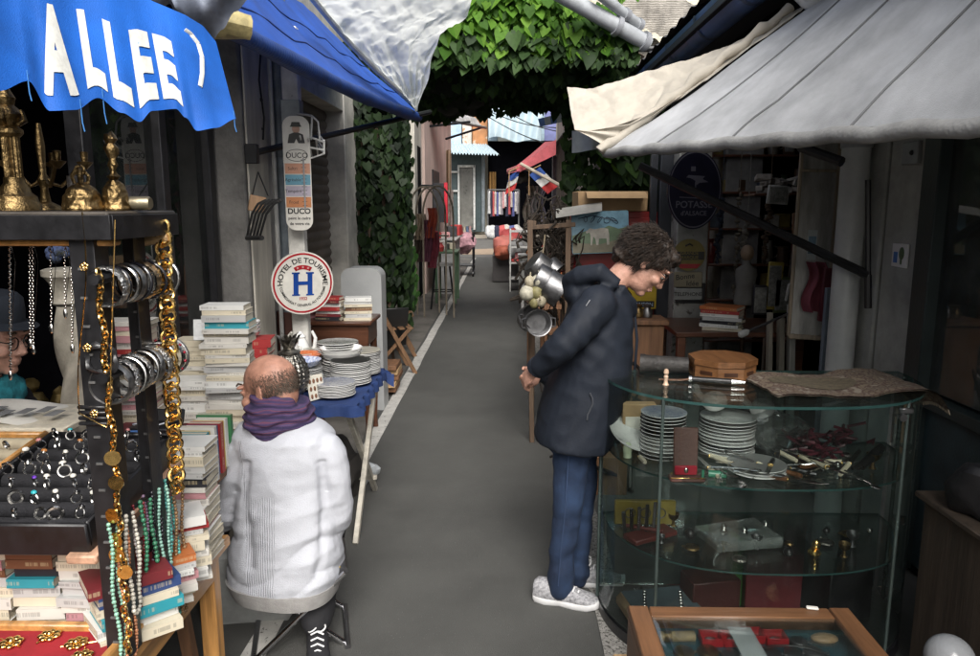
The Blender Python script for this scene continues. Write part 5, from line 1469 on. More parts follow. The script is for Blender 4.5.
# red book pile with white bowls at the back left
b = None
gx, gy = -1.33, 3.7
for k in range(4): book('red', (.2, .15, .04), (gx + .01 * k, gy, T3 + .09 + .041 * k), .1 * k - .15, 'thick red hardback, %s under the white bowls' % nth(3 - k), 'red hardbacks under the white bowls')
b = MB(); b.box((gx, gy, T3 + .045), (.24, .2, .086)); tag(b.build('box', card), 'cardboard box under the red hardbacks on the blue table', 'box')
for k in range(4):
    o = bowl_proto('small', .07, .03, porcelain); o.location = (gx + .0, gy - .0, T3 + .256 + .018 * k); tag(o, 'small white bowl, %s of the stack on the red hardbacks' % nth(3 - k), 'bowl', 'small white bowls on red hardbacks')
# bric a brac heaped between
jn = [('brown leather book', 'brown'), ('cream paperback', 'cream'), ('black hardback', 'black'), ('dark blue hardback', 'dark blue'), ('pale grey paperback', 'pale grey')]
for k, (nm, cv) in enumerate(jn): book(cv, SZ[k], (-1.22 - .02 * k, 3.5, T3 + .005 + .028 * k), .4 + .3 * k, '%s, %s in the heap beside the pineapple bucket' % (nm, nth(4 - k)), 'untidy book heap')

# ---- dark wooden side table with books behind
st = thing('side_table', 'dark carved wooden side table topped with books by the grey bollard', 'table', (-1.15, 5.1, 0)); ZS = .86
b = MB(); b.box((-1.16, 5.12, ZS - .015), (.5, .4, .03), bev=.008); b.build('tabletop', dark_wood, st)
b = MB(); b.box((-1.16, 5.12, ZS - .1), (.45, .35, .14)); b.build('apron', dark_wood, st)
for sx in (-1, 1):
    for sy in (-1, 1):
        b = MB(); b.lathe([(.018, 0), (.02, .02), (.014, .1), (.024, .3), (.016, .36), (.028, .42), (.018, .5), (.026, .6), (.026, .7)], TM((-1.16 + sx * .2, 5.12 + sy * .15, 0)), 12); b.build('leg', dark_wood, st)
SG = 'books on the dark side table'
stack(-1.02, 5.05, ZS, 7, .15, 'the right stack on the dark side table', SG, pal=('cream', 'brown', 'pale grey', 'cream', 'black'), szs=(1, 2, 3), ov={0: 'white'})
stack(-1.21, 5.02, ZS, 7, -.1, 'the left stack on the dark side table', SG, pal=('white', 'black', 'burgundy', 'red', 'cream'), szs=(1, 2, 3), ov={0: 'red', 2: 'white', 4: 'white', 6: 'black'})
stack(-1.33, 5.15, ZS, 6, .1, 'the far left stack on the dark side table', SG, pal=('burgundy', 'red', 'pink', 'black'), szs=(1, 2))
# ---- grey rounded bollard cover
bo = MB()
cx_, cy_ = -1.13, 5.85
bo.prism([(-.16, 0), (.16, 0), (.16, 1.08)] + [(.16 - .08 + .08 * math.cos(a) , 1.08 + .08 * math.sin(a)) for a in [PI / 2 * k / 8 for k in range(1, 9)]] + [(-.16 + .08 - .08 * math.sin(a), 1.08 + .08 * math.cos(a)) for a in [PI / 2 * k / 8 for k in range(0, 9)]] + [(-.16, 1.08)], frame((cx_, cy_ + .1, 0), (1, 0, 0), (0, 0, 1)), .22)
bmesh.ops.remove_doubles(bo.bm, verts=bo.bm.verts[:], dist=.0005)
tag(bo.build('utility_box', mat('satin grey panel', (.36, .37, .37), .45, var=.12, scale=3), sharp=50), 'plain grey utility box with rounded top against the left pillar', 'utility box')
# ---- folding wooden chairs by the ivy
def fchair(x, y, rz, lab):
    t = thing('folding_chair', lab, 'chair', (0, 0, 0)); m = wood('chair wood', (.22, .12, .06), 'z', .55)
    for s in (-1, 1):
        b = MB(); b.bar((s * .19, -.22, 0), (s * .19, .2, .82), .022, .04); b.build('back_leg', m, t)
        b = MB(); b.bar((s * .165, .25, 0), (s * .165, -.18, .46), .022, .035); b.build('front_leg', m, t)
    for k in range(5):
        b = MB(); b.box((0, -.18 + .085 * k, .455), (.36, .06, .016)); b.build('seat_slat', m, t)
    for z_, y_ in ((.78, .18), (.64, .108)):
        b = MB(); b.box((0, y_, z_), (.4, .02, .08), rx=-.47); b.build('back_slat', m, t)
    b = MB(); b.bar((-.17, .1, .16), (.17, .1, .16), .018); b.build('stretcher', m, t)
    t.location = (x, y, 0); t.rotation_euler = (0, 0, rz)
fchair(-1.14, 7.15, 1.9, 'brown wooden folding chair standing by the ivy, nearest the grey utility box')
fchair(-1.22, 8.0, 1.75, 'wooden folding chair behind the nearer one along the ivy')
b = MB(); b.box((-1.1, 7.1, .46), (.3, .02, .42), rx=.35, rz=.4); b.noise_push(.01, 8); tag(b.build('bag', mat('black leather', (.02, .02, .02), .45)), 'black bag hanging on the nearest folding chair', 'bag')
for k in range(5):
    b = MB(); b.box((-1.02 + .03 * U(-1, 1), 6.3 + .05 * U(-1, 1), .06 + .05 * k), (.2, .28, .045)); tag(b.build('crate_board', pale_wood if k % 2 else old_wood), 'weathered board, %s of the small pile beyond the blue table' % nth(4 - k), 'board', 'board pile')
# junk bags under the table
b = MB(); b.ball((-1.0, 4.0, .14), (.2, .25, .15), n=24, m=14); b.noise_push(.08, 9); tag(b.build('sack', mat('dark sack', (.05, .045, .04), .9)), 'dark lumpy sack lying under the blue cloth table', 'sack')
b = MB(); b.ball((-.85, 4.15, .07), (.1, .09, .07), n=18, m=10); b.noise_push(.05, 16); tag(b.build('bag', mat('pale carrier', (.45, .48, .5), .5)), 'crumpled pale plastic bag by the foot of the blue table', 'bag')
bg_ = thing('shopping_bag', 'white and green shopping bag on the ground under the folding stool', 'bag', (-1.02, 2.62, 0))
b = MB(); b.box((-1.02, 2.72, .16), (.36, .16, .32), rz=.1, bev=.03); b.noise_push(.02, 9); b.build('body', mat('greyish bag', (.33, .34, .33), .6), bg_)
b = MB(); b.box((-.86, 2.636, .2), (.11, .01, .22), rz=.1); b.build('panel', mat('green panel', (.02, .17, .05), .5), bg_)
b = MB(); b.text('OO', .09, frame((-.855, 2.627, .17), (1, .1, 0), (0, 0, 1)), bold=.01); b.build('print', mat('pale print', (.6, .65, .55), .5), bg_)

# ================================================================== RIGHT STALL
# ---- bow fronted glass cabinet
CX, CYB, CA, CB = .975, 2.86, .585, .53
dc = thing('display_cabinet', 'bow fronted glass display cabinet with china, knives and trinkets inside', 'cabinet', (CX, 2.65, 0))
def bow(t, s=1.0, dy=0):
    """t 0..1 round the front from left tip to right tip"""
    a = PI + PI * t; ca, sa = math.cos(a), math.sin(a); e = 2 / 2.5
    return V((CX + s * CA * math.copysign(abs(ca) ** e, ca), CYB + s * CB * math.copysign(abs(sa) ** e, sa) * 1.0 + dy, 0))
def outline(s=1.0, n=48): return [(bow(t / n, s).x, bow(t / n, s).y) for t in range(n + 1)]
def slab(z, th, m, nm, par, s=1.0, edge=None):
    b = MB(); b.prism(outline(s), TM((0, 0, z)), th)
    if edge:
        for f in b.bm.faces:
            f.normal_update()
            if abs(f.normal.z) < .5: f.material_index = 1
    return b.build(nm, [m, edge] if edge else m, par)
slab(.0, .055, mat('black plinth', (.012, .012, .014), .35, coat=.2), 'plinth', dc)
slab(.056, .012, mat('dark cabinet floor', (.03, .035, .035), .3), 'floor', dc, .985)
slab(.99, .01, gl_case, 'top', dc, 1.01, gl_edge)
SHZ = (.7, .395)
for z in SHZ: slab(z, .007, gl_case, 'shelf', dc, .965, gl_edge)
b = MB(); b.grid(lambda u, v: bow(.0 + u) + V((0, 0, .07 + .917 * v)), 80, 3); b.build('front_glass', gl_case, dc)
b = MB(); b.box((CX, CYB + .006, .53), (2 * CA - .02, .006, .91), bev=0); b.build('back_glass', glass('back glass', (.72, .82, .8), .8, .03), dc)
for t in (.265, .71):
    b = MB(); p = bow(t); b.tube([p + V((0, -.002, .06)), p + V((0, -.002, .995))], .006, 8); b.build('joint_strip', mat('greenish strip', (.12, .16, .15), .25, metal=.6), dc)
for t in (.02, .98):
    b = MB(); p = bow(t); b.tube([p + V((0, .0, .06)), p + V((0, .0, .995))], .008, 8); b.build('corner_strip', mat('greenish strip', (.12, .16, .15), .25, metal=.6), dc)
b = MB(); p = bow(.705); b.box((p.x - .005, p.y - .006, .965), (.05, .012, .02)); b.tube([(p.x - .02, p.y - .012, .945), (p.x - .02, p.y - .025, .945)], .013, 14); b.build('lock', steel, dc)
b = MB(); b.box((CX - .03, CYB - .01, .985), (1.05, .012, .012)); b.build('top_rail', black_metal, dc)

S0, S1 = SHZ[0] + .0075, SHZ[1] + .0075
CG = 'plates inside the glass cabinet'
plates(.60, 2.66, S0, 13, 'cabblue', 'the blue rimmed cabinet stack', CG, R_=.085, step=.0135, topmats=[porcelain, blue_flower], lab='blue patterned plate')
plates(.86, 2.72, S0, 11, 'cabA', 'the taller white cabinet stack', CG, R_=.105, step=.013, topmats=[porcelain, green_rim])
plates(.9, 2.5, S0, 3, 'cabB', 'the low front cabinet stack', CG, R_=.1, step=.011)
o = plate_proto('cabC', .1, .018, [porcelain, green_rim]); o.location = (.5, 2.74, S0 + .06); o.rotation_euler = (.5, .2, .3); tag(o, 'pale plate leaning at the left end of the cabinet shelf', 'plate')
b = MB(); b.box((.53, 2.78, S0 + .09), (.13, .05, .18)); b.mi = 1; b.box((.53, 2.754, S0 + .1), (.11, .003, .06)); tag(b.build('box', [card, paper]), 'labelled carton standing behind the plates in the cabinet', 'box')
# open jewel case
jc = thing('jewel_case', 'open brown jewel case lined in red satin inside the cabinet', 'case', (.635, 2.43, S0))
b = MB(); b.box((.635, 2.452, S0 + .095), (.085, .012, .17), rx=-.12); b.build('lid', mat('dark brown leather', (.1, .045, .035), .45), jc)
b = MB(); b.box((.635, 2.425, S0 + .008), (.12, .05, .014)); b.build('base', mat('dark brown leather', (.1, .045, .035), .45), jc)
b = MB(); b.box((.635, 2.438, S0 + .032), (.078, .012, .034), bev=.006); satin = b.build('satin_lining', mat('red satin', (.4, .01, .03), .25), jc)
b = MB(); b.ball((.635, 2.43, S0 + .034), (.008, .004, .01)); b.build('jewel', silver, jc)
b = MB(); b.box((.635, 2.4, S0 + .017), (.12, .004, .004)); b.box((.635, 2.45, S0 + .017), (.1, .004, .004)); b.build('trim', gold, jc)
# knives and cutlery on the upper shelf
def knife(loc, rz, L_, hm, lab, up=0, blade=silver):
    t = thing('knife', lab, 'knife', (0, 0, 0), 0, 'cutlery on the upper cabinet shelf')
    b = MB(); b.tube([(0, 0, .008), (.02, 0, .008), (L_ * .25, 0, .008), (L_ * .42, 0, .008)], [.007, .0095, .008, .009], 8, flat=1.0); b.build('handle', hm, t)
    b = MB(); b.prism([(L_ * .42, -.009), (L_ * .9, -.008), (L_, .008), (L_ * .42, .009)], TM((0, 0, .007)), .0018); b.build('blade', blade, t)
    b = MB(); b.box((L_ * .42, 0, .008), (.006, .02, .012)); b.build('guard', gold, t)
    t.location = V(loc); t.rotation_euler = (0, up, rz)
ivory = mat('ivory handle', (.6, .54, .4), .35); horn = mat('horn handle', (.12, .05, .02), .3, var=.6, scale=40); ebony = mat('ebony handle', (.012, .012, .012), .3)
ks = [(.82, 2.47, .5, .2, ebony, 'black handled'), (.9, 2.44, -.7, .22, horn, 'horn handled'), (.97, 2.45, 2.5, .21, ivory, 'ivory handled'), (1.03, 2.42, 2.3, .23, horn, 'long horn handled'), (1.1, 2.47, 2.7, .2, ebony, 'slim black handled'), (1.18, 2.46, .8, .2, ivory, 'pale handled'), (1.06, 2.52, .3, .2, horn, 'short brown handled'), (1.24, 2.5, .5, .22, ebony, 'dark broad'), (.75, 2.44, 1.9, .14, ivory, 'tiny ivory'), (.52, 2.57, 1.7, .14, ivory, 'upright ivory'), (1.14, 2.54, 2.1, .2, ivory, 'tilted ivory'), (.98, 2.52, 1.2, .19, ebony, 'rear black handled')]
for k, (x, y, rz, L_, hm, d) in enumerate(ks): knife((x, y, S0 + .004 * (k % 4)), rz, L_, hm, '%s table knife, %s from the left on the upper cabinet shelf' % (d, ['fourth', 'fifth', 'sixth', 'eighth', 'tenth', 'twelfth', 'ninth', 'last', 'second', 'first', 'eleventh', 'seventh'][k]), -.12 * (k % 3))
b = MB(); b.tube([(1.28, 2.52, S0 + .02), (1.36, 2.57, S0 + .06), (1.38, 2.585, S0 + .07)], [.015, .018, .016], 14); tag(b.build('roller', ebony), 'short black roller handle at the right of the upper shelf', 'tool')
b = MB(); b.tube([(.69, 2.42, S0), (.69, 2.42, S0 + .04)], .005, 8); b.tube([(.72, 2.46, S0 + .012), (.78, 2.45, S0 + .012)], .013, 10); tag(b.build('trinket', mat('green trinket', (.05, .25, .15), .25)), 'small green trinket beside the red jewel case', 'trinket')
for (x, y) in ((.47, 2.68), (.5, 2.62)):
    pass
b = MB(); b.ball((.47, 2.66, S0 + .03), (.018, .012, .03)); b.tube([(.47, 2.66, S0), (.47, 2.66, S0 + .02)], .016, 12); tag(b.build('scent_bottle', mat('pale green glass', (.5, .56, .4), .15)), 'small pale scent bottle at the left end of the shelf', 'bottle')
# dense small cutlery and trinkets
srcs = [o for o in col.objects if o.name.startswith('knife') and o.parent is None]
spn = thing('spoon', 'silver spoon', 'spoon', (0, 0, 0), 0, 'cutlery on the upper cabinet shelf')
b = MB(); b.tube([(0, 0, .003), (.05, 0, .006), (.1, 0, .006), (.13, 0, .004)], [.005, .003, .0028, .004], 6, flat=.6); b.build('handle', silver, spn)
b = MB(); b.ball((.148, 0, .004), (.022, .013, .004)); b.build('bowl', silver, spn)
fkn = thing('fork', 'silver fork', 'fork', (0, 0, 0), 0, 'cutlery on the upper cabinet shelf')
b = MB(); b.tube([(0, 0, .003), (.05, 0, .006), (.12, 0, .005)], [.005, .003, .004], 6, flat=.6); b.build('handle', silver, fkn)
b = MB()
for q in range(4): b.tube([(.12, 0, .005), (.135, -.0075 + .005 * q, .004), (.17, -.0075 + .005 * q, .007)], .0015, 5)
b.build('tines', silver, fkn)
for k in range(22):
    a = .3 + .4 * k / 22; p = bow(a, .8 - .1 * (k % 3)); o = (spn if k == 0 else (fkn if k == 1 else dup([spn, fkn, srcs[k % len(srcs)]][k % 3])))
    o.location = (p.x, p.y, S0 + .01 + .006 * (k % 4)); o.rotation_euler = (0, U(-.12, .02), U(-3, 3)); nm = o['category']
    o['label'] = 'loose %s, %s counted along the front of the upper cabinet shelf' % (nm, ORD[k].replace('top', 'first')); o['group'] = 'cutlery on the upper cabinet shelf'
tk = [('ball', 'silver'), ('cup', 'brass'), ('disc', 'pewter'), ('cup', 'steel'), ('ball', 'black'), ('disc', 'brass')]
tm = {'silver': silver, 'brass': brass, 'pewter': pew, 'steel': steel, 'black': ebony}
for sh, (zz, nm_, n_) in enumerate(((S0, 'upper', 9), (S1, 'lower', 18))):
    for k in range(n_):
        a = .1 + .8 * (k + .5) / n_; p = bow(a, .55 + .3 * ((k * 7) % 5) / 5); kd, mm = tk[(k + sh) % 6]; b = MB(); M = TM((p.x, p.y, zz), U(0, 3)); r = U(.012, .024)
        if kd == 'ball': b.ball((0, 0, r), (r, r, r), M)
        elif kd == 'cup': b.lathe([(r * .6, 0), (r * .3, .006), (r * .25, r), (r * .9, r * 1.6), (r, r * 2.4), (r * .9, r * 2.4), (.001, r * 1.5)], M, 16)
        else: b.lathe([(r * 1.2, 0), (r * 1.3, .003), (r * 1.1, .008), (.001, .009)], M, 20); b.ring((0, r * 1.4, .004), .005, .0015, M, 12, 5)
        tag(b.build({'ball': 'paperweight', 'cup': 'egg_cup', 'disc': 'medal'}[kd], tm[mm]), '%s %s, %s in the curved row on the %s cabinet shelf' % (mm, {'ball': 'paperweight', 'cup': 'egg cup', 'disc': 'medal'}[kd], ORD[k].replace('top', 'first'), nm_), {'ball': 'paperweight', 'cup': 'cup', 'disc': 'medal'}[kd], 'trinkets in the glass cabinet')
# heap of costume pieces behind glass
b = MB()
for k in range(60):
    a = U(0, 6); p = V((1.22 + U(-.13, .13), 2.68 + U(-.08, .1), S0 + abs(U(0, .09)))); b.tube([p, p + V((U(-.05, .05), U(-.05, .05), U(-.01, .03))), p + V((U(-.07, .07), U(-.05, .05), U(-.02, .04)))], .006, 5)
tag(b.build('costume_heap', mat('dark costume pieces', (.03, .022, .022), .4, var=.9, scale=20, c2=(.13, .02, .035))), 'dark red and black heap of costume jewellery on the upper shelf', 'jewellery')
b = MB(); b.ball((1.06, 2.74, S0 + .08), (.11, .05, .09), n=20, m=12); b.noise_push(.09, 14); tag(b.build('plastic_bag', glass('clear bag', (.8, .82, .82), 1.5, .1)), 'crumpled clear plastic bag behind the white plates in the cabinet', 'bag')
for k, (x, y, s) in enumerate(((.8, 2.58, 1), (1.0, 2.63, .8))):
    b = MB(); b.ball((x, y + .12, S0 + .21 * s), (.05, .03, .04), n=16, m=9); b.tube([(x - .04, y + .12, S0 + .215 * s), (x - .07, y + .12, S0 + .25 * s)], .012, 8); b.ball((x - .075, y + .12, S0 + .26 * s), .016)
    tag(b.build('porcelain_bird', porcelain), ['white porcelain bird on the taller plate stack', 'small white porcelain bird behind the low plates'][k], 'figurine')
# lower shelf: case of silver, red packets, trinkets
sb = thing('cutlery_box', 'tan box of silver spoons with blue lining in the cabinet', 'box', (.56, 2.6, S1 - .3))
b = MB(); b.box((.62, 2.62, .1), (.3, .26, .06), rz=.2, bev=.02); b.build('case', mat('tan leatherette', (.3, .21, .12), .6), sb)
b = MB(); b.box((.62, 2.62, .132), (.26, .22, .004), rz=.2); b.build('lining', mat('grey blue lining', (.08, .11, .13), .8), sb)
for k in range(2):
    b = MB()
    for q in range(8): b.ball((.55 + .14 * k + .0 * q + .02 * (q - 4) * .2, 2.54 + .022 * q, .14), (.009, .006, .006), n=8, m=5)
    b.build('spoon_row', silver, sb)
b = MB(); b.box((.56, 2.62, S1 + .012), (.2, .08, .02), rz=.5); b.tube([(.47, 2.66, S1 + .03), (.6, 2.6, S1 + .035)], .008, 8); tag(b.build('knife_roll', mat('dark red leather', (.12, .02, .015), .5)), 'dark red leather knife roll on the lower cabinet shelf', 'roll')
for k in range(5):
    b = MB(); b.tube([(.47 + .025 * k, 2.66 - .01 * k, S1), (.455 + .03 * k, 2.62, S1 + .1 + .01 * k)], .007, 8); tag(b.build('pen', [steel, ebony][k % 2]), '%s pen, %s from the left in the lower shelf corner' % (['steel', 'black'][k % 2], ['first', 'second', 'third', 'fourth', 'fifth'][k]), 'pen', 'pens in the cabinet')
b = MB(); b.box((.56, 2.74, S1 + .05), (.24, .02, .1)); b.mi = 1
for k in range(3): b.ring((.5 + .06 * k, S1 + .05, -2.729), .02, .003, TM(rx=PI / 2), 16, 5)
tag(b.build('tin', [mat('mustard tin', (.22, .17, .03), .4), mat('dark print', (.08, .07, .05), .4)]), 'mustard yellow printed tin at the back of the lower shelf', 'tin')
b = MB(); b.box((.88, 2.6, S1 + .02), (.26, .18, .035), rz=.25); b.noise_push(.02, 14); tag(b.build('plastic_pouch', glass('clear pouch', (.75, .8, .8), 1.5, .12)), 'clear plastic pouch lying on the lower cabinet shelf', 'pouch')
for k, (x, y) in enumerate(((.83, 2.6), (.9, 2.58), (1.0, 2.64))):
    b = MB(); b.lathe([(.014, 0), (.006, .006), (.012, .014), (.008, .02), (.001, .024)], TM((x, y, S1 + .042), .5)); tag(b.build('badge', silver), 'small silver badge, %s on the plastic pouch' % ['left', 'middle', 'right'][k], 'badge')
b = MB(); b.lathe([(.022, 0), (.024, .006), (.012, .016), (.016, .022)], TM((1.13, 2.5, S1))); b.ball((1.135, 2.5, S1 + .035), (.016, .012, .02)); tag(b.build('medal', [gold]), 'small gold medal standing alone on the lower shelf', 'medal')
for k, (x, y, s, m) in enumerate(((1.06, 2.72, (.22, .1, .24), 'dull red carton'), (.95, 2.74, (.1, .06, .28), 'bright green packet'), (.82, 2.7, (.2, .12, .14), 'dark red tin'), (1.3, 2.7, (.2, .2, .28), 'black felt case'))):
    cc_ = {'dull red carton': (.1, .008, .012), 'bright green packet': (.03, .12, .02), 'dark red tin': (.05, .01, .01), 'black felt case': (.012, .012, .014)}[m]
    b = MB(); b.box((x, y, .07 + s[2] / 2), s, rz=.1 * k); tag(b.build('packet', mat('pk ' + m, cc_, .5)), '%s standing on the floor of the glass cabinet' % m, 'box')
b = MB()
for k in range(110): b.ball((.5 + U(0, .35), 2.5 + U(0, .25) - .1 * (k % 2) * 0, .074), U(.003, .008), n=6, m=4)
o = b.build('button_scatter', silver); tag(o, 'scatter of tiny silver buttons on the cabinet floor', 'buttons'); o['kind'] = 'stuff'

# ---- on top of the cabinet
ZC = 1.0
b = MB(); p0, p1 = at(640, 366, Y=2.84), at(688, 371, Y=2.8); p0.z = p1.z = ZC + .034
b.tube([p0, p0.lerp(p1, .1), p0.lerp(p1, .12), p1], [.036, .036, .033, .03], 18); tag(b.build('telescope', mat('worn black leather', (.03, .027, .025), .6, var=.6, scale=30, bump=.6)), 'worn black leather tube lying at the left end of the cabinet top', 'tube')
dk = thing('dagger', 'black handled dagger with silver tip lying on the cabinet top', 'dagger', (.78, 2.66, ZC)); b = MB(); A, C = V((.7, 2.66, ZC + .012)), V((.88, 2.61, ZC + .012))
b.tube([A, A.lerp(C, .75)], .011, 10); b.build('handle', ebony, dk); b = MB(); b.tube([A.lerp(C, .75), C], [.0115, .006], 10); b.tube([A - V((.01, -.003, 0)), A], .013, 10); b.build('tip', silver, dk)
b = MB(); b.tube([A - V((.12, -.01, .004)), A - V((.05, 0, .004)), A], .004, 6); b.build('cord', horn, dk)
b = MB(); x, y = .595, 2.62; b.lathe([(.012, 0), (.008, .006), (.006, .02), (.009, .03), (.005, .036), (.01, .044), (.008, .056), (.001, .06)], TM((x, y, ZC)), 14); tag(b.build('figurine', mat('pale coral ivory', (.6, .42, .3), .4)), 'tiny pale standing figurine on the cabinet top', 'figurine')
ob = thing('wooden_box', 'octagonal inlaid wooden box on the glass cabinet top', 'box', (.86, 2.8, ZC)); x, y = .845, 2.78
inl = wood('inlaid wood', (.2, .09, .035), 'x', .4)
M8 = TM((x, y, ZC), PI / 8)
b = MB(); b.prism([(.125 * math.cos(k * PI / 4), .125 * math.sin(k * PI / 4)) for k in range(8)], M8, .05); b.build('body', inl, ob)
b = MB(); b.prism([(.13 * math.cos(k * PI / 4), .13 * math.sin(k * PI / 4)) for k in range(8)], M8 @ Matrix.Translation((0, 0, .052)), .022); b.build('lid', wood('dark inlay', (.16, .07, .026), 'y', .4), ob)
b = MB()
for k in range(8): a = k * PI / 4 + PI / 8; b.box((.1165 * math.cos(a), .1165 * math.sin(a), .026), (.002, .05, .014), rz=a, M=M8, bev=0)
b.build('inlay', mat('dark inlay strips', (.05, .02, .01), .4), ob)
# rug
b = MB()
def rug(u, v):
    x = .93 + .655 * u - .03 * v; y = 2.42 + .33 * v + .13 * u * u
    c = V((x, y + .0, ZC + .012))
    e = max(0, u - .86) / .14
    return c + V((.0 - .03 * e * e, -.05 * e * (1 - v), -.06 * e ** 1.5 + .006 * noise.noise(V((u * 9, v * 6, 0))) + .012 * math.sin(v * 9) * e + .008 * math.sin(u * 11)))
b.grid(rug, 70, 30); b.grid(lambda u, v: rug(u, v) + V((0, 0, -.006)), 70, 30)
def rug_mat():
    m, nt, out = nodes('worn oriental rug'); L = nt.links.new
    bs = N(nt, 'ShaderNodeBsdfPrincipled', Roughness=.95); tc = N(nt, 'ShaderNodeTexCoord')
    w1 = N(nt, 'ShaderNodeTexVoronoi', Scale=48); L(tc.outputs['Object'], w1.inputs['Vector'])
    n1 = N(nt, 'ShaderNodeTexNoise', Scale=18, Detail=8); L(tc.outputs['Object'], n1.inputs['Vector'])
    cr = N(nt, 'ShaderNodeValToRGB'); cr.color_ramp.interpolation = 'LINEAR'
    for i, (p, c) in enumerate(((0, (.03, .022, .018)), (.3, (.1, .065, .045)), (.5, (.16, .13, .09)), (.7, (.06, .03, .022)), (1, (.2, .17, .13)))):
        if i < 2: e = cr.color_ramp.elements[i]; e.position = p
        else: e = cr.color_ramp.elements.new(p)
        e.color = rgba(c)
    mx = N(nt, 'ShaderNodeMath', operation='MULTIPLY_ADD'); mx.inputs[1].default_value = .9; L(w1.outputs['Distance'], mx.inputs[0]); L(n1.outputs['Fac'], mx.inputs[2])
    m3 = N(nt, 'ShaderNodeMath', operation='SUBTRACT'); m3.inputs[1].default_value = .3; L(mx.outputs[0], m3.inputs[0]); L(m3.outputs[0], cr.inputs['Fac'])
    L(cr.outputs[0], bs.inputs['Base Color']); bp = N(nt, 'ShaderNodeBump', Strength=.8, Distance=.004); L(n1.outputs['Fac'], bp.inputs['Height']); L(bp.outputs[0], bs.inputs['Normal']); L(bs.outputs[0], out.inputs['Surface']); return m
rg = tag(b.build('rug', rug_mat(), sharp=80), 'worn oriental rug laid over the right half of the cabinet top', 'rug')
b = MB()
for k in range(60):
    v = k / 59; p = rug(1, v); b.tube([p, p + V((.006, U(-.004, .004), -.018))], .0018, 4)
b.build('fringe', mat('rug fringe', (.3, .25, .18), .9), rg)
b = MB(); b.grid(lambda u, v: rug(.33 + .25 * math.cos(2 * PI * u) * v, .55 + .28 * math.sin(2 * PI * u) * v) + V((0, 0, .002)), 30, 6, close=True); b.build('medallion', mat('rug olive', (.1, .08, .05), .95, var=.5, scale=60), rg)

# ---- flat glass topped vitrine in front
vt = thing('vitrine', 'flat wooden vitrine with glass lid over coins and watches', 'vitrine', (.62, 1.5, 0)); ZV = .6
x0_, x1_, y0_, y1_ = .33, .915, 1.2, 1.8
fw = wood('vitrine wood', (.17, .08, .036), 'y', .45, coat=.15); fwx = wood('vitrine wood x', (.17, .08, .036), 'x', .45, coat=.15)
b = MB(); b.box((x0_ + .028, 1.5, ZV - .008), (.056, .6, .018)); b.box((x1_ - .028, 1.5, ZV - .008), (.056, .6, .018)); b.build('lid_stile', fw, vt)
b = MB(); b.box((.6225, y1_ - .025, ZV - .0085), (.473, .05, .016)); b.box((.6225, y0_ + .025, ZV - .0085), (.473, .05, .016)); b.build('lid_rail', fwx, vt)
b = MB(); b.box((x0_ + .01, 1.5, ZV - .08), (.018, .58, .12)); b.box((x1_ - .01, 1.5, ZV - .08), (.018, .58, .12)); b.box((.6225, y1_ - .01, ZV - .08), (.545, .018, .12)); b.box((.6225, y0_ + .01, ZV - .08), (.545, .018, .12)); b.build('case', fw, vt)
b = MB(); b.box((.6225, 1.5, ZV - .005), (.475, .505, .004), bev=0); b.build('lid_glass', glass('lid glass', (.92, .95, .94), .55, .006), vt)
ZB = ZV - .05
b = MB(); b.box((.6225, 1.5, ZB - .006), (.54, .56, .01)); b.build('lining', mat('blue green felt', (.02, .085, .11), .9, var=.3, scale=6), vt)
for x in (.36, .88):
    for y in (1.24, 1.76): b = MB(); b.box((x, y, (ZV - .14) / 2), (.04, .04, ZV - .14)); b.build('leg', fw, vt)
b = MB(); b.box((.815, 1.79, ZV + .004), (.03, .012, .006), rz=-.2); b.build('price_tag', paper, vt)
b = MB(); b.grid(lambda u, v: V((.56 + .075 * u + .004 * math.sin(v * 4), 1.4 + .33 * v, ZV + .0005)), 4, 4)
b.bm.free()
rb_ = [(.53, 1.715), (.585, 1.715), (.64, 1.73), (.695, 1.72)]
for k, (x, y) in enumerate(rb_):
    t = thing('ring_box', 'small open red plastic box, %s in the vitrine row' % ['leftmost', 'second', 'third', 'rightmost'][k], 'box', (x, y, ZB)); t['group'] = 'red boxes in the vitrine'
    b = MB(); b.box((x, y, ZB + .002), (.052, .045, .003)); 
    for (dx, dy, sx, sy) in ((-.0255, 0, .003, .045), (.0255, 0, .003, .045), (0, -.021, .049, .003), (0, .021, .049, .003)): b.box((x + dx, y + dy, ZB + .012), (sx, sy, .02), bev=.001)
    b.build('shell', mat('bright red plastic', (.5, .012, .02), .35), t)
    b = MB(); b.ball((x, y, ZB + .009), (.016, .012, .005)); b.build('content', silver, t)
for k in range(13):
    x, y = [(.45, 1.665), (.51, 1.665), (.56, 1.65), (.72, 1.665), (.665, 1.66), (.77, 1.665), (.69, 1.63), (.745, 1.625), (.75, 1.71), (.61, 1.65), (.45, 1.6), (.52, 1.6), (.8, 1.62)][k]
    r = [.026, .027, .022, .022, .024, .024, .02, .024, .022, .02, .03, .028, .022][k]; gm = k in (0, 1, 10, 11)
    t = thing('pocket_watch', '%s, %s on the vitrine felt' % ('round brass watch case' if gm else 'round silver watch case', ['far left', 'second from far left', 'left of centre', 'right of centre', 'just behind centre', 'behind right', 'front of centre', 'front right', 'back right', 'in the middle', 'near left', 'second near left', 'far right'][k]), 'watch', (x, y, ZB), 0, 'watches in the vitrine')
    b = MB(); b.lathe([(r * .9, 0), (r, .003), (r, .006), (r * .92, .009), (r * .86, .0092), (.001, .0098)], TM((x, y, ZB + .002 * (k % 3))), 24); b.build('case', brass if gm else steel, t)
    b = MB(); b.tube([(x + r, y, ZB + .006), (x + r + .006, y, ZB + .006)], .003, 8); b.ring((x + r + .01, y, ZB + .006), .005, .0012, None, 12, 5); b.build('crown', brass if gm else steel, t)
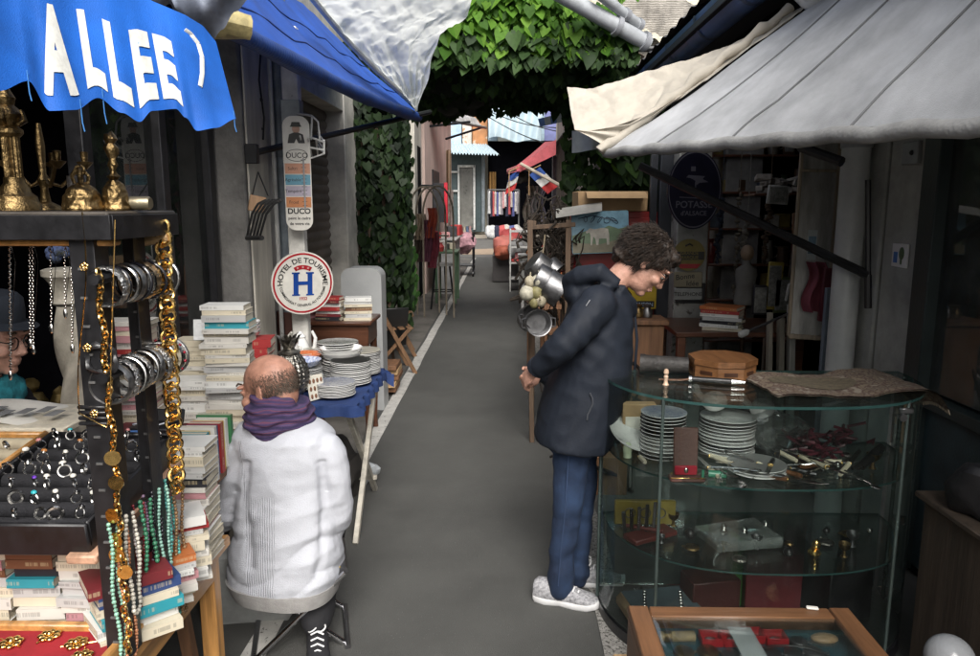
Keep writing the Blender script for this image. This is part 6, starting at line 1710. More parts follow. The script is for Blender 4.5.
b = MB(); b.tube([(.4, 1.715, ZB + .014), (.49, 1.72, ZB + .014)], .013, 12); b.mi = 1; b.tube([(.41, 1.716, ZB + .014), (.43, 1.717, ZB + .014)], .0135, 12); tag(b.build('cigar_tube', [mat('striped tan', (.4, .3, .16), .5, var=.5, scale=30), brass]), 'small tan banded tube at the back left of the vitrine', 'tube')
b = MB(); b.ball((.82, 1.72, ZB + .012), (.035, .02, .01)); tag(b.build('seashell', mat('tan shell', (.5, .33, .18), .3)), 'polished tan shell at the back right of the vitrine', 'shell')
b = MB(); b.tube([(.7 + .1 * math.cos(t * .3), 1.62 + .06 * math.sin(t * .3), ZB + .016) for t in range(13)], .003, 6); tag(b.build('watch_chain', black_metal), 'dark cord curling over the watches in the vitrine', 'cord')
b = MB(); b.box((.61, 1.68, ZB + .024), (.06, .13, .002)); tag(b.build('slip_of_paper', mat('pale slip', (.5, .53, .53), .6)), 'pale slip of paper lying in the middle of the vitrine', 'paper')
b = MB(); b.box((.6, 1.75, .05), (.44, 1.2, .1), bev=.01); tag(b.build('platform', pale_wood), 'pale plywood platform on the ground under the vitrine', 'board')

# ---- things right of the cabinet
gb = MB(); gb.ball((1.16, 1.75, .49), .06, n=24, m=16); gbo = thing('globe_lamp', 'white glass globe on a brass neck at the bottom right corner', 'lamp', (1.16, 1.75, 0))
gb.build('globe', mat('milk glass', (.28, .29, .3), .15, var=.1), gbo); b = MB(); b.lathe([(.09, 0), (.09, .02), (.02, .05), (.015, .3), (.03, .36), (.025, .385)], TM((1.16, 1.75, 0)), 18); b.build('neck', brass, gbo)
wc = thing('crate', 'brown wooden crate standing right of the glass cabinet', 'crate', (1.55, 2.2, 0)); 
for k in range(3):
    b = MB(); b.box((1.62, 2.0, .13 + .22 * k), (.36, .02, .2)); b.build('side_board', wood('crate wood', (.05, .036, .025), 'z', .7), wc)
for sx in (-.17, .17):
    b = MB(); b.box((1.62 + sx, 2.2, .33), (.02, .38, .66)); b.build('end_board', wood('crate wood', (.05, .036, .025), 'z', .7), wc)
b = MB(); b.box((1.62, 2.2, .67), (.4, .44, .02)); b.build('top', wood('crate wood', (.05, .036, .025), 'z', .7), wc)
b = MB(); b.ball((1.52, 2.2, .76), (.1, .09, .1), n=24, m=14); b.noise_push(.06, 12); bb_ = tag(b.build('bag', mat('black bag cloth', (.01, .01, .012), .6)), 'black bag with a white paper on the brown crate', 'bag')
b = MB(); b.box((1.6, 2.08, .79), (.12, .02, .03), ry=.15, rz=-.2); b.build('paper', paper, bb_)
b = MB(); b.box((1.48, 1.72, .12), (.3, .4, .24)); tag(b.build('cabinet', mat('pale green metal', (.1, .135, .125), .5)), 'low pale green metal cabinet at the right edge', 'cabinet')
# ================================================================== PEOPLE
def rotm(fwd, pitch=0, roll=0):
    """head matrix: local x = where the face looks"""
    a = math.atan2(fwd[1], fwd[0])
    return Matrix.Rotation(a, 4, 'Z') @ Matrix.Rotation(pitch, 4, 'Y') @ Matrix.Rotation(roll, 4, 'X')


def head_parts(mb, M, s=1.0, neck_to=None, fem=False, nr=.056):
    S = M @ Matrix.Scale(s, 4)
    def B(c, r, rot=None): mb.ball(c, r, S if rot is None else S @ Matrix.Translation(V(c)) @ rot @ Matrix.Translation(-V(c)), 20, 14)
    B((-.012, 0, .035), (.098, .076, .088)); B((.03, 0, -.02), (.064, .063, .09)); B((.03, 0, -.07), (.056, .052, .044))
    B((.068, 0, -.096), (.024, .026, .018)); B((-.045, 0, -.02), (.055, .058, .06))
    mb.tube([S @ V((.09, 0, .014)), S @ V((.101, 0, -.006)), S @ V((.113, 0, -.03)), S @ V((.1, 0, -.04))], [.008 * s, .0105 * s, .0125 * s, .008 * s], 10)
    for sg in (-1, 1):
        B((.096, sg * .0135, -.033), (.012, .008, .009)); B((.085, sg * .034, .03), (.014, .026, .008)); B((.066, sg * .042, -.025), (.025, .024, .022)); B((.078, sg * .03, .006), (.012, .017, .01))
        B((-.008, sg * .078, -.004), (.017, .006, .031), Matrix.Rotation(-sg * .35, 4, 'Z')); B((-.018, sg * .083, .008), (.012, .005, .02), Matrix.Rotation(-sg * .5, 4, 'Z'))
    B((.089, 0, -.058), (.011, .024, .0065)); B((.086, 0, -.07), (.012, .021, .008))
    if neck_to is not None:
        a = S @ V((-.03, 0, -.05)); b_ = V(neck_to); mb.tube([a, a.lerp(b_, .5), b_], [nr * 1.02, nr, nr * 1.15], 16)
    return S


def eyes(par, S, closed=False):
    for sg in (-1, 1):
        b = MB(); b.ball((.083, sg * .031, .006), .0115, S, 14, 10); b.build('eye', mat('eye white', (.6, .56, .52), .2), par)
        b = MB(); b.ball((.0925, sg * .0315, .004), (.004, .0052, .0052), S, 10, 8); b.build('iris', mat('dark iris', (.03, .02, .012), .1), par)
        b = MB(); b.tube([S @ V((.094, sg * .018, .037)), S @ V((.1, sg * .03, .043)), S @ V((.092, sg * .05, .039))], .0035, 6); b.build('eyebrow', mat('brow hair', (.06, .04, .025), .9), par)
        b = MB(); b.ball((.0845, sg * .031, .0115 if not closed else .007), (.0125, .0135, .0065), S, 12, 8); b.build('eyelid', skin, par)


def hand_parts(mb, wrist, d, nrm, s=1.0, curl=.5, side=1, spread=.12):
    """palm and five bent fingers; d = pointing direction, nrm = back of hand normal, side = thumb side"""
    d = V(d).normalized(); nrm = (V(nrm) - d * V(nrm).dot(d)).normalized(); y = nrm.cross(d) * side
    P = lambda a, b_, c: V(wrist) + (d * a + y * b_ + nrm * c) * s
    M = Matrix((d, y, nrm)).transposed().to_4x4()
    mb.ball((0, 0, 0), (.05 * s, .04 * s, .016 * s), Matrix.Translation(P(.05, 0, 0)) @ M, 18, 10)
    mb.ball((0, 0, 0), (.03 * s, .032 * s, .019 * s), Matrix.Translation(P(.022, 0, 0)) @ M, 16, 10)
    for k, (b0, L_) in enumerate(((.029, .072), (.0098, .08), (-.0098, .075), (-.028, .06))):
        a = .088 - .004 * abs(k - 1.2); ang = 0; p = P(a, b0, 0); pts = [P(.06, b0 * .8, 0), p]; sp = b0 * spread * 30 * .1
        for j, f in enumerate((.45, .32, .23)):
            ang += curl * (.75 + .25 * k * .3) * (.7 if j == 0 else 1)
            st = (d * math.cos(ang) - nrm * math.sin(ang) + y * sp) * (L_ * f * s); p = p + st; pts.append(p)
        mb.tube(pts, [.0085 * s, .0092 * s, .0083 * s, .0076 * s, .0062 * s], 10)
        mb.ball(pts[-1], .0062 * s, n=10, m=6)
    pts = [P(.02, .022, -.004), P(.045, .046, -.012), P(.068, .054, -.022), P(.088, .052, -.032)]
    mb.tube(pts, [.013 * s, .0115 * s, .0098 * s, .007 * s], 10); mb.ball(pts[-1], .007 * s, n=10, m=6)


def limb(mb, pts, rs, n=16):
    pts = [V(p) for p in pts]
    P, Q = [], []
    for i in range(len(pts) - 1):
        for k in range(5):
            t = k / 5; P.append(pts[i].lerp(pts[i + 1], t)); Q.append(rs[i] + (rs[i + 1] - rs[i]) * t)
    P.append(pts[-1]); Q.append(rs[-1])
    for _ in range(2):
        P = [P[0]] + [(P[i - 1] + P[i] * 2 + P[i + 1]) / 4 for i in range(1, len(P) - 1)] + [P[-1]]
    mb.tube(P, Q, n); mb.ball(P[0], Q[0], n=n, m=10); mb.ball(P[-1], Q[-1], n=n, m=10)


def strands(mb, S, n, L_, r, test, c=(-.012, 0, .04), rad=(.1, .079, .092), curl=.35, down=.6, back=.3):
    got = 0
    while got < n:
        v = V((rnd.gauss(0, 1), rnd.gauss(0, 1), rnd.gauss(0, 1))).normalized()
        p = V((c[0] + v.x * rad[0], c[1] + v.y * rad[1], c[2] + v.z * rad[2]))
        if not test(p, v): continue
        got += 1
        d = (v * .55 + V((-back, 0, -down)) + V((U(-curl, curl), U(-curl, curl), U(-curl, curl)))).normalized()
        pts = [p]; l = L_ * U(.6, 1.3)
        for k in range(4):
            d = (d + V((U(-curl, curl), U(-curl, curl), U(-curl, curl) - .12))).normalized(); q = pts[-1] + d * (l / 4)
            e = V(((q.x - c[0]) / rad[0], (q.y - c[1]) / rad[1], (q.z - c[2]) / rad[2]))
            if e.length < 1.0: q = V((c[0] + e.normalized().x * rad[0] * 1.01, c[1] + e.normalized().y * rad[1] * 1.01, c[2] + e.normalized().z * rad[2] * 1.01))
            pts.append(q)
        mb.tube([S @ x for x in pts], [r * .8, r, r, r * .7, r * .25], 5)


def shoe(par, loc, rz, s, upper, sole_m, lace_m, name='shoe'):
    """toe along local +x"""
    M = TM(loc, rz) @ Matrix.Scale(s, 4)
    def sec(x, w, h0, h1): return (x, w, h0, h1)
    xs = [(-.13, .022, .01), (-.12, .032, .004), (-.08, .037, .0), (-.02, .034, .003), (.04, .043, .0), (.09, .046, .003), (.125, .036, .012), (.142, .016, .022)]
    b = MB(); secs = []
    for x, w, z in xs: secs.append((M @ V((x, .004 * math.sin(x * 12), z + .014)), M.to_3x3() @ V((0, w, 0)), M.to_3x3() @ V((0, 0, .0165))))
    b.loft(secs, 20, p=4); o = b.build(name, sole_m, par)
    tops = [(-.128, .026, .045, .05), (-.115, .033, .055, .06), (-.07, .037, .06, .062), (-.03, .037, .062, .06), (.01, .038, .05, .048), (.05, .041, .036, .034), (.09, .042, .026, .026), (.12, .034, .02, .022), (.136, .016, .012, .014)]
    b = MB(); secs = []
    for x, w, hc, hh in tops: secs.append((M @ V((x, .004 * math.sin(x * 12), .02 + hh * .55)), M.to_3x3() @ V((0, w, 0)), M.to_3x3() @ V((0, 0, hh * .75))))
    b.loft(secs, 22, p=2.4); b.build('upper', upper, o)
    b = MB()
    for k in range(5):
        x = -.005 + k * .017; z = .105 - .0125 * k
        b.tube([M @ V((x, -.022, z - .012)), M @ V((x + .004, 0, z - .001)), M @ V((x + .008, .022, z - .012))], .0032 * s, 6)
    for sg in (-1, 1): b.ring((0, 0, 0), .014 * s, .0028 * s, M @ TM((-.012, sg * .016, .108), .3 * sg, .5), 12, 5)
    b.build('lace', lace_m, o); return o


# ------------------------------------------------------------------ the woman
wm = thing('person', 'woman in dark hooded coat and jeans bending to look, hands clasped behind back', 'person', (.25, 2.9, 0))
Mh = Matrix.Translation(at(645, 262, Y=2.9)) @ rotm((1, -.02), R(44), 0)
body = MB()
Sw = head_parts(body, Mh, 1.0, at(602, 296, Y=2.9), True, .05)
w_ = lambda x, y, Y=2.9: at(x, y, Y=Y)
limb(body, [w_(602, 305), w_(594, 340), w_(582, 400), w_(576, 425)], [.08, .11, .11, .09])
for Y, hx, kx, ax_ in ((2.83, (574, 440), (567, 512), (558, 580)), (2.97, (580, 440), (579, 510), (577, 568))):
    limb(body, [w_(*hx, Y), w_(*kx, Y), w_(*ax_, Y)], [.055, .043, .033])
sh_r, el_r, wr_r = w_(600, 303, 2.72), w_(561, 345, 2.66), w_(535, 370, 2.78)
sh_l, el_l, wr_l = w_(600, 303, 3.08), w_(562, 345, 3.12), w_(537, 374, 2.95)
limb(body, [sh_r + V((0, .05, -.03)), el_r, wr_r], [.045, .04, .027]); limb(body, [sh_l + V((0, -.05, -.03)), el_l, wr_l], [.045, .04, .027])
hand_parts(body, wr_r, w_(520, 384, 2.85) - wr_r, V((-.6, -.6, .45)), .92, .55, -1)
hand_parts(body, wr_l, w_(519, 388, 2.83) - wr_l, V((-.5, .5, -.7)), .92, .55, 1)
remesh(body, .0042, 3, .5)
bw = body.build('body', skin, wm, sharp=0)
eyes(bw, Sw, True)
b = MB(); b.tube([Sw @ V((.0945, -.018, -.0635)), Sw @ V((.1, 0, -.0645)), Sw @ V((.0945, .018, -.0635))], .003, 6); b.build('lips', mat('lips', (.42, .16, .14), .4), bw)
# hair: dark brown, short, tousled
b = MB()
for c, r in (((-.022, 0, .05), (.1, .083, .082)), ((-.07, 0, .0), (.058, .074, .075)), ((.045, 0, .075), (.058, .068, .04)), ((-.0, .058, .03), (.06, .032, .055)), ((-.0, -.058, .03), (.06, .032, .055)), ((-.095, 0, -.04), (.03, .055, .04))): b.ball(c, r, Sw, 22, 14)
remesh(b, .006, 4); b.noise_push(.016, 34); b.noise_push(.008, 80, 3)
hairm = mat('dark brown hair', (.016, .01, .007), .62, var=.5, scale=40, c2=(.035, .021, .013), bump=.6, bscale=200)
hr = b.build('hair', hairm, bw, sharp=0)
b = MB(); strands(b, Sw, 4200, .04, .001, lambda p, v: p.z > -.07 and not (p.x > .03 and p.z < .052) and not (p.x > -.0 and p.z < .02), (-.02, 0, .045), (.102, .086, .087), .2, .6, .4)
b.build('locks', hairm, hr, sharp=0)
b = MB()
for sg in (-1, 1):
    b.ring((.098, sg * .033, .004), .021, .0016, Sw @ Matrix.Translation((0, 0, 0)) @ Matrix.Translation((.098, sg * .033, .004)) @ Matrix.Rotation(PI / 2, 4, 'Y') @ Matrix.Translation((-.098, -sg * .033, -.004)), 20, 6)
    b.tube([Sw @ V((.098, sg * .054, .01)), Sw @ V((.04, sg * .08, .012)), Sw @ V((-.012, sg * .086, .008))], .0016, 5)
b.tube([Sw @ V((.1, -.012, .008)), Sw @ V((.106, 0, .01)), Sw @ V((.1, .012, .008))], .0016, 5)
b.build('glasses', mat('dark glasses frame', (.03, .015, .012), .25), bw)
# coat
coat_m = mat('dark navy rain coat', (.011, .015, .024), .7, var=.25, scale=5, bump=.15, bscale=120, spec=.3)
b = MB()
px2m = .00404
secs = []
for (py_, cx_, hw, hd) in ((283, 609, 17, .06), (292, 605, 25, .12), (303, 601, 31, .18), (325, 599, 34, .195), (350, 596, 36, .2), (380, 589, 40, .2), (410, 580, 41, .205), (428, 575, 40, .21), (440, 572, 39, .21)):
    ax_ = V((1, 0, -.28 if py_ < 330 else (-.12 if py_ < 420 else -.1))).normalized()
    secs.append((w_(cx_, py_), ax_ * hw * px2m, V((0, hd, 0))))
b.loft(secs, 28, p=2.3)
limb(b, [w_(598, 305, 2.75), w_(578, 330, 2.69), w_(561, 347, 2.665), w_(541, 366, 2.755)], [.076, .064, .055, .044])
limb(b, [w_(598, 305, 3.05), w_(578, 330, 3.11), w_(562, 347, 3.12), w_(544, 371, 2.97)], [.088, .078, .068, .05])
# hood folded on the back and collar
hp = [w_(618, 285, 2.8), w_(600, 272, 2.8), w_(580, 276, 2.84), w_(570, 283, 2.9), w_(580, 276, 2.96), w_(600, 272, 3.0), w_(618, 285, 3.0)]
b.tube(hp, [.026, .036, .04, .04, .04, .036, .026], 12); b.ball(w_(584, 287), (.07, .09, .045), n=18, m=12); b.ball(w_(573, 292), (.04, .085, .05), n=18, m=12)
b.tube([w_(620, 288, 2.82), w_(632, 303, 2.87), w_(634, 312, 2.9), w_(632, 303, 2.93), w_(620, 288, 2.98)], [.022, .02, .018, .02, .022], 10)
remesh(b, .009, 3)
b.bm.normal_update()
for v in b.bm.verts:
    q = v.co; f = noise.noise(q * 6) * .004 - abs(noise.noise(V((q.x * 9 + q.z * 8, q.y * 6, q.z * 11 - q.x * 8)))) * .011 + .004 - abs(noise.noise(V((q.x * 20, q.y * 12, q.z * 9 + q.x * 9)))) * .003
    d1 = math.sin((q.z * 60 + q.x * 70 + noise.noise(q * 8) * 4)) * .0035 * max(0, 1 - abs(q.z - 1.15) / .2)
    v.co += v.normal * (f + d1) * .75
ct = b.build('coat', coat_m, wm, sharp=0)
b = MB(); b.tube([w_(590, 300, 2.683), w_(586, 306, 2.672)], .002, 5)
b.tube([w_(590 + 3 * math.sin(t), 393 + 9 * t * .6, 2.692) for t in range(6)], .003, 6); b.build('pocket_zip', mat('coat zip', (.06, .065, .075), .3), ct)
b = MB(); b.tube([w_(634, 306, 2.9), w_(637, 340, 2.9), w_(634, 380, 2.9), w_(624, 415, 2.9), w_(613, 446, 2.9)], .006, 6); b.build('front_zip', coat_m, ct)
for wr_, el_ in ((wr_r, el_r), (wr_l, el_l)):
    d = (wr_ - el_).normalized(); b = MB(); b.tube([wr_ - d * .035, wr_ - d * .012], .043, 16); b.tube([wr_ - d * .014, wr_ - d * .008], .037, 16); b.build('cuff', coat_m, ct)
# jeans
den = mat('blue denim', (.01, .024, .065), .85, var=.45, scale=7, c2=(.022, .048, .11), bump=.5, bscale=500)
b = MB()
for Y, P in ((2.83, [(574, 430), (570, 470), (567, 512), (563, 550), (560, 588)]), (2.97, [(580, 430), (581, 470), (580, 510), (579, 545), (578, 574)])):
    limb(b, [w_(x, y, Y) for x, y in P], [.082, .072, .06, .052, .055], 18)
b.ball(w_(575, 430), (.14, .17, .12), n=20, m=12)
remesh(b, .008, 3)
b.bm.normal_update()
for v in b.bm.verts:
    q = v.co; f = noise.noise(q * 9) * .007 + math.sin(q.z * 55 + noise.noise(q * 6) * 5) * .004 * (1 if q.z < .25 else .45) + noise.noise(q * 30) * .0015; v.co += v.normal * f
jn_ = b.build('jeans', den, wm, sharp=0)
b = MB(); b.tube([w_(569, 448, 2.743), w_(567, 480, 2.754), w_(565, 512, 2.766), w_(561, 550, 2.775), w_(558, 586, 2.772)], .0026, 5); b.build('side_seam', mat('denim stitching', (.03, .055, .12), .8), jn_)
knit = mat('grey knit upper', (.3, .3, .32), .8, var=.45, scale=90, c2=(.55, .55, .57), bump=.6, bscale=300); wsole = mat('white foam sole', (.66, .66, .66), .5, var=.12, scale=12)
wl_ = mat('white laces', (.7, .7, .7), .7)
p = at(566, 604, Z=0); shoe(wm, (p.x, p.y, 0.0), -.3, 1.06, knit, wsole, wl_)
p = at(590, 585, Z=0); shoe(wm, (p.x, p.y, 0.0), -.12, 1.06, knit, wsole, wl_)

# ------------------------------------------------------------------ the seated man
mn = thing('person', 'balding man in white knit jumper and purple scarf seated on a folding stool', 'person', (-.8, 2.55, 0))
m_ = lambda x, y, Y=2.55: at(x, y, Y=Y)
HC = at(270, 390, Y=2.6)
Mh = Matrix.Translation(HC) @ rotm((-1, .28), R(12), R(0))
body = MB(); Sm = head_parts(body, Mh, 1.06, m_(281, 432, 2.56), nr=.062)
limb(body, [m_(283, 440, 2.58), m_(286, 500, 2.57), m_(286, 560, 2.56)], [.11, .13, .14])
fw = V((-.62, .78, 0)).normalized(); sd_ = V((-.78, -.62, 0)).normalized()   # forward, his left
ls_, rs_ = m_(240, 462, 2.57), m_(324, 460, 2.53)
le, re = m_(226, 520, 2.59), m_(332, 528, 2.6)
lw, rw = m_(214, 505, 2.9), m_(300, 520, 2.85)
limb(body, [ls_, le, lw], [.05, .042, .03]); limb(body, [rs_, re, rw], [.05, .042, .03])
hand_parts(body, lw, V((-.7, .7, -.1)), V((0, 0, 1)), .98, .35, -1); hand_parts(body, rw, V((-.8, .5, -.1)), V((0, 0, 1)), .98, .35, 1)
pel = V((-.77, 2.55, .43)); hips = [pel + sd_ * .09, pel - sd_ * .09]
kn = [V((-1.0, 2.88, .44)), V((-.72, 2.93, .43))]; an = [V((-1.0, 2.98, .1)), V((-.70, 2.50, .12))]
for k in range(2): limb(body, [hips[k], kn[k], an[k]], [.08, .06, .042])
remesh(body, .0045, 3)
skin_m = mat('ruddy skin', (.5, .25, .17), .45, var=.35, scale=20, c2=(.6, .31, .22), bump=.3, bscale=240)
bm_ = body.build('body', skin_m, mn, sharp=0)
eyes(bm_, Sm)
stub = mat('short grizzled hair', (.14, .105, .08), .8, var=.5, scale=60, bump=.3)
b = MB(); n_ = 0
while n_ < 6500:
    v = V((rnd.gauss(0, 1), rnd.gauss(0, 1), rnd.gauss(0, 1))).normalized(); p = V((-.012 + v.x * .0985, v.y * .0768, .035 + v.z * .089))
    lim = .07 + .012 * noise.noise(p * 40)
    if p.z > lim or p.z < -.055 or p.x > .04 + .01 * noise.noise(p * 60): continue
    if p.x > .0 and p.z < .0: continue
    if U(0, 1) < max(0, (p.z - .015) / .06) ** 1.3: continue
    if p.x > -.01 and U(0, 1) < (p.x + .01) / .05: continue
    d = (v * .5 + V((-.5, 0, -.75)) + V((U(-.2, .2), U(-.2, .2), U(-.2, .2)))).normalized(); t = d.cross(v).normalized() * .0008
    q = p + d * .009 + v * .002
    b.add([Sm @ (p - t), Sm @ (p + t), Sm @ q], [(0, 1, 2)]); n_ += 1
b.build('hair', stub, bm_, sharp=0, recalc=False)
# jumper
kn_m = mat('white ribbed wool', (.5, .515, .56), .9, var=.1, scale=6, bump=.45, bscale=320, wave=('X', 60, .6, .06))
b = MB(); secs = []
for (py_, cx_, hw, hd, Y) in ((428, 283, 24, .07, 2.585), (436, 284, 44, .1, 2.58), (447, 285, 54, .125, 2.57), (470, 287, 51, .135, 2.56), (500, 289, 51, .14, 2.555), (535, 289, 54, .15, 2.55), (565, 288, 58, .16, 2.55), (585, 287, 59, .168, 2.55), (597, 286, 56, .165, 2.55)):
    z = m_(cx_, py_, 2.42); c = m_(cx_, py_, Y); c.z = z.z
    k = 2.62 / 730
    secs.append((c, V((1, -.16, -.02)) * hw * k, V((.16, 1, 0)) * hd))
b.loft(secs, 30, p=2.5)
limb(b, [m_(242, 454, 2.56), m_(230, 490, 2.55), m_(226, 522, 2.57), m_(212, 508, 2.86)], [.075, .06, .055, .045])
limb(b, [m_(328, 452, 2.53), m_(337, 490, 2.53), m_(338, 528, 2.57), m_(298, 520, 2.83)], [.075, .064, .058, .048])
remesh(b, .0075, 4)
b.bm.normal_update()
for v in b.bm.verts:
    q = v.co; lowf = max(0, min(1, (.72 - q.z) / .3))
    fold = -abs(math.sin(q.z * 21 - q.x * 9 + 2.6 * noise.noise(q * 3.2))) ** .6 * -.014 * lowf - .008 * lowf + noise.noise(q * 5) * .005 - abs(noise.noise(V((q.x * 5 + q.z * 3, q.y * 4, q.z * 9 - q.x * 4)))) * .016 - abs(noise.noise(V((q.x * 12, q.y * 9, q.z * 22)))) * .005
    px_, py_ = proj(q)
    if q.y < 2.6:        # the creases between sleeves and back, and the ribbed flank
        for line in (((244, 462), (243, 500), (247, 545), (250, 570)), ((322, 462), (325, 500), (324, 545), (318, 575))):
            d = min(abs(px_ - (a[0] + (c[0] - a[0]) * max(0, min(1, (py_ - a[1]) / (c[1] - a[1]))))) + 3 * max(0, a[1] - py_, py_ - c[1]) for a, c in zip(line, line[1:]))
            fold -= .013 * math.exp(-(d / 5) ** 2)
    v.co += v.normal * fold
for f in b.bm.faces:
    c = f.calc_center_median(); px_, py_ = proj(c)
    if c.y < 2.6 and 246 < px_ < 274 and 498 < py_ < 598: f.material_index = 1
    elif c.y < 2.6 and py_ > 440 and abs(px_ - 246 - .12 * (py_ - 500)) < 1.6: f.material_index = 1
jp = b.build('jumper', [kn_m, mat('ribbed wool', (.49, .505, .55), .9, var=.12, scale=6, bump=.7, bscale=320, wave=('X', 36, .25, .6))], mn, sharp=0)
b = MB(); secs = []
for (py_, cx_, hw, hd) in ((592, 286, 58, .171), (600, 287, 55.5, .167), (608, 288, 52, .158)):
    z = m_(cx_, py_, 2.42); c = m_(cx_, py_, 2.55); c.z = z.z; secs.append((c, V((1, -.16, -.02)) * hw * 2.62 / 730, V((.16, 1, 0)) * hd))
b.loft(secs, 60, p=2.5); b.build('ribbed_hem', mat('grey ribbed hem', (.36, .35, .34), .9, var=.15, scale=30, bump=.5, bscale=200), jp)
# ribbed panel down the left flank
b = MB()
for k in range(9):
    pts = []
    for t in range(9):
        px_ = 240 + k * 3.6 + 2 * math.sin(t * .5); py_ = 500 + t * 11.0
        # follow the jumper surface roughly: ellipse depth
        pts.append((px_, py_))
b.bm.free()
# seam over the shoulder and neck rib
b = MB(); NCk = m_(282, 431, 2.575); b.ring((0, 0, 0), .088, .016, TM(NCk, .2, -.25, -.1) @ Matrix.Diagonal((1.05, .9, 1, 1)), 40, 10); b.build('neck_rib', kn_m, jp)
# scarf
def scarf_mat():
    m, nt, out = nodes('purple striped scarf'); L = nt.links.new
    bs = N(nt, 'ShaderNodeBsdfPrincipled', Roughness=.95); tc = N(nt, 'ShaderNodeTexCoord')
    wv = N(nt, 'ShaderNodeTexWave', Scale=9, Distortion=2.5); wv.bands_direction = 'Z'; wv.inputs['Detail'].default_value = 3; L(tc.outputs['Object'], wv.inputs['Vector'])
    cr = N(nt, 'ShaderNodeValToRGB')
    for i, (p, c) in enumerate(((0, (.025, .02, .06)), (.35, (.09, .05, .13)), (.55, (.05, .05, .11)), (.75, (.15, .05, .09)), (1, (.05, .035, .1)))):
        if i < 2: e = cr.color_ramp.elements[i]; e.position = p
        else: e = cr.color_ramp.elements.new(p)
        e.color = rgba(c)
    L(wv.outputs['Fac'], cr.inputs['Fac']); L(cr.outputs[0], bs.inputs['Base Color'])
    n2 = N(nt, 'ShaderNodeTexNoise', Scale=180, Detail=3); L(tc.outputs['Object'], n2.inputs['Vector']); bp = N(nt, 'ShaderNodeBump', Strength=.6, Distance=.004); L(n2.outputs['Fac'], bp.inputs['Height']); L(bp.outputs[0], bs.inputs['Normal']); L(bs.outputs[0], out.inputs['Surface']); return m
b = MB(); SCc = m_(280, 414, 2.585)
for k, (dz, rx_, ry_, r) in enumerate(((.048, .083, .075, .022), (.02, .098, .088, .028), (-.014, .11, .098, .03), (-.035, .108, .098, .02))):
    M = TM(SCc + V((0, 0, dz)), .2 + .5 * k, -.12 + .05 * k, .2 - .06 * k)
    b.ring((0, 0, 0), 1, .0, M, 8, 3) if False else b.tube([M @ V((rx_ * math.cos(a), ry_ * math.sin(a), .01 * math.sin(3 * a + k))) for a in [2 * PI * t / 36 for t in range(36)]], [r * (1 + .12 * math.sin(t * .7 + k)) for t in range(36)], 12, closed=True)
remesh(b, .006, 3)
b.bm.normal_update()
for v in b.bm.verts:
    q = v.co; v.co += v.normal * (.006 * math.sin(q.z * 190 + 4 * noise.noise(q * 9)) + .005 * noise.noise(q * 22))
b.build('scarf', scarf_mat(), mn, sharp=0)
# trousers and shoes
trm = mat('black trousers', (.014, .014, .017), .85, var=.4, scale=8, bump=.3)
b = MB()
for k in range(2): limb(b, [hips[k], kn[k], kn[k].lerp(an[k], .5), an[k]], [.085, .078, .066, .06])
b.ball(pel + V((0, .02, .0)), (.15, .12, .09), n=20, m=12)
remesh(b, .009, 3); b.noise_push(.012, 11); b.build('trousers', trm, mn, sharp=0)
can_m = mat('black canvas', (.015, .015, .018), .85, var=.3, scale=20); rub = mat('white rubber', (.66, .65, .62), .5)
shoe(mn, (-.68, 2.44, 0), PI / 2 - 2.9, 1.05, can_m, rub, wl_); shoe(mn, (-1.02, 3.06, 0), 2.2, 1.05, can_m, rub, wl_)

# folding stool he sits on
fs = thing('folding_stool', 'folding stool with chrome legs and blue striped canvas seat under the man', 'stool', (-.78, 2.5, 0))
cs = V((-.785, 2.6, 0)); ux = V((.97, .25, 0)); uy = V((-.25, .97, 0)); hs_ = .31
for sg, m in ((-1, chrome), (1, chrome)):
    a, c = cs + ux * .17 + uy * sg * .13, cs - ux * .17 + uy * sg * .13
    for p, q in ((a, c), (c, a)):
        b = MB(); off = uy * (.014 if p is a else -.014); b.tube([p + off, q + off + V((0, 0, hs_))], .0105, 10); b.build('leg', m, fs)
grt = mat('grey tube', (.2, .2, .21), .3, metal=.9)
for s in (-1, 1):
    b = MB(); b.tube([cs + ux * s * .165 - uy * .13 + V((0, 0, hs_)), cs + ux * s * .165 + uy * .13 + V((0, 0, hs_))], .016, 12); b.build('seat_rail', grt, fs)
    b = MB(); b.tube([cs + ux * s * .17 - uy * .15 + V((0, 0, .012)), cs + ux * s * .17 + uy * .15 + V((0, 0, .012))], .011, 10); b.build('foot_rail', grt, fs)
b = MB()
def seat(u, v): return cs + ux * (.165 * (2 * u - 1)) + uy * (.12 * (2 * v - 1)) + V((0, 0, hs_ + .014 - .035 * math.sin(PI * u)))
b.grid(seat, 20, 36); b.grid(lambda u, v: seat(u, v) + V((0, 0, -.006)), 20, 36)
for f in b.bm.faces:
    c = f.calc_center_median() - cs; t = c.dot(uy)
    f.material_index = 1 if -.12 < t < -.105 else (2 if -.135 < t < -.12 else 0)
b.build('seat', [mat('blue stool canvas', (.015, .1, .4), .8), mat('yellow stripe', (.6, .42, .05), .8), mat('orange stripe', (.6, .15, .04), .8)], fs, sharp=80)

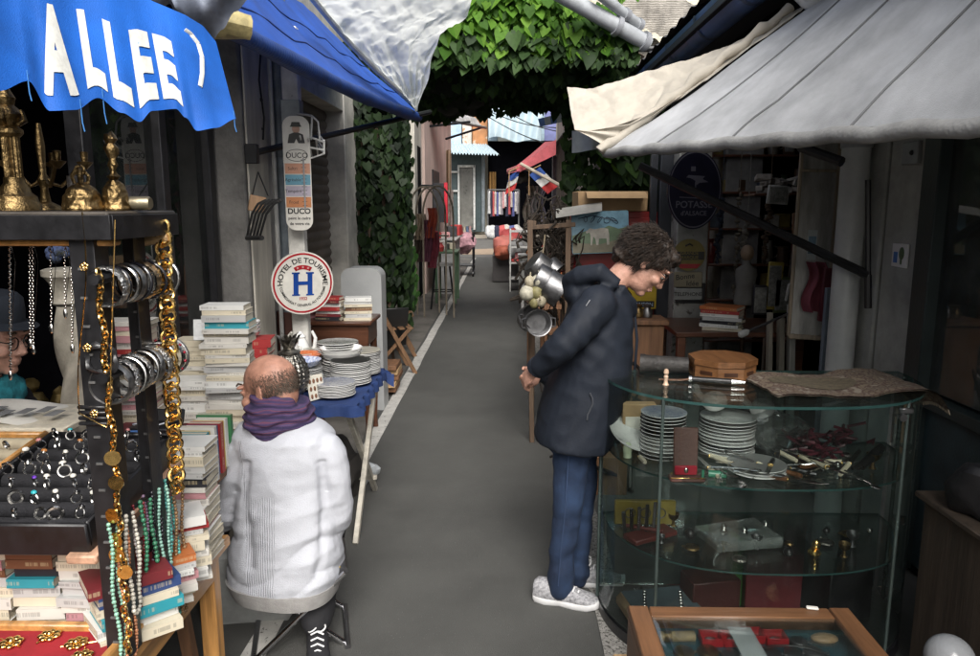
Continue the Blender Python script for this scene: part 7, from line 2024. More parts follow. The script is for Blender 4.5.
# ------------------------------------------------------------------ the man in the hat at the left edge
hm_ = thing('person', 'bespectacled person in dark hat, black coat and turquoise scarf at the left edge', 'person', (-1.62, 2.35, 0))
h_ = lambda x, y, Y=2.35: at(x, y, Y=Y)
HC = h_(-8, 338)
Mh = Matrix.Translation(HC) @ rotm((1, -.05), R(10))
body = MB(); Sx = head_parts(body, Mh, 1.0, h_(-18, 396))
limb(body, [h_(-22, 410), h_(-26, 460), h_(-28, 500)], [.1, .12, .13])
c0 = h_(-28, 500); c0.z = .45
limb(body, [c0 + V((0, -.1, 0)), c0 + V((.3, -.12, 0)), V((c0.x + .3, c0.y - .12, .09))], [.075, .055, .04]); limb(body, [c0 + V((0, .1, 0)), c0 + V((.3, .12, 0)), V((c0.x + .3, c0.y + .12, .09))], [.075, .055, .04])
for s in (-1, 1):
    sh = h_(-22, 415) + V((0, s * .17, 0)); el = sh + V((.02, s * .04, -.26)); wr_ = el + V((.14, -s * .12, .0)); limb(body, [sh, el, wr_], [.05, .04, .028]); hand_parts(body, wr_, V((1, -s * .4, 0)), V((0, 0, 1)), .95, .4, -s)
remesh(body, .0055, 3); bh = body.build('body', skin, hm_, sharp=0); eyes(bh, Sx)
b = MB(); b.lathe([(.125, .052), (.135, .05), (.11, .06), (.096, .066), (.096, .1), (.09, .14), (.075, .155), (.03, .15), (.001, .148)], Sx @ TM((-.01, 0, 0), 0, 0, -.05) @ Matrix.Diagonal((1.12, .92, 1, 1)), 40); hat = b.build('hat', mat('dark blue felt', (.015, .02, .03), .9, bump=.4), bh)
b = MB(); strands(b, Sx, 250, .03, .0018, lambda p, v: p.z < .05 and p.z > -.05 and p.x < -.01); b.build('hair', mat('grey hair', (.2, .18, .16), .8), bh)
b = MB()
for sg in (-1, 1):
    b.ring((0, 0, 0), .021, .0022, Sx @ TM((.1, sg * .033, .004)) @ Matrix.Rotation(PI / 2, 4, 'Y'), 20, 6); b.tube([Sx @ V((.1, sg * .054, .01)), Sx @ V((-.01, sg * .082, .01))], .002, 5)
b.build('glasses', ebony, bh)
b = MB()
b.loft([(h_(-14, 398), V((.09, 0, 0)), V((0, .12, 0))), (h_(-16, 412), V((.12, 0, 0)), V((0, .21, 0))), (h_(-18, 440), V((.14, 0, 0)), V((0, .23, 0))), (h_(-20, 500), V((.16, 0, 0)), V((0, .22, 0))), (h_(-20, 560), V((.17, 0, 0)), V((0, .23, 0)))], 28, p=2.3)
for s in (-1, 1):
    sh = h_(-22, 415) + V((0, s * .17, 0)); el = sh + V((.02, s * .04, -.26)); wr_ = el + V((.14, -s * .12, .0)); limb(b, [sh, el, wr_], [.078, .062, .045])
remesh(b, .011, 3); b.noise_push(.014, 9); b.build('coat', mat('black wool coat', (.012, .013, .02), .85), hm_, sharp=0)
b = MB(); c = h_(-14, 388)
for dz, r, q in ((.03, .075, .024), (0, .085, .027), (-.03, .09, .025)): b.ring((0, 0, 0), r, q, TM(c + V((0, 0, dz)), 0, .1, .15), 28, 10)
b.tube([c + V((.07, -.03, -.02)), c + V((.12, -.05, -.14)), c + V((.15, -.06, -.3))], [.035, .04, .03], 10, flat=.5)
remesh(b, .007, 2); b.noise_push(.014, 22); b.build('scarf', mat('turquoise wool scarf', (.02, .2, .24), .9, var=.4, scale=30, bump=.5), hm_, sharp=0)
b = MB(); limb(b, [c0 + V((0, -.1, 0)), c0 + V((.3, -.12, 0)), V((c0.x + .3, c0.y - .12, .1))], [.095, .075, .06]); limb(b, [c0 + V((0, .1, 0)), c0 + V((.3, .12, 0)), V((c0.x + .3, c0.y + .12, .1))], [.095, .075, .06]); remesh(b, .011, 2); b.build('trousers', trm, hm_, sharp=0)
for s in (-1, 1): shoe(hm_, (c0.x + .36, c0.y + s * .12, .06), 0, 1, can_m, ebony, ebony)
st_ = thing('stool', 'plain dark stool under the hatted person', 'stool', (c0.x, c0.y, .05)); b = MB(); b.box((c0.x, c0.y, .35), (.36, .36, .04)); b.build('seat', dark_wood, st_)
for sx in (-1, 1):
    for sy in (-1, 1): b = MB(); b.box((c0.x + sx * .15, c0.y + sy * .15, .19), (.035, .035, .28)); b.build('leg', dark_wood, st_)
# ================================================================== RIGHT SHOP CLUTTER
rc = thing('cupboard', 'red painted cupboard standing behind the woman under a cardboard box', 'cupboard', at(612, 300, Y=5.4)); rc.location.z = 0
xa, xb = at(574, 250, Y=5.3).x, at(660, 250, Y=5.3).x; zt_ = at(600, 212, Y=5.3).z
redp = mat('dark red gloss paint', (.26, .015, .015), .4, var=.35, scale=4)
b = MB(); b.box(((xa + xb) / 2, 5.5, zt_ / 2), (xb - xa, .4, zt_)); b.build('carcass', redp, rc)
for k in (0, 1):
    w2 = (xb - xa) / 2 - .01
    f = MB(); f.box((xa + w2 / 2 + .005 + k * (w2 + .01), 5.292, zt_ * .5), (w2, .02, zt_ - .08)); f = f.build('door', redp, rc)
    b = MB(); b.ball((xa + w2 - .03 + k * .08, 5.27, zt_ * .55), .014); b.build('handle', brass, f)
b = MB(); b.box((at(610, 200, Y=5.4).x, 5.45, zt_ + .075), (.5, .3, .14), rz=.05); b.mi = 0
b.grid(lambda u, v: V((at(585, 200, Y=5.3).x + .42 * u, 5.3 - .14 * v, zt_ + .145 - .05 * v * v)), 6, 5)
tag(b.build('cardboard_box', card), 'open brown cardboard box lying on top of the red cupboard', 'box')
b = MB(); b.grid(lambda u, v: at(556 + 46 * u, 209 - 7 * u + 9 * v, Y=5.2 - .1 * v), 6, 4); tag(b.build('board', mat('grey board', (.33, .32, .29), .8)), 'flat grey board sticking out beside the cardboard box', 'board')
# painting of a cow, generic
pt = thing('painting', 'painted board of a white cow in a green blue landscape', 'painting', at(600, 252, Y=5.18))
Mp = frame(at(600, 232.5, Y=5.2), V((1, -.02, .035)), V((-.03, .18, 1))); hw, hh = .2, .148
def pm(n, c): return mat(n, c, .45, var=.3, scale=14, bump=.2)
b = MB(); b.prism(rr(hw, hh, .012), Mp, .012); b.build('panel', pm('painted sky', (.16, .32, .42)), pt)
q = Mp @ Matrix.Translation((0, 0, .0125))
b = MB(); b.prism([(-hw + .004, -.02), (-.1, .012), (-.04, -.005), (.06, .045), (.13, .02), (hw - .004, .035), (hw - .004, -hh + .004), (-hw + .004, -hh + .004)], q, .0006); b.build('hills', pm('painted hills', (.13, .2, .11)), pt)
q = q @ Matrix.Translation((0, 0, .0008))
b = MB(); b.prism([(-hw + .004, -.07), (0, -.085), (.1, -.06), (hw - .004, -.09), (hw - .004, -hh + .006), (-hw + .004, -hh + .006)], q, .0006); b.build('meadow', pm('painted meadow', (.22, .2, .13)), pt)
q = q @ Matrix.Translation((0, 0, .0008))
b = MB(); b.prism([(-.085, .02), (-.07, .03), (-.04, .022), (.02, .03), (.055, .022), (.062, -.02), (.06, -.09), (.045, -.09), (.042, -.045), (-.01, -.045), (-.015, -.09), (-.03, -.09), (-.035, -.045), (-.05, -.03), (-.06, -.09), (-.07, -.09), (-.068, -.02), (-.075, .0), (-.098, -.006), (-.1, .008)], q, .0006); b.build('cow', pm('painted cow', (.45, .42, .36)), pt)
b = MB()
for k in range(5):
    x0_ = -.1 + .05 * k; b.tube([q @ V((x0_ + .012 * math.cos(t * .9) * (1 + .3 * k), .095 - .004 * k + .022 * math.sin(t * .9 + k), .001)) for t in range(8)], .0025, 5)
b.tube([q @ V((-.15, .1, 0)), q @ V((-.05, .12, 0)), q @ V((.12, .075, 0))], .003, 5)
b.build('brush_strokes', pm('painted dark stroke', (.02, .05, .09)), pt)
# black door leaf and yellow sign
b = MB(); a0 = at(662, 300, Y=5.25); b.box((a0.x, 5.25, 1.0), (.1, .06, 2.0)); b.box((a0.x - .08, 5.3, 1.0), (.05, .05, 2.0)); tag(b.build('door_leaf', mat('blue black paint', (.015, .018, .025), .5)), 'tall blue black door leaf behind the woman\'s face', 'door')
ys = thing('enamel_sign', 'small yellow sign low behind the woman\'s chin', 'sign', at(642, 308, Y=5.1)); c = at(642, 297, Y=5.1)
b = MB(); b.box(c, (.2, .012, .17)); b.build('plate', mat('yellow enamel', (.55, .38, .02), .35), ys)
b = MB(); b.box(c + V((0, -.008, -.05)), (.17, .004, .045)); b.build('dark_band', ink, ys)
b = MB(); b.text('MAISON', .036, frame(c + V((.01, -.0105, -.063)), (1, 0, 0), (0, 0, 1)), bold=.02); b.build('lettering', mat('pale ink', (.4, .5, .62), .6), ys)

# white pillar with hanging signs
xp = at(686, 300, Y=5.15).x
pp = thing('post', 'flaking white post behind the hanging enamel signs', 'post', (xp, 5.15, 0)); b = MB(); b.box((xp, 5.15, 1.05), (.22, .2, 2.1), bev=.01); b.build('shaft', mat('shade dimmed flaking paint', (.3, .3, .28), .7, var=.4, scale=5, speck=(14, .6, (.1, .09, .08))), pp)  # flaking paint, darkened to hold the awning's shade
b = MB(); b.box((xp + .0, 5.04, 1.05), (.2, .02, .14)); b.build('dark_board', black_metal, pp)
navy = mat('dark navy enamel', (.008, .008, .03), .35, var=.3); pale = mat('pale sign ink', (.17, .17, .22), .4)  # sign colours darkened, the awning's shade is put into them
c = at(694, 190, Y=4.9); s4 = thing('enamel_sign', 'oval navy sign lettered POTASSE hanging under the awning', 'sign', c - V((0, 0, .25)))
M = frame(c, (1, .1, 0), (0, 0, 1)); rx_, ry_ = .182, .255
def oval(s): return [(rx_ * s * math.cos(2 * PI * k / 48), ry_ * s * math.sin(2 * PI * k / 48)) for k in range(48)]
b = MB(); b.prism(oval(1), M, .012); b.build('plate', navy, s4)
Mf = M @ Matrix.Translation((0, 0, .0128))
b = MB(); b.grid(lambda u, v: Mf @ V((rx_ * (.93 + .035 * v) * math.cos(2 * PI * u), ry_ * (.93 + .035 * v) * math.sin(2 * PI * u), 0)), 60, 2, close=True); b.build('rim', pale, s4)
b = MB(); b.text('POTASSE', .062, Mf @ Matrix.Translation((0, -.115, 0)), bold=.02); b.text('d\'ALSACE', .042, Mf @ Matrix.Translation((0, -.165, 0)), bold=.02); b.build('lettering', pale, s4)
b = MB(); b.prism([(-.06, .08), (-.045, .095), (.065, .088), (.05, .07), (.09, .05), (.03, .045), (.01, .03), (-.0, .06), (-.03, .075)], Mf, .001); b.prism([(.0, -.04), (.01, -.04), (.008, .05), (.0, .05)], Mf, .001); b.prism([(-.1, -.05), (.06, -.058), (.06, -.052), (-.1, -.044)], Mf, .001); b.prism([(-.03, .12), (.0, .12), (.0, .15), (-.03, .15)], Mf, .001); b.build('bird_emblem', pale, s4)
b = MB(); b.tube([c + V((0, 0, .25)), c + V((0, 0, .6))], .004, 6); b.build('hanger', black_metal, s4)
c = at(689, 255, Y=4.98); s5 = thing('enamel_sign', 'round yellow and black enamel sign under the oval navy one', 'sign', c - V((0, 0, .11)))
M = frame(c, (1, 0, 0), (0, 0, 1)); Mf = M @ Matrix.Translation((0, 0, .0085))
b = MB(); b.disc(M, .108, z=.008); b.tube([M @ V((0, 0, 0)), M @ V((0, 0, .007))], .108, 40); b.build('plate', mat('mustard enamel', (.2, .16, .04), .3), s5)
b = MB(); b.box((0, -.005, .001), (.2, .055, .002), M=Mf, bev=0); b.tube([Mf @ V((-.03, .06, 0)), Mf @ V((0, .075, 0)), Mf @ V((.02, .062, 0))], .006, 6); b.build('dark_band', ink, s5)
b = MB(); b.text('GRANDE', .03, Mf @ Matrix.Translation((0, .003, .0022)), bold=.02); b.text('MARQUE', .03, Mf @ Matrix.Translation((0, -.026, .0022)), bold=.02); b.build('lettering', mat('mustard enamel', (.2, .16, .04), .3), s5)
b = MB(); b.prism([(-.055, -.09), (.055, -.09), (.08, -.06), (-.08, -.06)], Mf, .001); b.build('red_patch', inkr, s5)
c = at(688, 279.5, Y=4.98); s6 = thing('enamel_sign', 'cream sign with curly script between the round and TELEPHONE signs', 'sign', c - V((0, 0, .06))); M = frame(c, (1, 0, 0), (0, 0, 1)); Mf = M @ Matrix.Translation((0, 0, .0066))
b = MB(); b.box((0, 0, 0), (.19, .105, .012), M=M); b.build('plate', mat('old cream enamel', (.25, .22, .15), .35, var=.3), s6)
b = MB(); b.text('Bonne', .05, Mf @ Matrix.Translation((-.02, .004, 0)) @ Matrix.Rotation(.12, 4, 'Z'), bold=.01); b.text('Idée', .05, Mf @ Matrix.Translation((.03, -.042, 0)), bold=.01); b.build('lettering', ink, s6)
c = at(688, 294, Y=4.98); s7 = thing('enamel_sign', 'small white plate lettered TELEPHONE on the flaking post', 'sign', c - V((0, 0, .04))); M = frame(c, (1, 0, 0), (0, 0, 1)); Mf = M @ Matrix.Translation((0, 0, .0066))
b = MB(); b.box((0, 0, 0), (.19, .08, .012), M=M); b.build('plate', mat('shade dimmed white enamel', (.3, .31, .3), .3), s7)  # white enamel darkened to carry the awning's shade
b = MB(); b.text('TELEPHONE', .035, Mf @ Matrix.Translation((0, -.012, 0)), bold=.015); b.build('lettering', ink, s7)

# table with magazines inside the opening
tt = thing('table', 'plain dark table behind the glass cabinet holding magazines', 'table', (1.45, 4.7, 0))
b = MB(); b.box((1.45, 4.7, .87), (.8, .6, .03)); b.build('tabletop', dark_wood, tt)
for sx in (-1, 1):
    for sy in (-1, 1): b = MB(); b.box((1.45 + sx * .36, 4.7 + sy * .26, .427), (.05, .05, .855)); b.build('leg', dark_wood, tt)
_mg = [('rust orange', 'orange'), ('red', 'red'), ('white', 'white'), ('pale grey', 'pale grey'), ('black', 'black'), ('white', 'white'), ('cream', 'cream')]
z = .887
for k, (cv, nm) in enumerate(_mg[::-1]):
    book(cv, (.23, .17, .02), (1.36 + U(-.01, .01), 4.52 + U(-.01, .01), z), -.5 + U(-.15, .15), '%s magazine, %s of the pile behind the cabinet' % (nm, nth(6 - k)), 'magazines behind the cabinet'); z += .021
# wooden posts of the opening and mirror
mf = thing('mirror', 'tall pale framed mirror door leaning by the white drainpipe', 'mirror', at(815, 345, Y=4.25)); Mm = frame(at(814, 240, Y=4.25), V((1, -.25, -.02)), V((.05, .1, 1)))
fr = MB(); w2, h2 = .1, .56
for (cx_, cy_, sx, sy) in ((-w2, 0, .02, 2 * h2), (w2, 0, .02, 2 * h2), (0, h2, 2 * w2, .03), (0, -h2, 2 * w2, .03), (0, h2 * .7, 2 * w2, .015)): fr.box((cx_, cy_, 0), (sx, sy, .025), M=Mm)
fr.build('frame', wood('faded frame wood', (.3, .24, .17), 'z', .6), mf)
b = MB(); b.box((0, 0, .002), (2 * w2 - .01, 2 * h2 - .01, .006), M=Mm, bev=0); b.build('panel', mat('dusty grey pane', (.3, .29, .26), .35, var=.5, scale=5, stretch=(3, 3, .4)), mf)
b = MB(); b.box((-.01, -.03, .008), (.05, .17, .003), M=Mm, bev=0); b.mi = 1; b.box((-.01, -.03, .01), (.04, .1, .002), M=Mm, bev=0); b.build('postcard', [mat('pale card', (.42, .45, .44), .6), mat('blue photo', (.12, .22, .3), .5, var=.5, scale=30)], mf)
b = MB(); b.grid(lambda u, v: at(806 + 20 * u + 4 * math.sin(v * 6), 262 + 50 * v, Y=4.15) + V((0, .03 * math.sin(u * 13 + v), 0)), 24, 16); tag(b.build('scarf', mat('dull pink cloth', (.22, .05, .07), .8), sharp=80), 'dull pink cloth hanging beside the mirror', 'scarf')
b = MB(); b.box(at(829, 295, Y=4.1), (.09, .03, .3), ry=.04); tag(b.build('panel', mat('maroon panel', (.12, .02, .03), .5)), 'small maroon panel leaning next to the white drainpipe', 'panel')
b = MB(); a = at(831, 360, Y=4.05); b.box((a.x, 4.05, .6), (.12, .03, 1.2)); tag(b.build('board', mat('blue grey board', (.17, .2, .24), .6)), 'blue grey board standing by the white drainpipe', 'board')
br_ = thing('shower_head', 'long metal rod with pale bulb end held out from the clutter', 'rod', at(745, 335, Y=4.2)); A, C = at(742, 334, Y=4.1), at(806, 306, Y=4.3)
b = MB(); b.tube([A, A.lerp(C, .5), C], .008, 8); b.build('rod', steel, br_); b = MB(); d = (C - A).normalized(); b.tube([A - d * .02, A - d * .01, A + d * .03, A + d * .05], [.012, .02, .02, .009], 12); b.build('bulb', mat('pale bulb', (.45, .45, .43), .3), br_)
for k, (x, y0_, y1_, cc_) in enumerate(((792, 305, 400, (.3, .29, .26)), (770, 312, 400, (.28, .25, .2)), (781, 318, 400, (.2, .18, .14)))):
    A, C = at(x, y0_, Y=4.35), at(x + 2, y1_, Y=4.25); C.z = .0
    b = MB(); b.bar(A, C, .05, .03); b.noise_push(.012, 8); tag(b.build('plank', mat('bleached plank%d' % k, cc_, .8, stretch=(1, 1, .1), scale=20)), ['bleached plank leaning nearest the mirror', 'bleached plank leaning left of the other planks', 'darker plank leaning between two bleached planks'][k], 'plank')
# hanging tools on right
for k in range(3):
    b = MB(); x = 786 + 6 * k; b.tube([at(x, 300, Y=4.3), at(x + 3, 285, Y=4.25), at(x + 12, 278, Y=4.25), at(x + 14, 288, Y=4.25)], .009, 8); tag(b.build('handle_hook', mat('pale hook', (.4, .4, .4), .4)), 'pale curved umbrella handle, %s of three near the mirror' % ['leftmost', 'middle', 'rightmost'][k], 'handle', 'umbrella handles')
# dress form
df = thing('dress_form', 'small grey dress form with round knob inside the dark shop', 'mannequin', (at(742, 345, Y=5.0).x, 5.0, 0)); xx = at(742, 345, Y=5.0).x
b = MB(); b.lathe([(.07, .98), (.075, 1.02), (.06, 1.1), (.075, 1.18), (.07, 1.22), (.03, 1.25), (.025, 1.28)], TM((xx, 5.0, 0)), 20, sy=.75); b.build('torso', mat('grey linen', (.16, .155, .145), .9), df)
b = MB(); b.ball((xx, 5.0, 1.33), (.045, .045, .055)); b.build('knob', mat('tan knob', (.25, .18, .12), .5), df); b = MB(); b.tube([(xx, 5.0, 0), (xx, 5, .98)], .015, 8); b.lathe([(.14, 0), (.14, .02), (.02, .05)], TM((xx, 5, 0)), 18); b.build('stand', dark_wood, df)
# shelf unit deep inside
sx0, sx1 = at(706, 200, Y=6.3).x, at(806, 200, Y=6.3).x
su = thing('shelf_unit', 'dark crowded shelf unit deep inside the right hand shop', 'shelf', ((sx0 + sx1) / 2, 6.35, 0))
szs_ = [.5, .85, 1.15, 1.45, 1.75, 2.05]
for z in szs_: b = MB(); b.box(((sx0 + sx1) / 2, 6.35, z), (sx1 - sx0, .3, .02)); b.build('shelf', dark_wood, su)
for x in (sx0, sx1): b = MB(); b.box((x, 6.35, 1.1), (.03, .32, 2.2)); b.build('side', dark_wood, su)
names = ['lowest', 'second', 'third', 'fourth', 'fifth', 'top']
pal_ = [('blue grey', (.1, .13, .18)), ('dull green', (.06, .1, .05)), ('brown', (.15, .08, .04)), ('cream', (.35, .32, .26)), ('red', (.25, .03, .03)), ('ochre', (.3, .22, .05)), ('pale', (.4, .4, .38))]
for i, z in enumerate(szs_[1:]):
    n_ = 7
    for k in range(n_):
        x = sx0 + (k + .5) * (sx1 - sx0) / n_ + U(-.02, .02); cn, cc_ = rnd.choice(pal_); m = mat('ware ' + cn, tuple(q * .4 for q in cc_), .4, var=.4, scale=12)  # ware colours scaled down to hold the shop's shade
        kind = rnd.choice(['vase', 'box', 'jug', 'frame', 'tin']); b = MB(); h = U(.1, .22)
        if kind == 'vase': b.lathe([(.03, 0), (.05, h * .4), (.035, h * .75), (.02, h * .85), (.03, h)], TM((x, 6.3, z + .011)), 16)
        elif kind == 'box': b.box((x, 6.3, z + .011 + h * .35), (U(.07, .12), .1, h * .7), rz=U(-.2, .2))
        elif kind == 'jug': b.lathe([(.04, 0), (.05, h * .3), (.04, h * .7), (.045, h)], TM((x, 6.3, z + .011)), 16); b.ring((0, 0, 0), h * .25, .007, TM((x + .05, 6.3, z + h * .55), rx=PI / 2), 14, 6)
        elif kind == 'frame': b.box((x, 6.28, z + .011 + h * .5), (.1, .015, h), rx=-.15); b.mi = 1; b.box((x, 6.272, z + .011 + h * .5), (.075, .008, h * .75), rx=-.15)
        else: b.tube([(x, 6.3, z + .011), (x, 6.3, z + .011 + h * .8)], .045, 18); b.tube([(x, 6.3, z + .011 + h * .8), (x, 6.3, z + .02 + h * .8)], .04, 18)
        tag(b.build({'frame': 'picture_frame'}.get(kind, kind), [m, mat('faded print', (.22, .22, .2), .5, var=.6, scale=40)]), '%s %s, %s from left on the %s shelf of the dark shop' % (cn, {'frame': 'picture frame'}.get(kind, kind), ['first', 'second', 'third', 'fourth', 'fifth', 'sixth', 'seventh'][k], names[i + 1]), {'frame': 'picture'}.get(kind, kind), 'wares on the dark shop shelves')
# hanging pieces before the shelves
for k, (x, y0_, y1_, cn, cc_) in enumerate(((740, 190, 300, 'beige feathered', (.3, .26, .2)), (748, 215, 262, 'pale', (.4, .38, .34)), (770, 200, 262, 'brown', (.15, .09, .05)), (722, 200, 262, 'dark blue', (.05, .07, .12)))):
    b = MB(); A, C = at(x, y0_, Y=5.2), at(x - 6, y1_, Y=5.2)
    for i in range(26): b.ball(A.lerp(C, i / 25) + V((U(-.015, .015), U(-.01, .01), 0)), (U(.008, .026), .012, U(.01, .02)), n=8, m=5)
    b.tube([A + V((0, 0, 1.0)), A], .003, 5); tag(b.build('hanging_garland', mat('garland %d' % k, tuple(q * .5 for q in cc_), .8, var=.5, scale=50)), '%s garland hanging inside the dark right hand shop' % cn, 'garland')  # garland colours scaled down, shop shade put into them
for k, (x, y, w2, h2, cn, cc_) in enumerate(((774, 286, .05, .16, 'yellow', (.35, .27, .05)), (798, 262, .05, .12, 'black', (.02, .02, .02)), (782, 295, .06, .12, 'green', (.1, .13, .05)), (778, 195, .07, .06, 'white', (.5, .5, .48)), (800, 225, .05, .08, 'brown', (.2, .1, .05)), (760, 300, .05, .1, 'black oval', (.02, .02, .025)))):
    c = at(x, y, Y=4.9); f = thing('picture_frame', '%s framed picture hung among the clutter of the right hand shop' % cn, 'picture', c - V((0, 0, h2)))
    b = MB(); b.box(c, (2 * w2, .02, 2 * h2), ry=U(-.1, .1)); b.build('frame', mat('fr ' + cn, cc_, .5), f); b = MB(); b.box(c + V((0, -.012, 0)), (1.6 * w2, .004, 1.7 * h2)); b.build('print', mat('faded print', (.22, .22, .2), .5, var=.6, scale=40), f)
b = MB()
for k in range(26): p = at(U(760, 800), U(178, 192), Y=5.6); b.box(p, (U(.05, .12), U(.05, .1), U(.01, .05)), rz=U(-1, 1), rx=U(-.3, .3))
tag(b.build('paper_heap', mat('faded papers', (.3, .27, .24), .8, var=.5, scale=10)), 'heap of faded papers on a high shelf in the right hand shop', 'papers')
b = MB(); b.box((at(780, 195, Y=5.6).x, 5.62, at(780, 195, Y=5.6).z), (.45, .25, .02)); tag(b.build('wall_shelf', dark_wood), 'high wall shelf carrying the heap of faded papers', 'shelf')
# small things on the ledge left of the post
for k, (x, y, c_) in enumerate(((637, 350, 'brass'), (646, 345, 'glass'))):
    p = at(x, y, Y=4.6); b = MB(); b.lathe([(.03, 0), (.034, .03), (.02, .06), (.026, .08)], TM((p.x, p.y, .95)), 16); tag(b.build('pot', brass if k == 0 else steel), ['small brass pot beside the black leather tube', 'small steel pot beside the brass pot'][k], 'pot')
b = MB(); p = at(640, 355, Y=4.6); b.box((p.x, 4.6, .93), (.3, .25, .03)); b.box((p.x, 4.6, .46), (.25, .2, .9)); tag(b.build('stand', old_wood), 'old wooden stand behind the left end of the cabinet', 'stand')

# ------------------------------------------------------------------ pots, nets and stand on the right of the alley
ws = thing('wooden_stand', 'rickety wooden stand hung with pots and nets at the alley edge', 'stand', (.5, 5.1, 0))
stw = wood('grey brown stick', (.13, .085, .055), 'z', .8)
for (x, y) in ((.2, 4.95), (.44, 5.0), (.22, 5.5), (.46, 5.5)): b = MB(); b.bar((x, y, 0), (x + U(-.04, .04), y, 1.55), .035); b.build('post', stw, ws)
for z in (.5, 1.05, 1.5): b = MB(); b.bar((.16, 4.95, z), (.48, 5.0, z + .02), .03); b.build('rail', stw, ws); b = MB(); b.bar((.2, 4.95, z + .03), (.22, 5.5, z), .03); b.build('side_rail', stw, ws)
def pan(px_, py_, Y, r, h, ax_, lab, handle='loops'):
    r *= .86; h *= .86
    c = at(px_, py_, Y=Y); M = Matrix.Translation(c) @ V(ax_).normalized().to_track_quat('Z', 'Y').to_matrix().to_4x4()
    t = thing('saucepan', lab, 'pan', c, 0, 'aluminium pans on the wooden stand')
    b = MB(); b.lathe([(.001, -h), (r * .9, -h), (r * .97, -h + .012), (r, 0), (r + .006, .002), (r + .006, -.004), (r * .99, -.006), (r * .94, -h + .014), (r * .88, -h + .006), (.001, -h + .006)], M, 36); b.build('body', steel, t)
    b = MB()
    if handle == 'loops':
        for s in (-1, 1): b.tube([M @ V((s * r, -.03, -.012)), M @ V((s * (r + .03), -.025, -.01)), M @ V((s * (r + .03), .025, -.01)), M @ V((s * r, .03, -.012))], .006, 6)
    else: b.tube([M @ V((r, 0, -.012)), M @ V((r + .06, 0, 0)), M @ V((r + .17, 0, .01))], .01, 8, flat=.5)
    b.build('handle', steel, t)
pan(533, 317, 4.62, .095, .09, (.6, -.6, .35), 'aluminium pan hanging behind the lowest one', 'loops')
pan(539, 323, 4.5, .092, .1, (.25, -1, .12), 'lowest aluminium pan with its mouth facing the camera', 'loops')
pan(543, 270, 4.8, .1, .11, (.75, .2, -.65), 'uppermost aluminium pan, mouth turned down', 'x')
pan(548, 283, 4.72, .11, .12, (.85, .1, -.5), 'second aluminium pan below the uppermost', 'x')
pan(561, 292, 4.7, .12, .14, (.85, .0, -.5), 'largest aluminium pan beside the woman\'s back', 'x')
pan(556, 273, 4.95, .09, .1, (.6, -.2, -.6), 'small aluminium pan tucked behind the uppermost', 'x')
b = MB(); b.tube([at(540, 300, Y=4.6), at(541, 270, Y=4.8), at(545, 235, Y=4.95)], .005, 5); tag(b.build('cord', mat('hemp cord', (.25, .2, .13), .9)), 'hemp cord tying the pans to the wooden stand', 'cord')
for k, (x, y, r) in enumerate(((530, 282, .035), (538, 281, .04), (537, 292, .042), (541, 301, .038), (527, 293, .05), (534, 303, .034))):
    c = at(x, y, Y=4.66); b = MB(); b.ball(c, (r, r, r * 1.1), n=16, m=10); b.tube([c + V((0, 0, r)), c + V((.004, 0, r + .03))], .005, 5); b.noise_push(.006, 18)
    tag(b.build('gourd', mat('gourd %d' % (k % 3), [(.36, .32, .23), (.42, .4, .32), (.2, .18, .08)][k % 3], .6, var=.4, scale=30)), 'dried gourd, %s in the cluster below the pans' % ['upper left', 'upper middle', 'centre', 'lower right', 'lower left', 'lowest'][k], 'gourd', 'gourds by the pans')
b = MB()
for k in range(90):
    p = V((U(.16, .42), U(5.05, 5.6), U(1.05, 1.72))); pts = [p]
    for i in range(6): pts.append(pts[-1] + V((U(-.07, .07), U(-.05, .05), U(-.13, .06))))
    b.tube(pts, U(.004, .012), 5)
tag(b.build('net', mat('dark tangled netting', (.03, .022, .015), .9, var=.5, scale=30)), 'dark tangle of old netting and twigs on the wooden stand', 'net')
b = MB()
for k in range(60):
    p = V((U(.4, .8), U(3.9, 4.9), U(.02, .8))); q = p + V((U(-.25, .25), U(-.2, .2), U(-.3, .4))); q.z = max(.02, q.z); b.tube([p, p.lerp(q, .5) + V((U(-.06, .06), 0, U(-.05, .05))), q], U(.006, .014), 6)
tag(b.build('iron_scrap', mat('black iron scrap', (.03, .025, .022), .5, metal=.4)), 'tangled black iron scrap on the ground behind the woman\'s legs', 'scrap')
b = MB(); p = at(600, 470, Y=4.1); b.box((.55, 4.15, .3), (.1, .1, .14), rz=.4); b.mi = 1; b.box((.55, 4.095, .3), (.06, .004, .06), rz=.4); tag(b.build('tin', [mat('red tin', (.3, .02, .015), .4), paper]), 'small red tin on the scrap behind the woman\'s legs', 'tin')
b = MB(); b.box((.56, 4.15, .115), (.3, .3, .23)); tag(b.build('crate', old_wood), 'low wooden crate under the small red tin', 'crate')

# ------------------------------------------------------------------ further stalls on the right
def P2(x, y, Y): return at(x, y, Y=Y)
def simple_table(x0, x1, y0, y1, z, lab, m):
    t = thing('table', lab, 'table', ((x0 + x1) / 2, (y0 + y1) / 2, 0)); b = MB(); b.box(((x0 + x1) / 2, (y0 + y1) / 2, z - .015), (x1 - x0, y1 - y0, .03)); b.build('tabletop', m, t)
    for x in (x0 + .04, x1 - .04):
        for y in (y0 + .04, y1 - .04): b = MB(); b.box((x, y, z / 2 - .015), (.045, .045, z - .03)); b.build('leg', m, t)
simple_table(.4, 1.1, 7.4, 8.3, .75, 'old wooden table beyond the stand of pans', old_wood)
b = MB(); b.box((.52, 7.7, .85), (.2, .3, .2)); b.mi = 1; b.box((.52, 7.545, .88), (.16, .01, .08)); tag(b.build('box', [mat('orange box', (.45, .13, .04), .6), card]), 'orange box on the old wooden table', 'box')
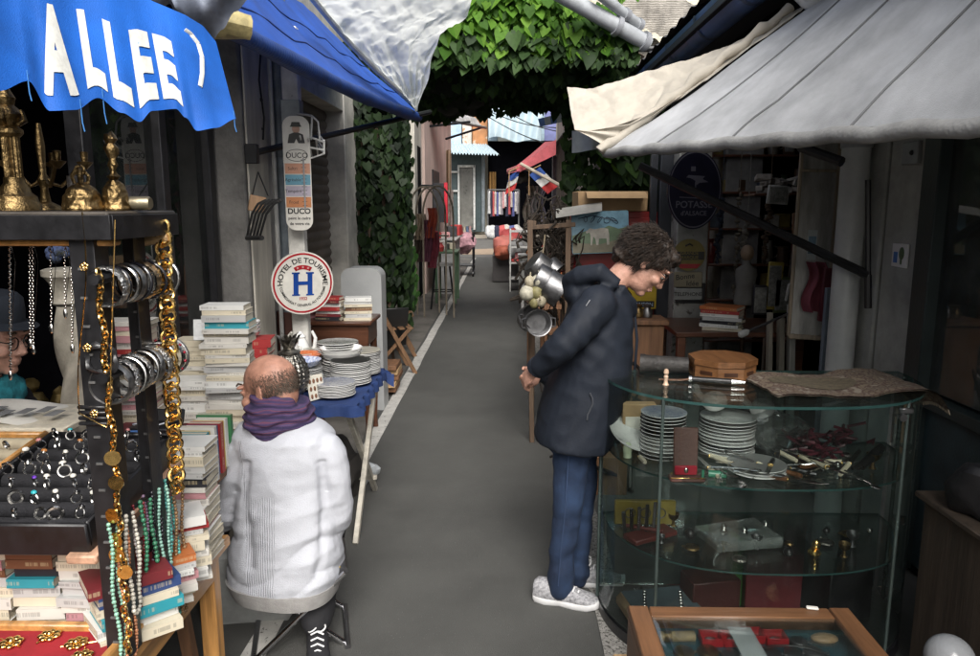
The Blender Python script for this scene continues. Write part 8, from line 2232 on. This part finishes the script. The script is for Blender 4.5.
b = MB(); b.box((.75, 7.9, .93), (.34, .3, .34), rz=.2); tag(b.build('carton', card), 'upright cardboard carton on the old wooden table', 'box')
for k, (x, Y) in enumerate(((.42, 7.0), (.5, 9.0), (.62, 9.6))):
    t = thing('wooden_chair', 'plain wooden chair, %s along the right edge of the alley' % ['nearest', 'middle', 'farthest'][k], 'chair', (x, Y, 0)); b = MB(); b.box((x, Y, .45), (.38, .38, .03)); b.build('seat', old_wood, t)
    for sx in (-1, 1):
        b = MB(); b.box((x + sx * .17, Y - .17, .22), (.035, .035, .44)); b.build('leg', old_wood, t); b = MB(); b.bar((x + sx * .17, Y + .17, 0), (x + sx * .17, Y + .24, .9), .035); b.build('leg', old_wood, t)
    b = MB(); b.box((x, Y + .23, .82), (.34, .02, .09), rx=-.1); b.box((x, Y + .21, .65), (.34, .02, .05), rx=-.1); b.build('backrest', old_wood, t)
simple_table(.25, 1.1, 11.2, 13.4, .78, 'long stall table further along the right side', mat('white table', (.5, .5, .48), .5))
hp_ = [('red', (.4, .04, .04)), ('white', (.55, .54, .5)), ('pink', (.5, .25, .25)), ('brown', (.2, .1, .05)), ('dark', (.03, .03, .035)), ('cream', (.5, .45, .35)), ('orange', (.45, .16, .05))]
def heap(x0, x1, y0, y1, z, n, where, grp):
    cnt = {}
    for k in range(n):
        cn, cc_ = hp_[k % 7]; s = (U(.1, .24), U(.1, .24), U(.06, .22)); x, y = U(x0, x1), y0 + (y1 - y0) * (k + .5) / n
        b = MB()
        if k % 3 == 0: b.lathe([(s[0] * .4, 0), (s[0] * .5, s[2] * .5), (s[0] * .3, s[2] * .9), (s[0] * .35, s[2])], TM((x, y, z)), 12)
        else: b.box((x, y, z + s[2] / 2), s, rz=U(-.5, .5), bev=.012)
        tag(b.build('jar' if k % 3 == 0 else 'box', mat('heap ' + cn, cc_, .6, var=.4, scale=12)), '%s %s, %s on %s' % (cn, 'jar' if k % 3 == 0 else 'box', ['nearest', 'second', 'third', 'fourth', 'fifth', 'sixth', 'seventh', 'eighth', 'ninth', 'farthest'][k], where), 'jar' if k % 3 == 0 else 'box', grp)
heap(.3, 1.0, 11.3, 13.3, .78, 10, 'the long stall table', 'wares on the long stall table')
sh_ = thing('shelf_unit', 'small white shelf unit at the right edge of the alley', 'shelf', (.35, 14.2, 0))
for z in (.25, .55, .85, 1.15): b = MB(); b.box((.35, 14.2, z), (.5, .4, .03)); b.build('shelf', mat('white table', (.5, .5, .48), .5), sh_)
for x in (.12, .58): b = MB(); b.box((x, 14.2, .6), (.03, .42, 1.2)); b.build('side', mat('white table', (.5, .5, .48), .5), sh_)
heap(.2, .5, 14.1, 14.3, .565, 3, 'the white shelf unit', 'wares on the white shelf unit')
for k, (x, y, Y, s, cn, cc_) in enumerate(((505, 247, 16, .28, 'salmon pink', (.5, .16, .13)), (511, 238, 16.5, .26, 'dusty red', (.4, .06, .06)), (502, 252, 15.5, .2, 'brick red', (.35, .09, .05)), (518, 250, 15.2, .2, 'grey', (.25, .25, .25)))):
    p = P2(x, y, Y); b = MB(); b.ball((p.x, Y, max(s * .8, p.z)), (s, s, s * .85), n=18, m=10); b.noise_push(.1, 5); tag(b.build('bag', mat('bag ' + cn, cc_, .7)), '%s bulging bag in the pile at the far right stall' % cn, 'bag')
b = MB(); b.box((.25, 16.5, .3), (1.0, 1.6, .55)); tag(b.build('trolley', mat('dark trolley', (.05, .045, .045), .6)), 'dark low trolley under the bulging bags', 'trolley')
for k, (x0_, x1_, Y, cn, cc_) in enumerate(((526, 534, 17.5, 'cream knitted', (.5, .47, .4)), (533, 540, 16.8, 'striped white', (.5, .5, .5)), (541, 546, 16.2, 'pale lilac', (.35, .33, .42)))):
    b = MB(); b.grid(lambda u, v: at(x0_ + (x1_ - x0_) * u - 3 * v, 186 + 42 * v, Y=Y) + V((.05 * math.sin(v * 8 + k), .08 * math.sin(u * 12), 0)), 20, 12); tag(b.build('blanket', mat('blanket %d' % k, cc_, .9, var=.3, scale=6, wave=('X', 6, 1)), sharp=80), '%s blanket hanging under the red awning' % cn, 'blanket')
flag = [mat('flag blue', (.03, .09, .35), .7), mat('flag white', (.62, .62, .6), .7), mat('flag red', (.5, .04, .04), .7)]
for k, (x, y, Y, sg) in enumerate(((514, 178, 15.6, 1), (528, 177, 15.6, 1))):
    t = thing('flag', '%s blue, white and red flag hanging under the red awning' % ['left', 'right'][k], 'flag', P2(x, y + 12, Y))
    dx, dy = (-.1, -1) if k == 0 else (.25, -1); o = P2(x + 6 * k, y - 4, Y)
    for j in range(3):
        b = MB(); b.grid(lambda u, v: o + V((.0 + (-.03 if k == 0 else .13) * (j + u) - .1 + .22 * v * (1 if k else 1) , .05 * math.sin(v * 5 + u), -.13 * (j + u) + (.12 if k == 0 else .16) * v - .04)), 6, 8); b.build('stripe', flag[j], t)
    b = MB(); b.tube([o + V((-.1, 0, -.46)), o + V((-.1, 0, .05)), o + V((.14, 0, .16))], .012, 5); b.build('pole', pale_wood, t)
b = MB(); b.ball(P2(521, 178, 15.9), (.12, .12, .13), n=16, m=10); b.noise_push(.06, 9); tag(b.build('wreath', mat('dark wreath', (.03, .025, .02), .9)), 'dark round bunch hanging between the two flags', 'wreath')
# far clothes rail
cr_ = thing('clothes_rail', 'distant clothes rail packed with garments across the street', 'clothes rail', P2(503, 226, 36.5)); cr_.location.z = 0
for x in (488, 519): A = P2(x, 190, 36.5); b = MB(); b.tube([(A.x, 36.5, 0), (A.x, 36.5, A.z)], .04, 6); b.build('upright', steel, cr_)
A, C = P2(488, 190, 36.5), P2(519, 190, 36.5); b = MB(); b.tube([A, C], .04, 6); b.build('rail', steel, cr_)
gp = [(.6, .6, .6), (.03, .03, .06), (.5, .1, .1), (.55, .5, .45), (.1, .12, .3), (.6, .58, .56), (.3, .28, .3), (.55, .3, .3)]
for k in range(15):
    x = 489.5 + k * 2; p = P2(x, 191, 36.4); h = U(.75, 1.3); m = mat('garment %d' % (k % 8), gp[k % 8], .9)
    b = MB(); b.loft([(p + V((0, 0, -.02)), V((.03, 0, 0)), V((0, .05, 0))), (p + V((0, 0, -.12)), V((.06, 0, 0)), V((0, .22, 0))), (p + V((0, 0, -h * .6)), V((.07, 0, 0)), V((0, .2, 0))), (p + V((0, 0, -h)), V((.09, 0, 0)), V((0, .24, 0)))], 12)
    b.noise_push(.05, 4); tag(b.build('garment', m), '%s garment on the distant clothes rail, %s from the left' % (['white', 'black', 'red', 'beige', 'navy', 'white', 'grey', 'pink'][k % 8], ['first', 'second', 'third', 'fourth', 'fifth', 'sixth', 'seventh', 'eighth', 'ninth', 'tenth', 'eleventh', 'twelfth', 'thirteenth', 'fourteenth', 'fifteenth'][k]), 'garment', 'garments on the distant rail')
for k in range(6):
    p = P2(492 + 5 * k, 221 + U(-2, 2), 35.8); b = MB(); b.ball((p.x, 35.8, .35), (.35, .3, .35), n=14, m=9); b.noise_push(.15, 3); tag(b.build('bundle', mat('garment %d' % (k % 8), gp[k % 8], .9)), '%s clothes bundle on the ground, %s from left below the clothes rail' % (['white', 'black', 'red', 'beige', 'navy', 'white'][k], ['first', 'second', 'third', 'fourth', 'fifth', 'last'][k]), 'bundle', 'bundles below the rail')
b = MB(); b.grid(lambda u, v: P2(489 + 7 * u, 172 + 20 * v, 40.3) + V((0, .1 * math.sin(u * 20), 0)), 16, 6); tag(b.build('curtain', mat('ochre cloth', (.3, .17, .05), .9), sharp=80), 'ochre cloth hanging in the dark opening across the street', 'cloth')

# ------------------------------------------------------------------ further stalls on the left
hr_ = thing('hat_stand', 'bent iron hoop rack hung with scarves past the ivy on the left', 'rack', (-1.1, 10.9, 0))
for k in range(3):
    x = -1.22 + .13 * k; b = MB(); b.tube([V((x + .22 * math.cos(PI * t / 14) * (1), 11.2 - .25 * k, 1.5 + .42 * math.sin(PI * t / 14))) for t in range(15)], .014, 6); b.tube([(x + .22, 11.2 - .25 * k, 0), (x + .22, 11.2 - .25 * k, 1.5)], .014, 6); b.tube([(x - .22, 11.2 - .25 * k, 0), (x - .22, 11.2 - .25 * k, 1.5)], .014, 6); b.build('hoop', mat('rusty hoop', (.2, .17, .13), .6), hr_)
b = MB(); b.tube([(-1.3, 11.0, 1.2), (-.82, 10.9, 1.2)], .014, 6); b.build('rail', mat('rusty hoop', (.2, .17, .13), .6), hr_)
for k, (x, y0_, y1_, cn, cc_) in enumerate(((432, 208, 238, 'rust red', (.35, .06, .03)), (428, 220, 262, 'plum', (.14, .04, .07)), (434, 232, 268, 'wine red', (.2, .03, .05)), (421, 214, 240, 'beige', (.35, .28, .2)), (418, 236, 262, 'dark brown', (.06, .04, .03)))):
    b = MB(); b.grid(lambda u, v: at(x - 5 + 9 * u + 1.5 * math.sin(v * 5), y0_ + (y1_ - y0_) * v, Y=10.7 + .05 * k) + V((0, .05 * math.sin(u * 14), 0)), 16, 12); tag(b.build('scarf', mat('scarf %d' % k, cc_, .85, var=.4, scale=10), sharp=80), '%s scarf hanging on the iron hoop rack' % cn, 'scarf')
sp = thing('sign_box', 'tall black sign box with red edge on the left wall', 'sign', P2(440, 222, 13)); p = P2(439, 203, 13)
b = MB(); b.box(p, (.19, .12, .68)); b.build('panel', mat('matt black panel', (.02, .02, .024), .5), sp); b = MB(); b.box(p + V((.125, 0, 0)), (.055, .13, .7)); b.build('red_edge', mat('signal red', (.55, .02, .04), .5), sp); b = MB(); b.tube([p + V((-.1, .1, .3)), p + V((-.35, .1, .3))], .02, 6); b.build('bracket', black_metal, sp)
gc_ = thing('counter', 'grey counter with odds and ends on top along the left side', 'counter', (-1.1, 15, 0)); b = MB(); b.box((-1.12, 14.6, .5), (.36, 2.0, 1.0)); b.build('body', mat('grey laminate', (.3, .3, .3), .5), gc_); b = MB(); b.box((-1.1, 14.6, 1.015), (.44, 2.1, .03)); b.build('top', mat('grey top', (.42, .42, .41), .4), gc_)
heap(-1.25, -.98, 13.7, 15.5, 1.03, 9, 'the grey counter', 'wares on the grey counter')
simple_table(-1.18, -.78, 12.2, 13.0, .88, 'narrow green topped table before the grey counter', mat('dull green top', (.1, .17, .1), .5))
heap(-1.12, -.85, 12.25, 12.95, .88, 6, 'the green topped table', 'wares on the green topped table')
bs_ = thing('bar_stool', 'dark round stool on the left before the green topped table', 'stool', (-.98, 11.6, 0)); b = MB(); b.tube([(-.98, 11.6, .7), (-.98, 11.6, .74)], .17, 20); b.build('seat', mat('pale seat top', (.4, .4, .38), .4), bs_)
for k in range(4): a = k * PI / 2 + .4; b = MB(); b.tube([(-.98 + .12 * math.cos(a), 11.6 + .12 * math.sin(a), .7), (-.98 + .2 * math.cos(a), 11.6 + .2 * math.sin(a), 0)], .016, 6); b.build('leg', black_metal, bs_)
b = MB(); b.ring((-.98, 11.6, .3), .165, .01, None, 20, 6); b.build('foot_ring', black_metal, bs_)
tr_ = thing('trolley', 'black wheeled trolley loaded with pink cloth at the left line', 'trolley', (-.95, 17.3, 0))
for x in (-1.15, -.72):
    for y in (17.0, 17.6): b = MB(); b.tube([(x, y, .1), (x, y, 1.0)], .02, 6); b.build('upright', black_metal, tr_); b = MB(); b.tube([(x - .02, y, .07), (x + .02, y, .07)], .07, 14); b.build('wheel', black_metal, tr_)
for z in (.25, .9): b = MB(); b.box((-.935, 17.3, z), (.46, .66, .03)); b.build('deck', black_metal, tr_)
b = MB(); b.ball((-.93, 17.2, .8), (.28, .35, .22), n=20, m=12); b.noise_push(.12, 6); tag(b.build('cloth_bundle', mat('pink patterned cloth', (.5, .28, .32), .9, var=.5, scale=14)), 'pink patterned cloth bundle on the black trolley', 'cloth')
for k in range(5):
    x, y = -1.05 + .06 * k, 17.0 + .12 * k; b = MB(); b.lathe([(.04, 0), (.05, .1), (.025, .16), (.03, .24)], TM((x, y, .915)), 12); tag(b.build('bottle', mat('bottle %d' % k, [(.5, .5, .5), (.3, .1, .1), (.5, .45, .35), (.1, .15, .25), (.5, .3, .3)][k], .3)), '%s bottle on the trolley top, %s from the left' % (['white', 'red', 'cream', 'blue', 'pink'][k], ['first', 'second', 'third', 'fourth', 'fifth'][k]), 'bottle', 'bottles on the trolley')
b = MB(); p = P2(447, 215, 15); b.grid(lambda u, v: at(444 + 9 * u, 190 + 45 * v, Y=16.2) + V((0, .08 * math.sin(u * 14), 0)), 16, 8); tag(b.build('curtain', mat('patterned curtain', (.4, .33, .3), .9, var=.6, scale=8), sharp=80), 'patterned cloth hung on the pink house wall', 'cloth')
b = MB(); b.grid(lambda u, v: at(446 + 5 * u, 150 + 60 * v, Y=18.6) + V((0, .1 * math.sin(u * 9), 0)), 8, 6); tag(b.build('blind', mat('tan blind', (.4, .3, .2), .8), sharp=80), 'tan blind at the far corner of the pink house', 'blind')
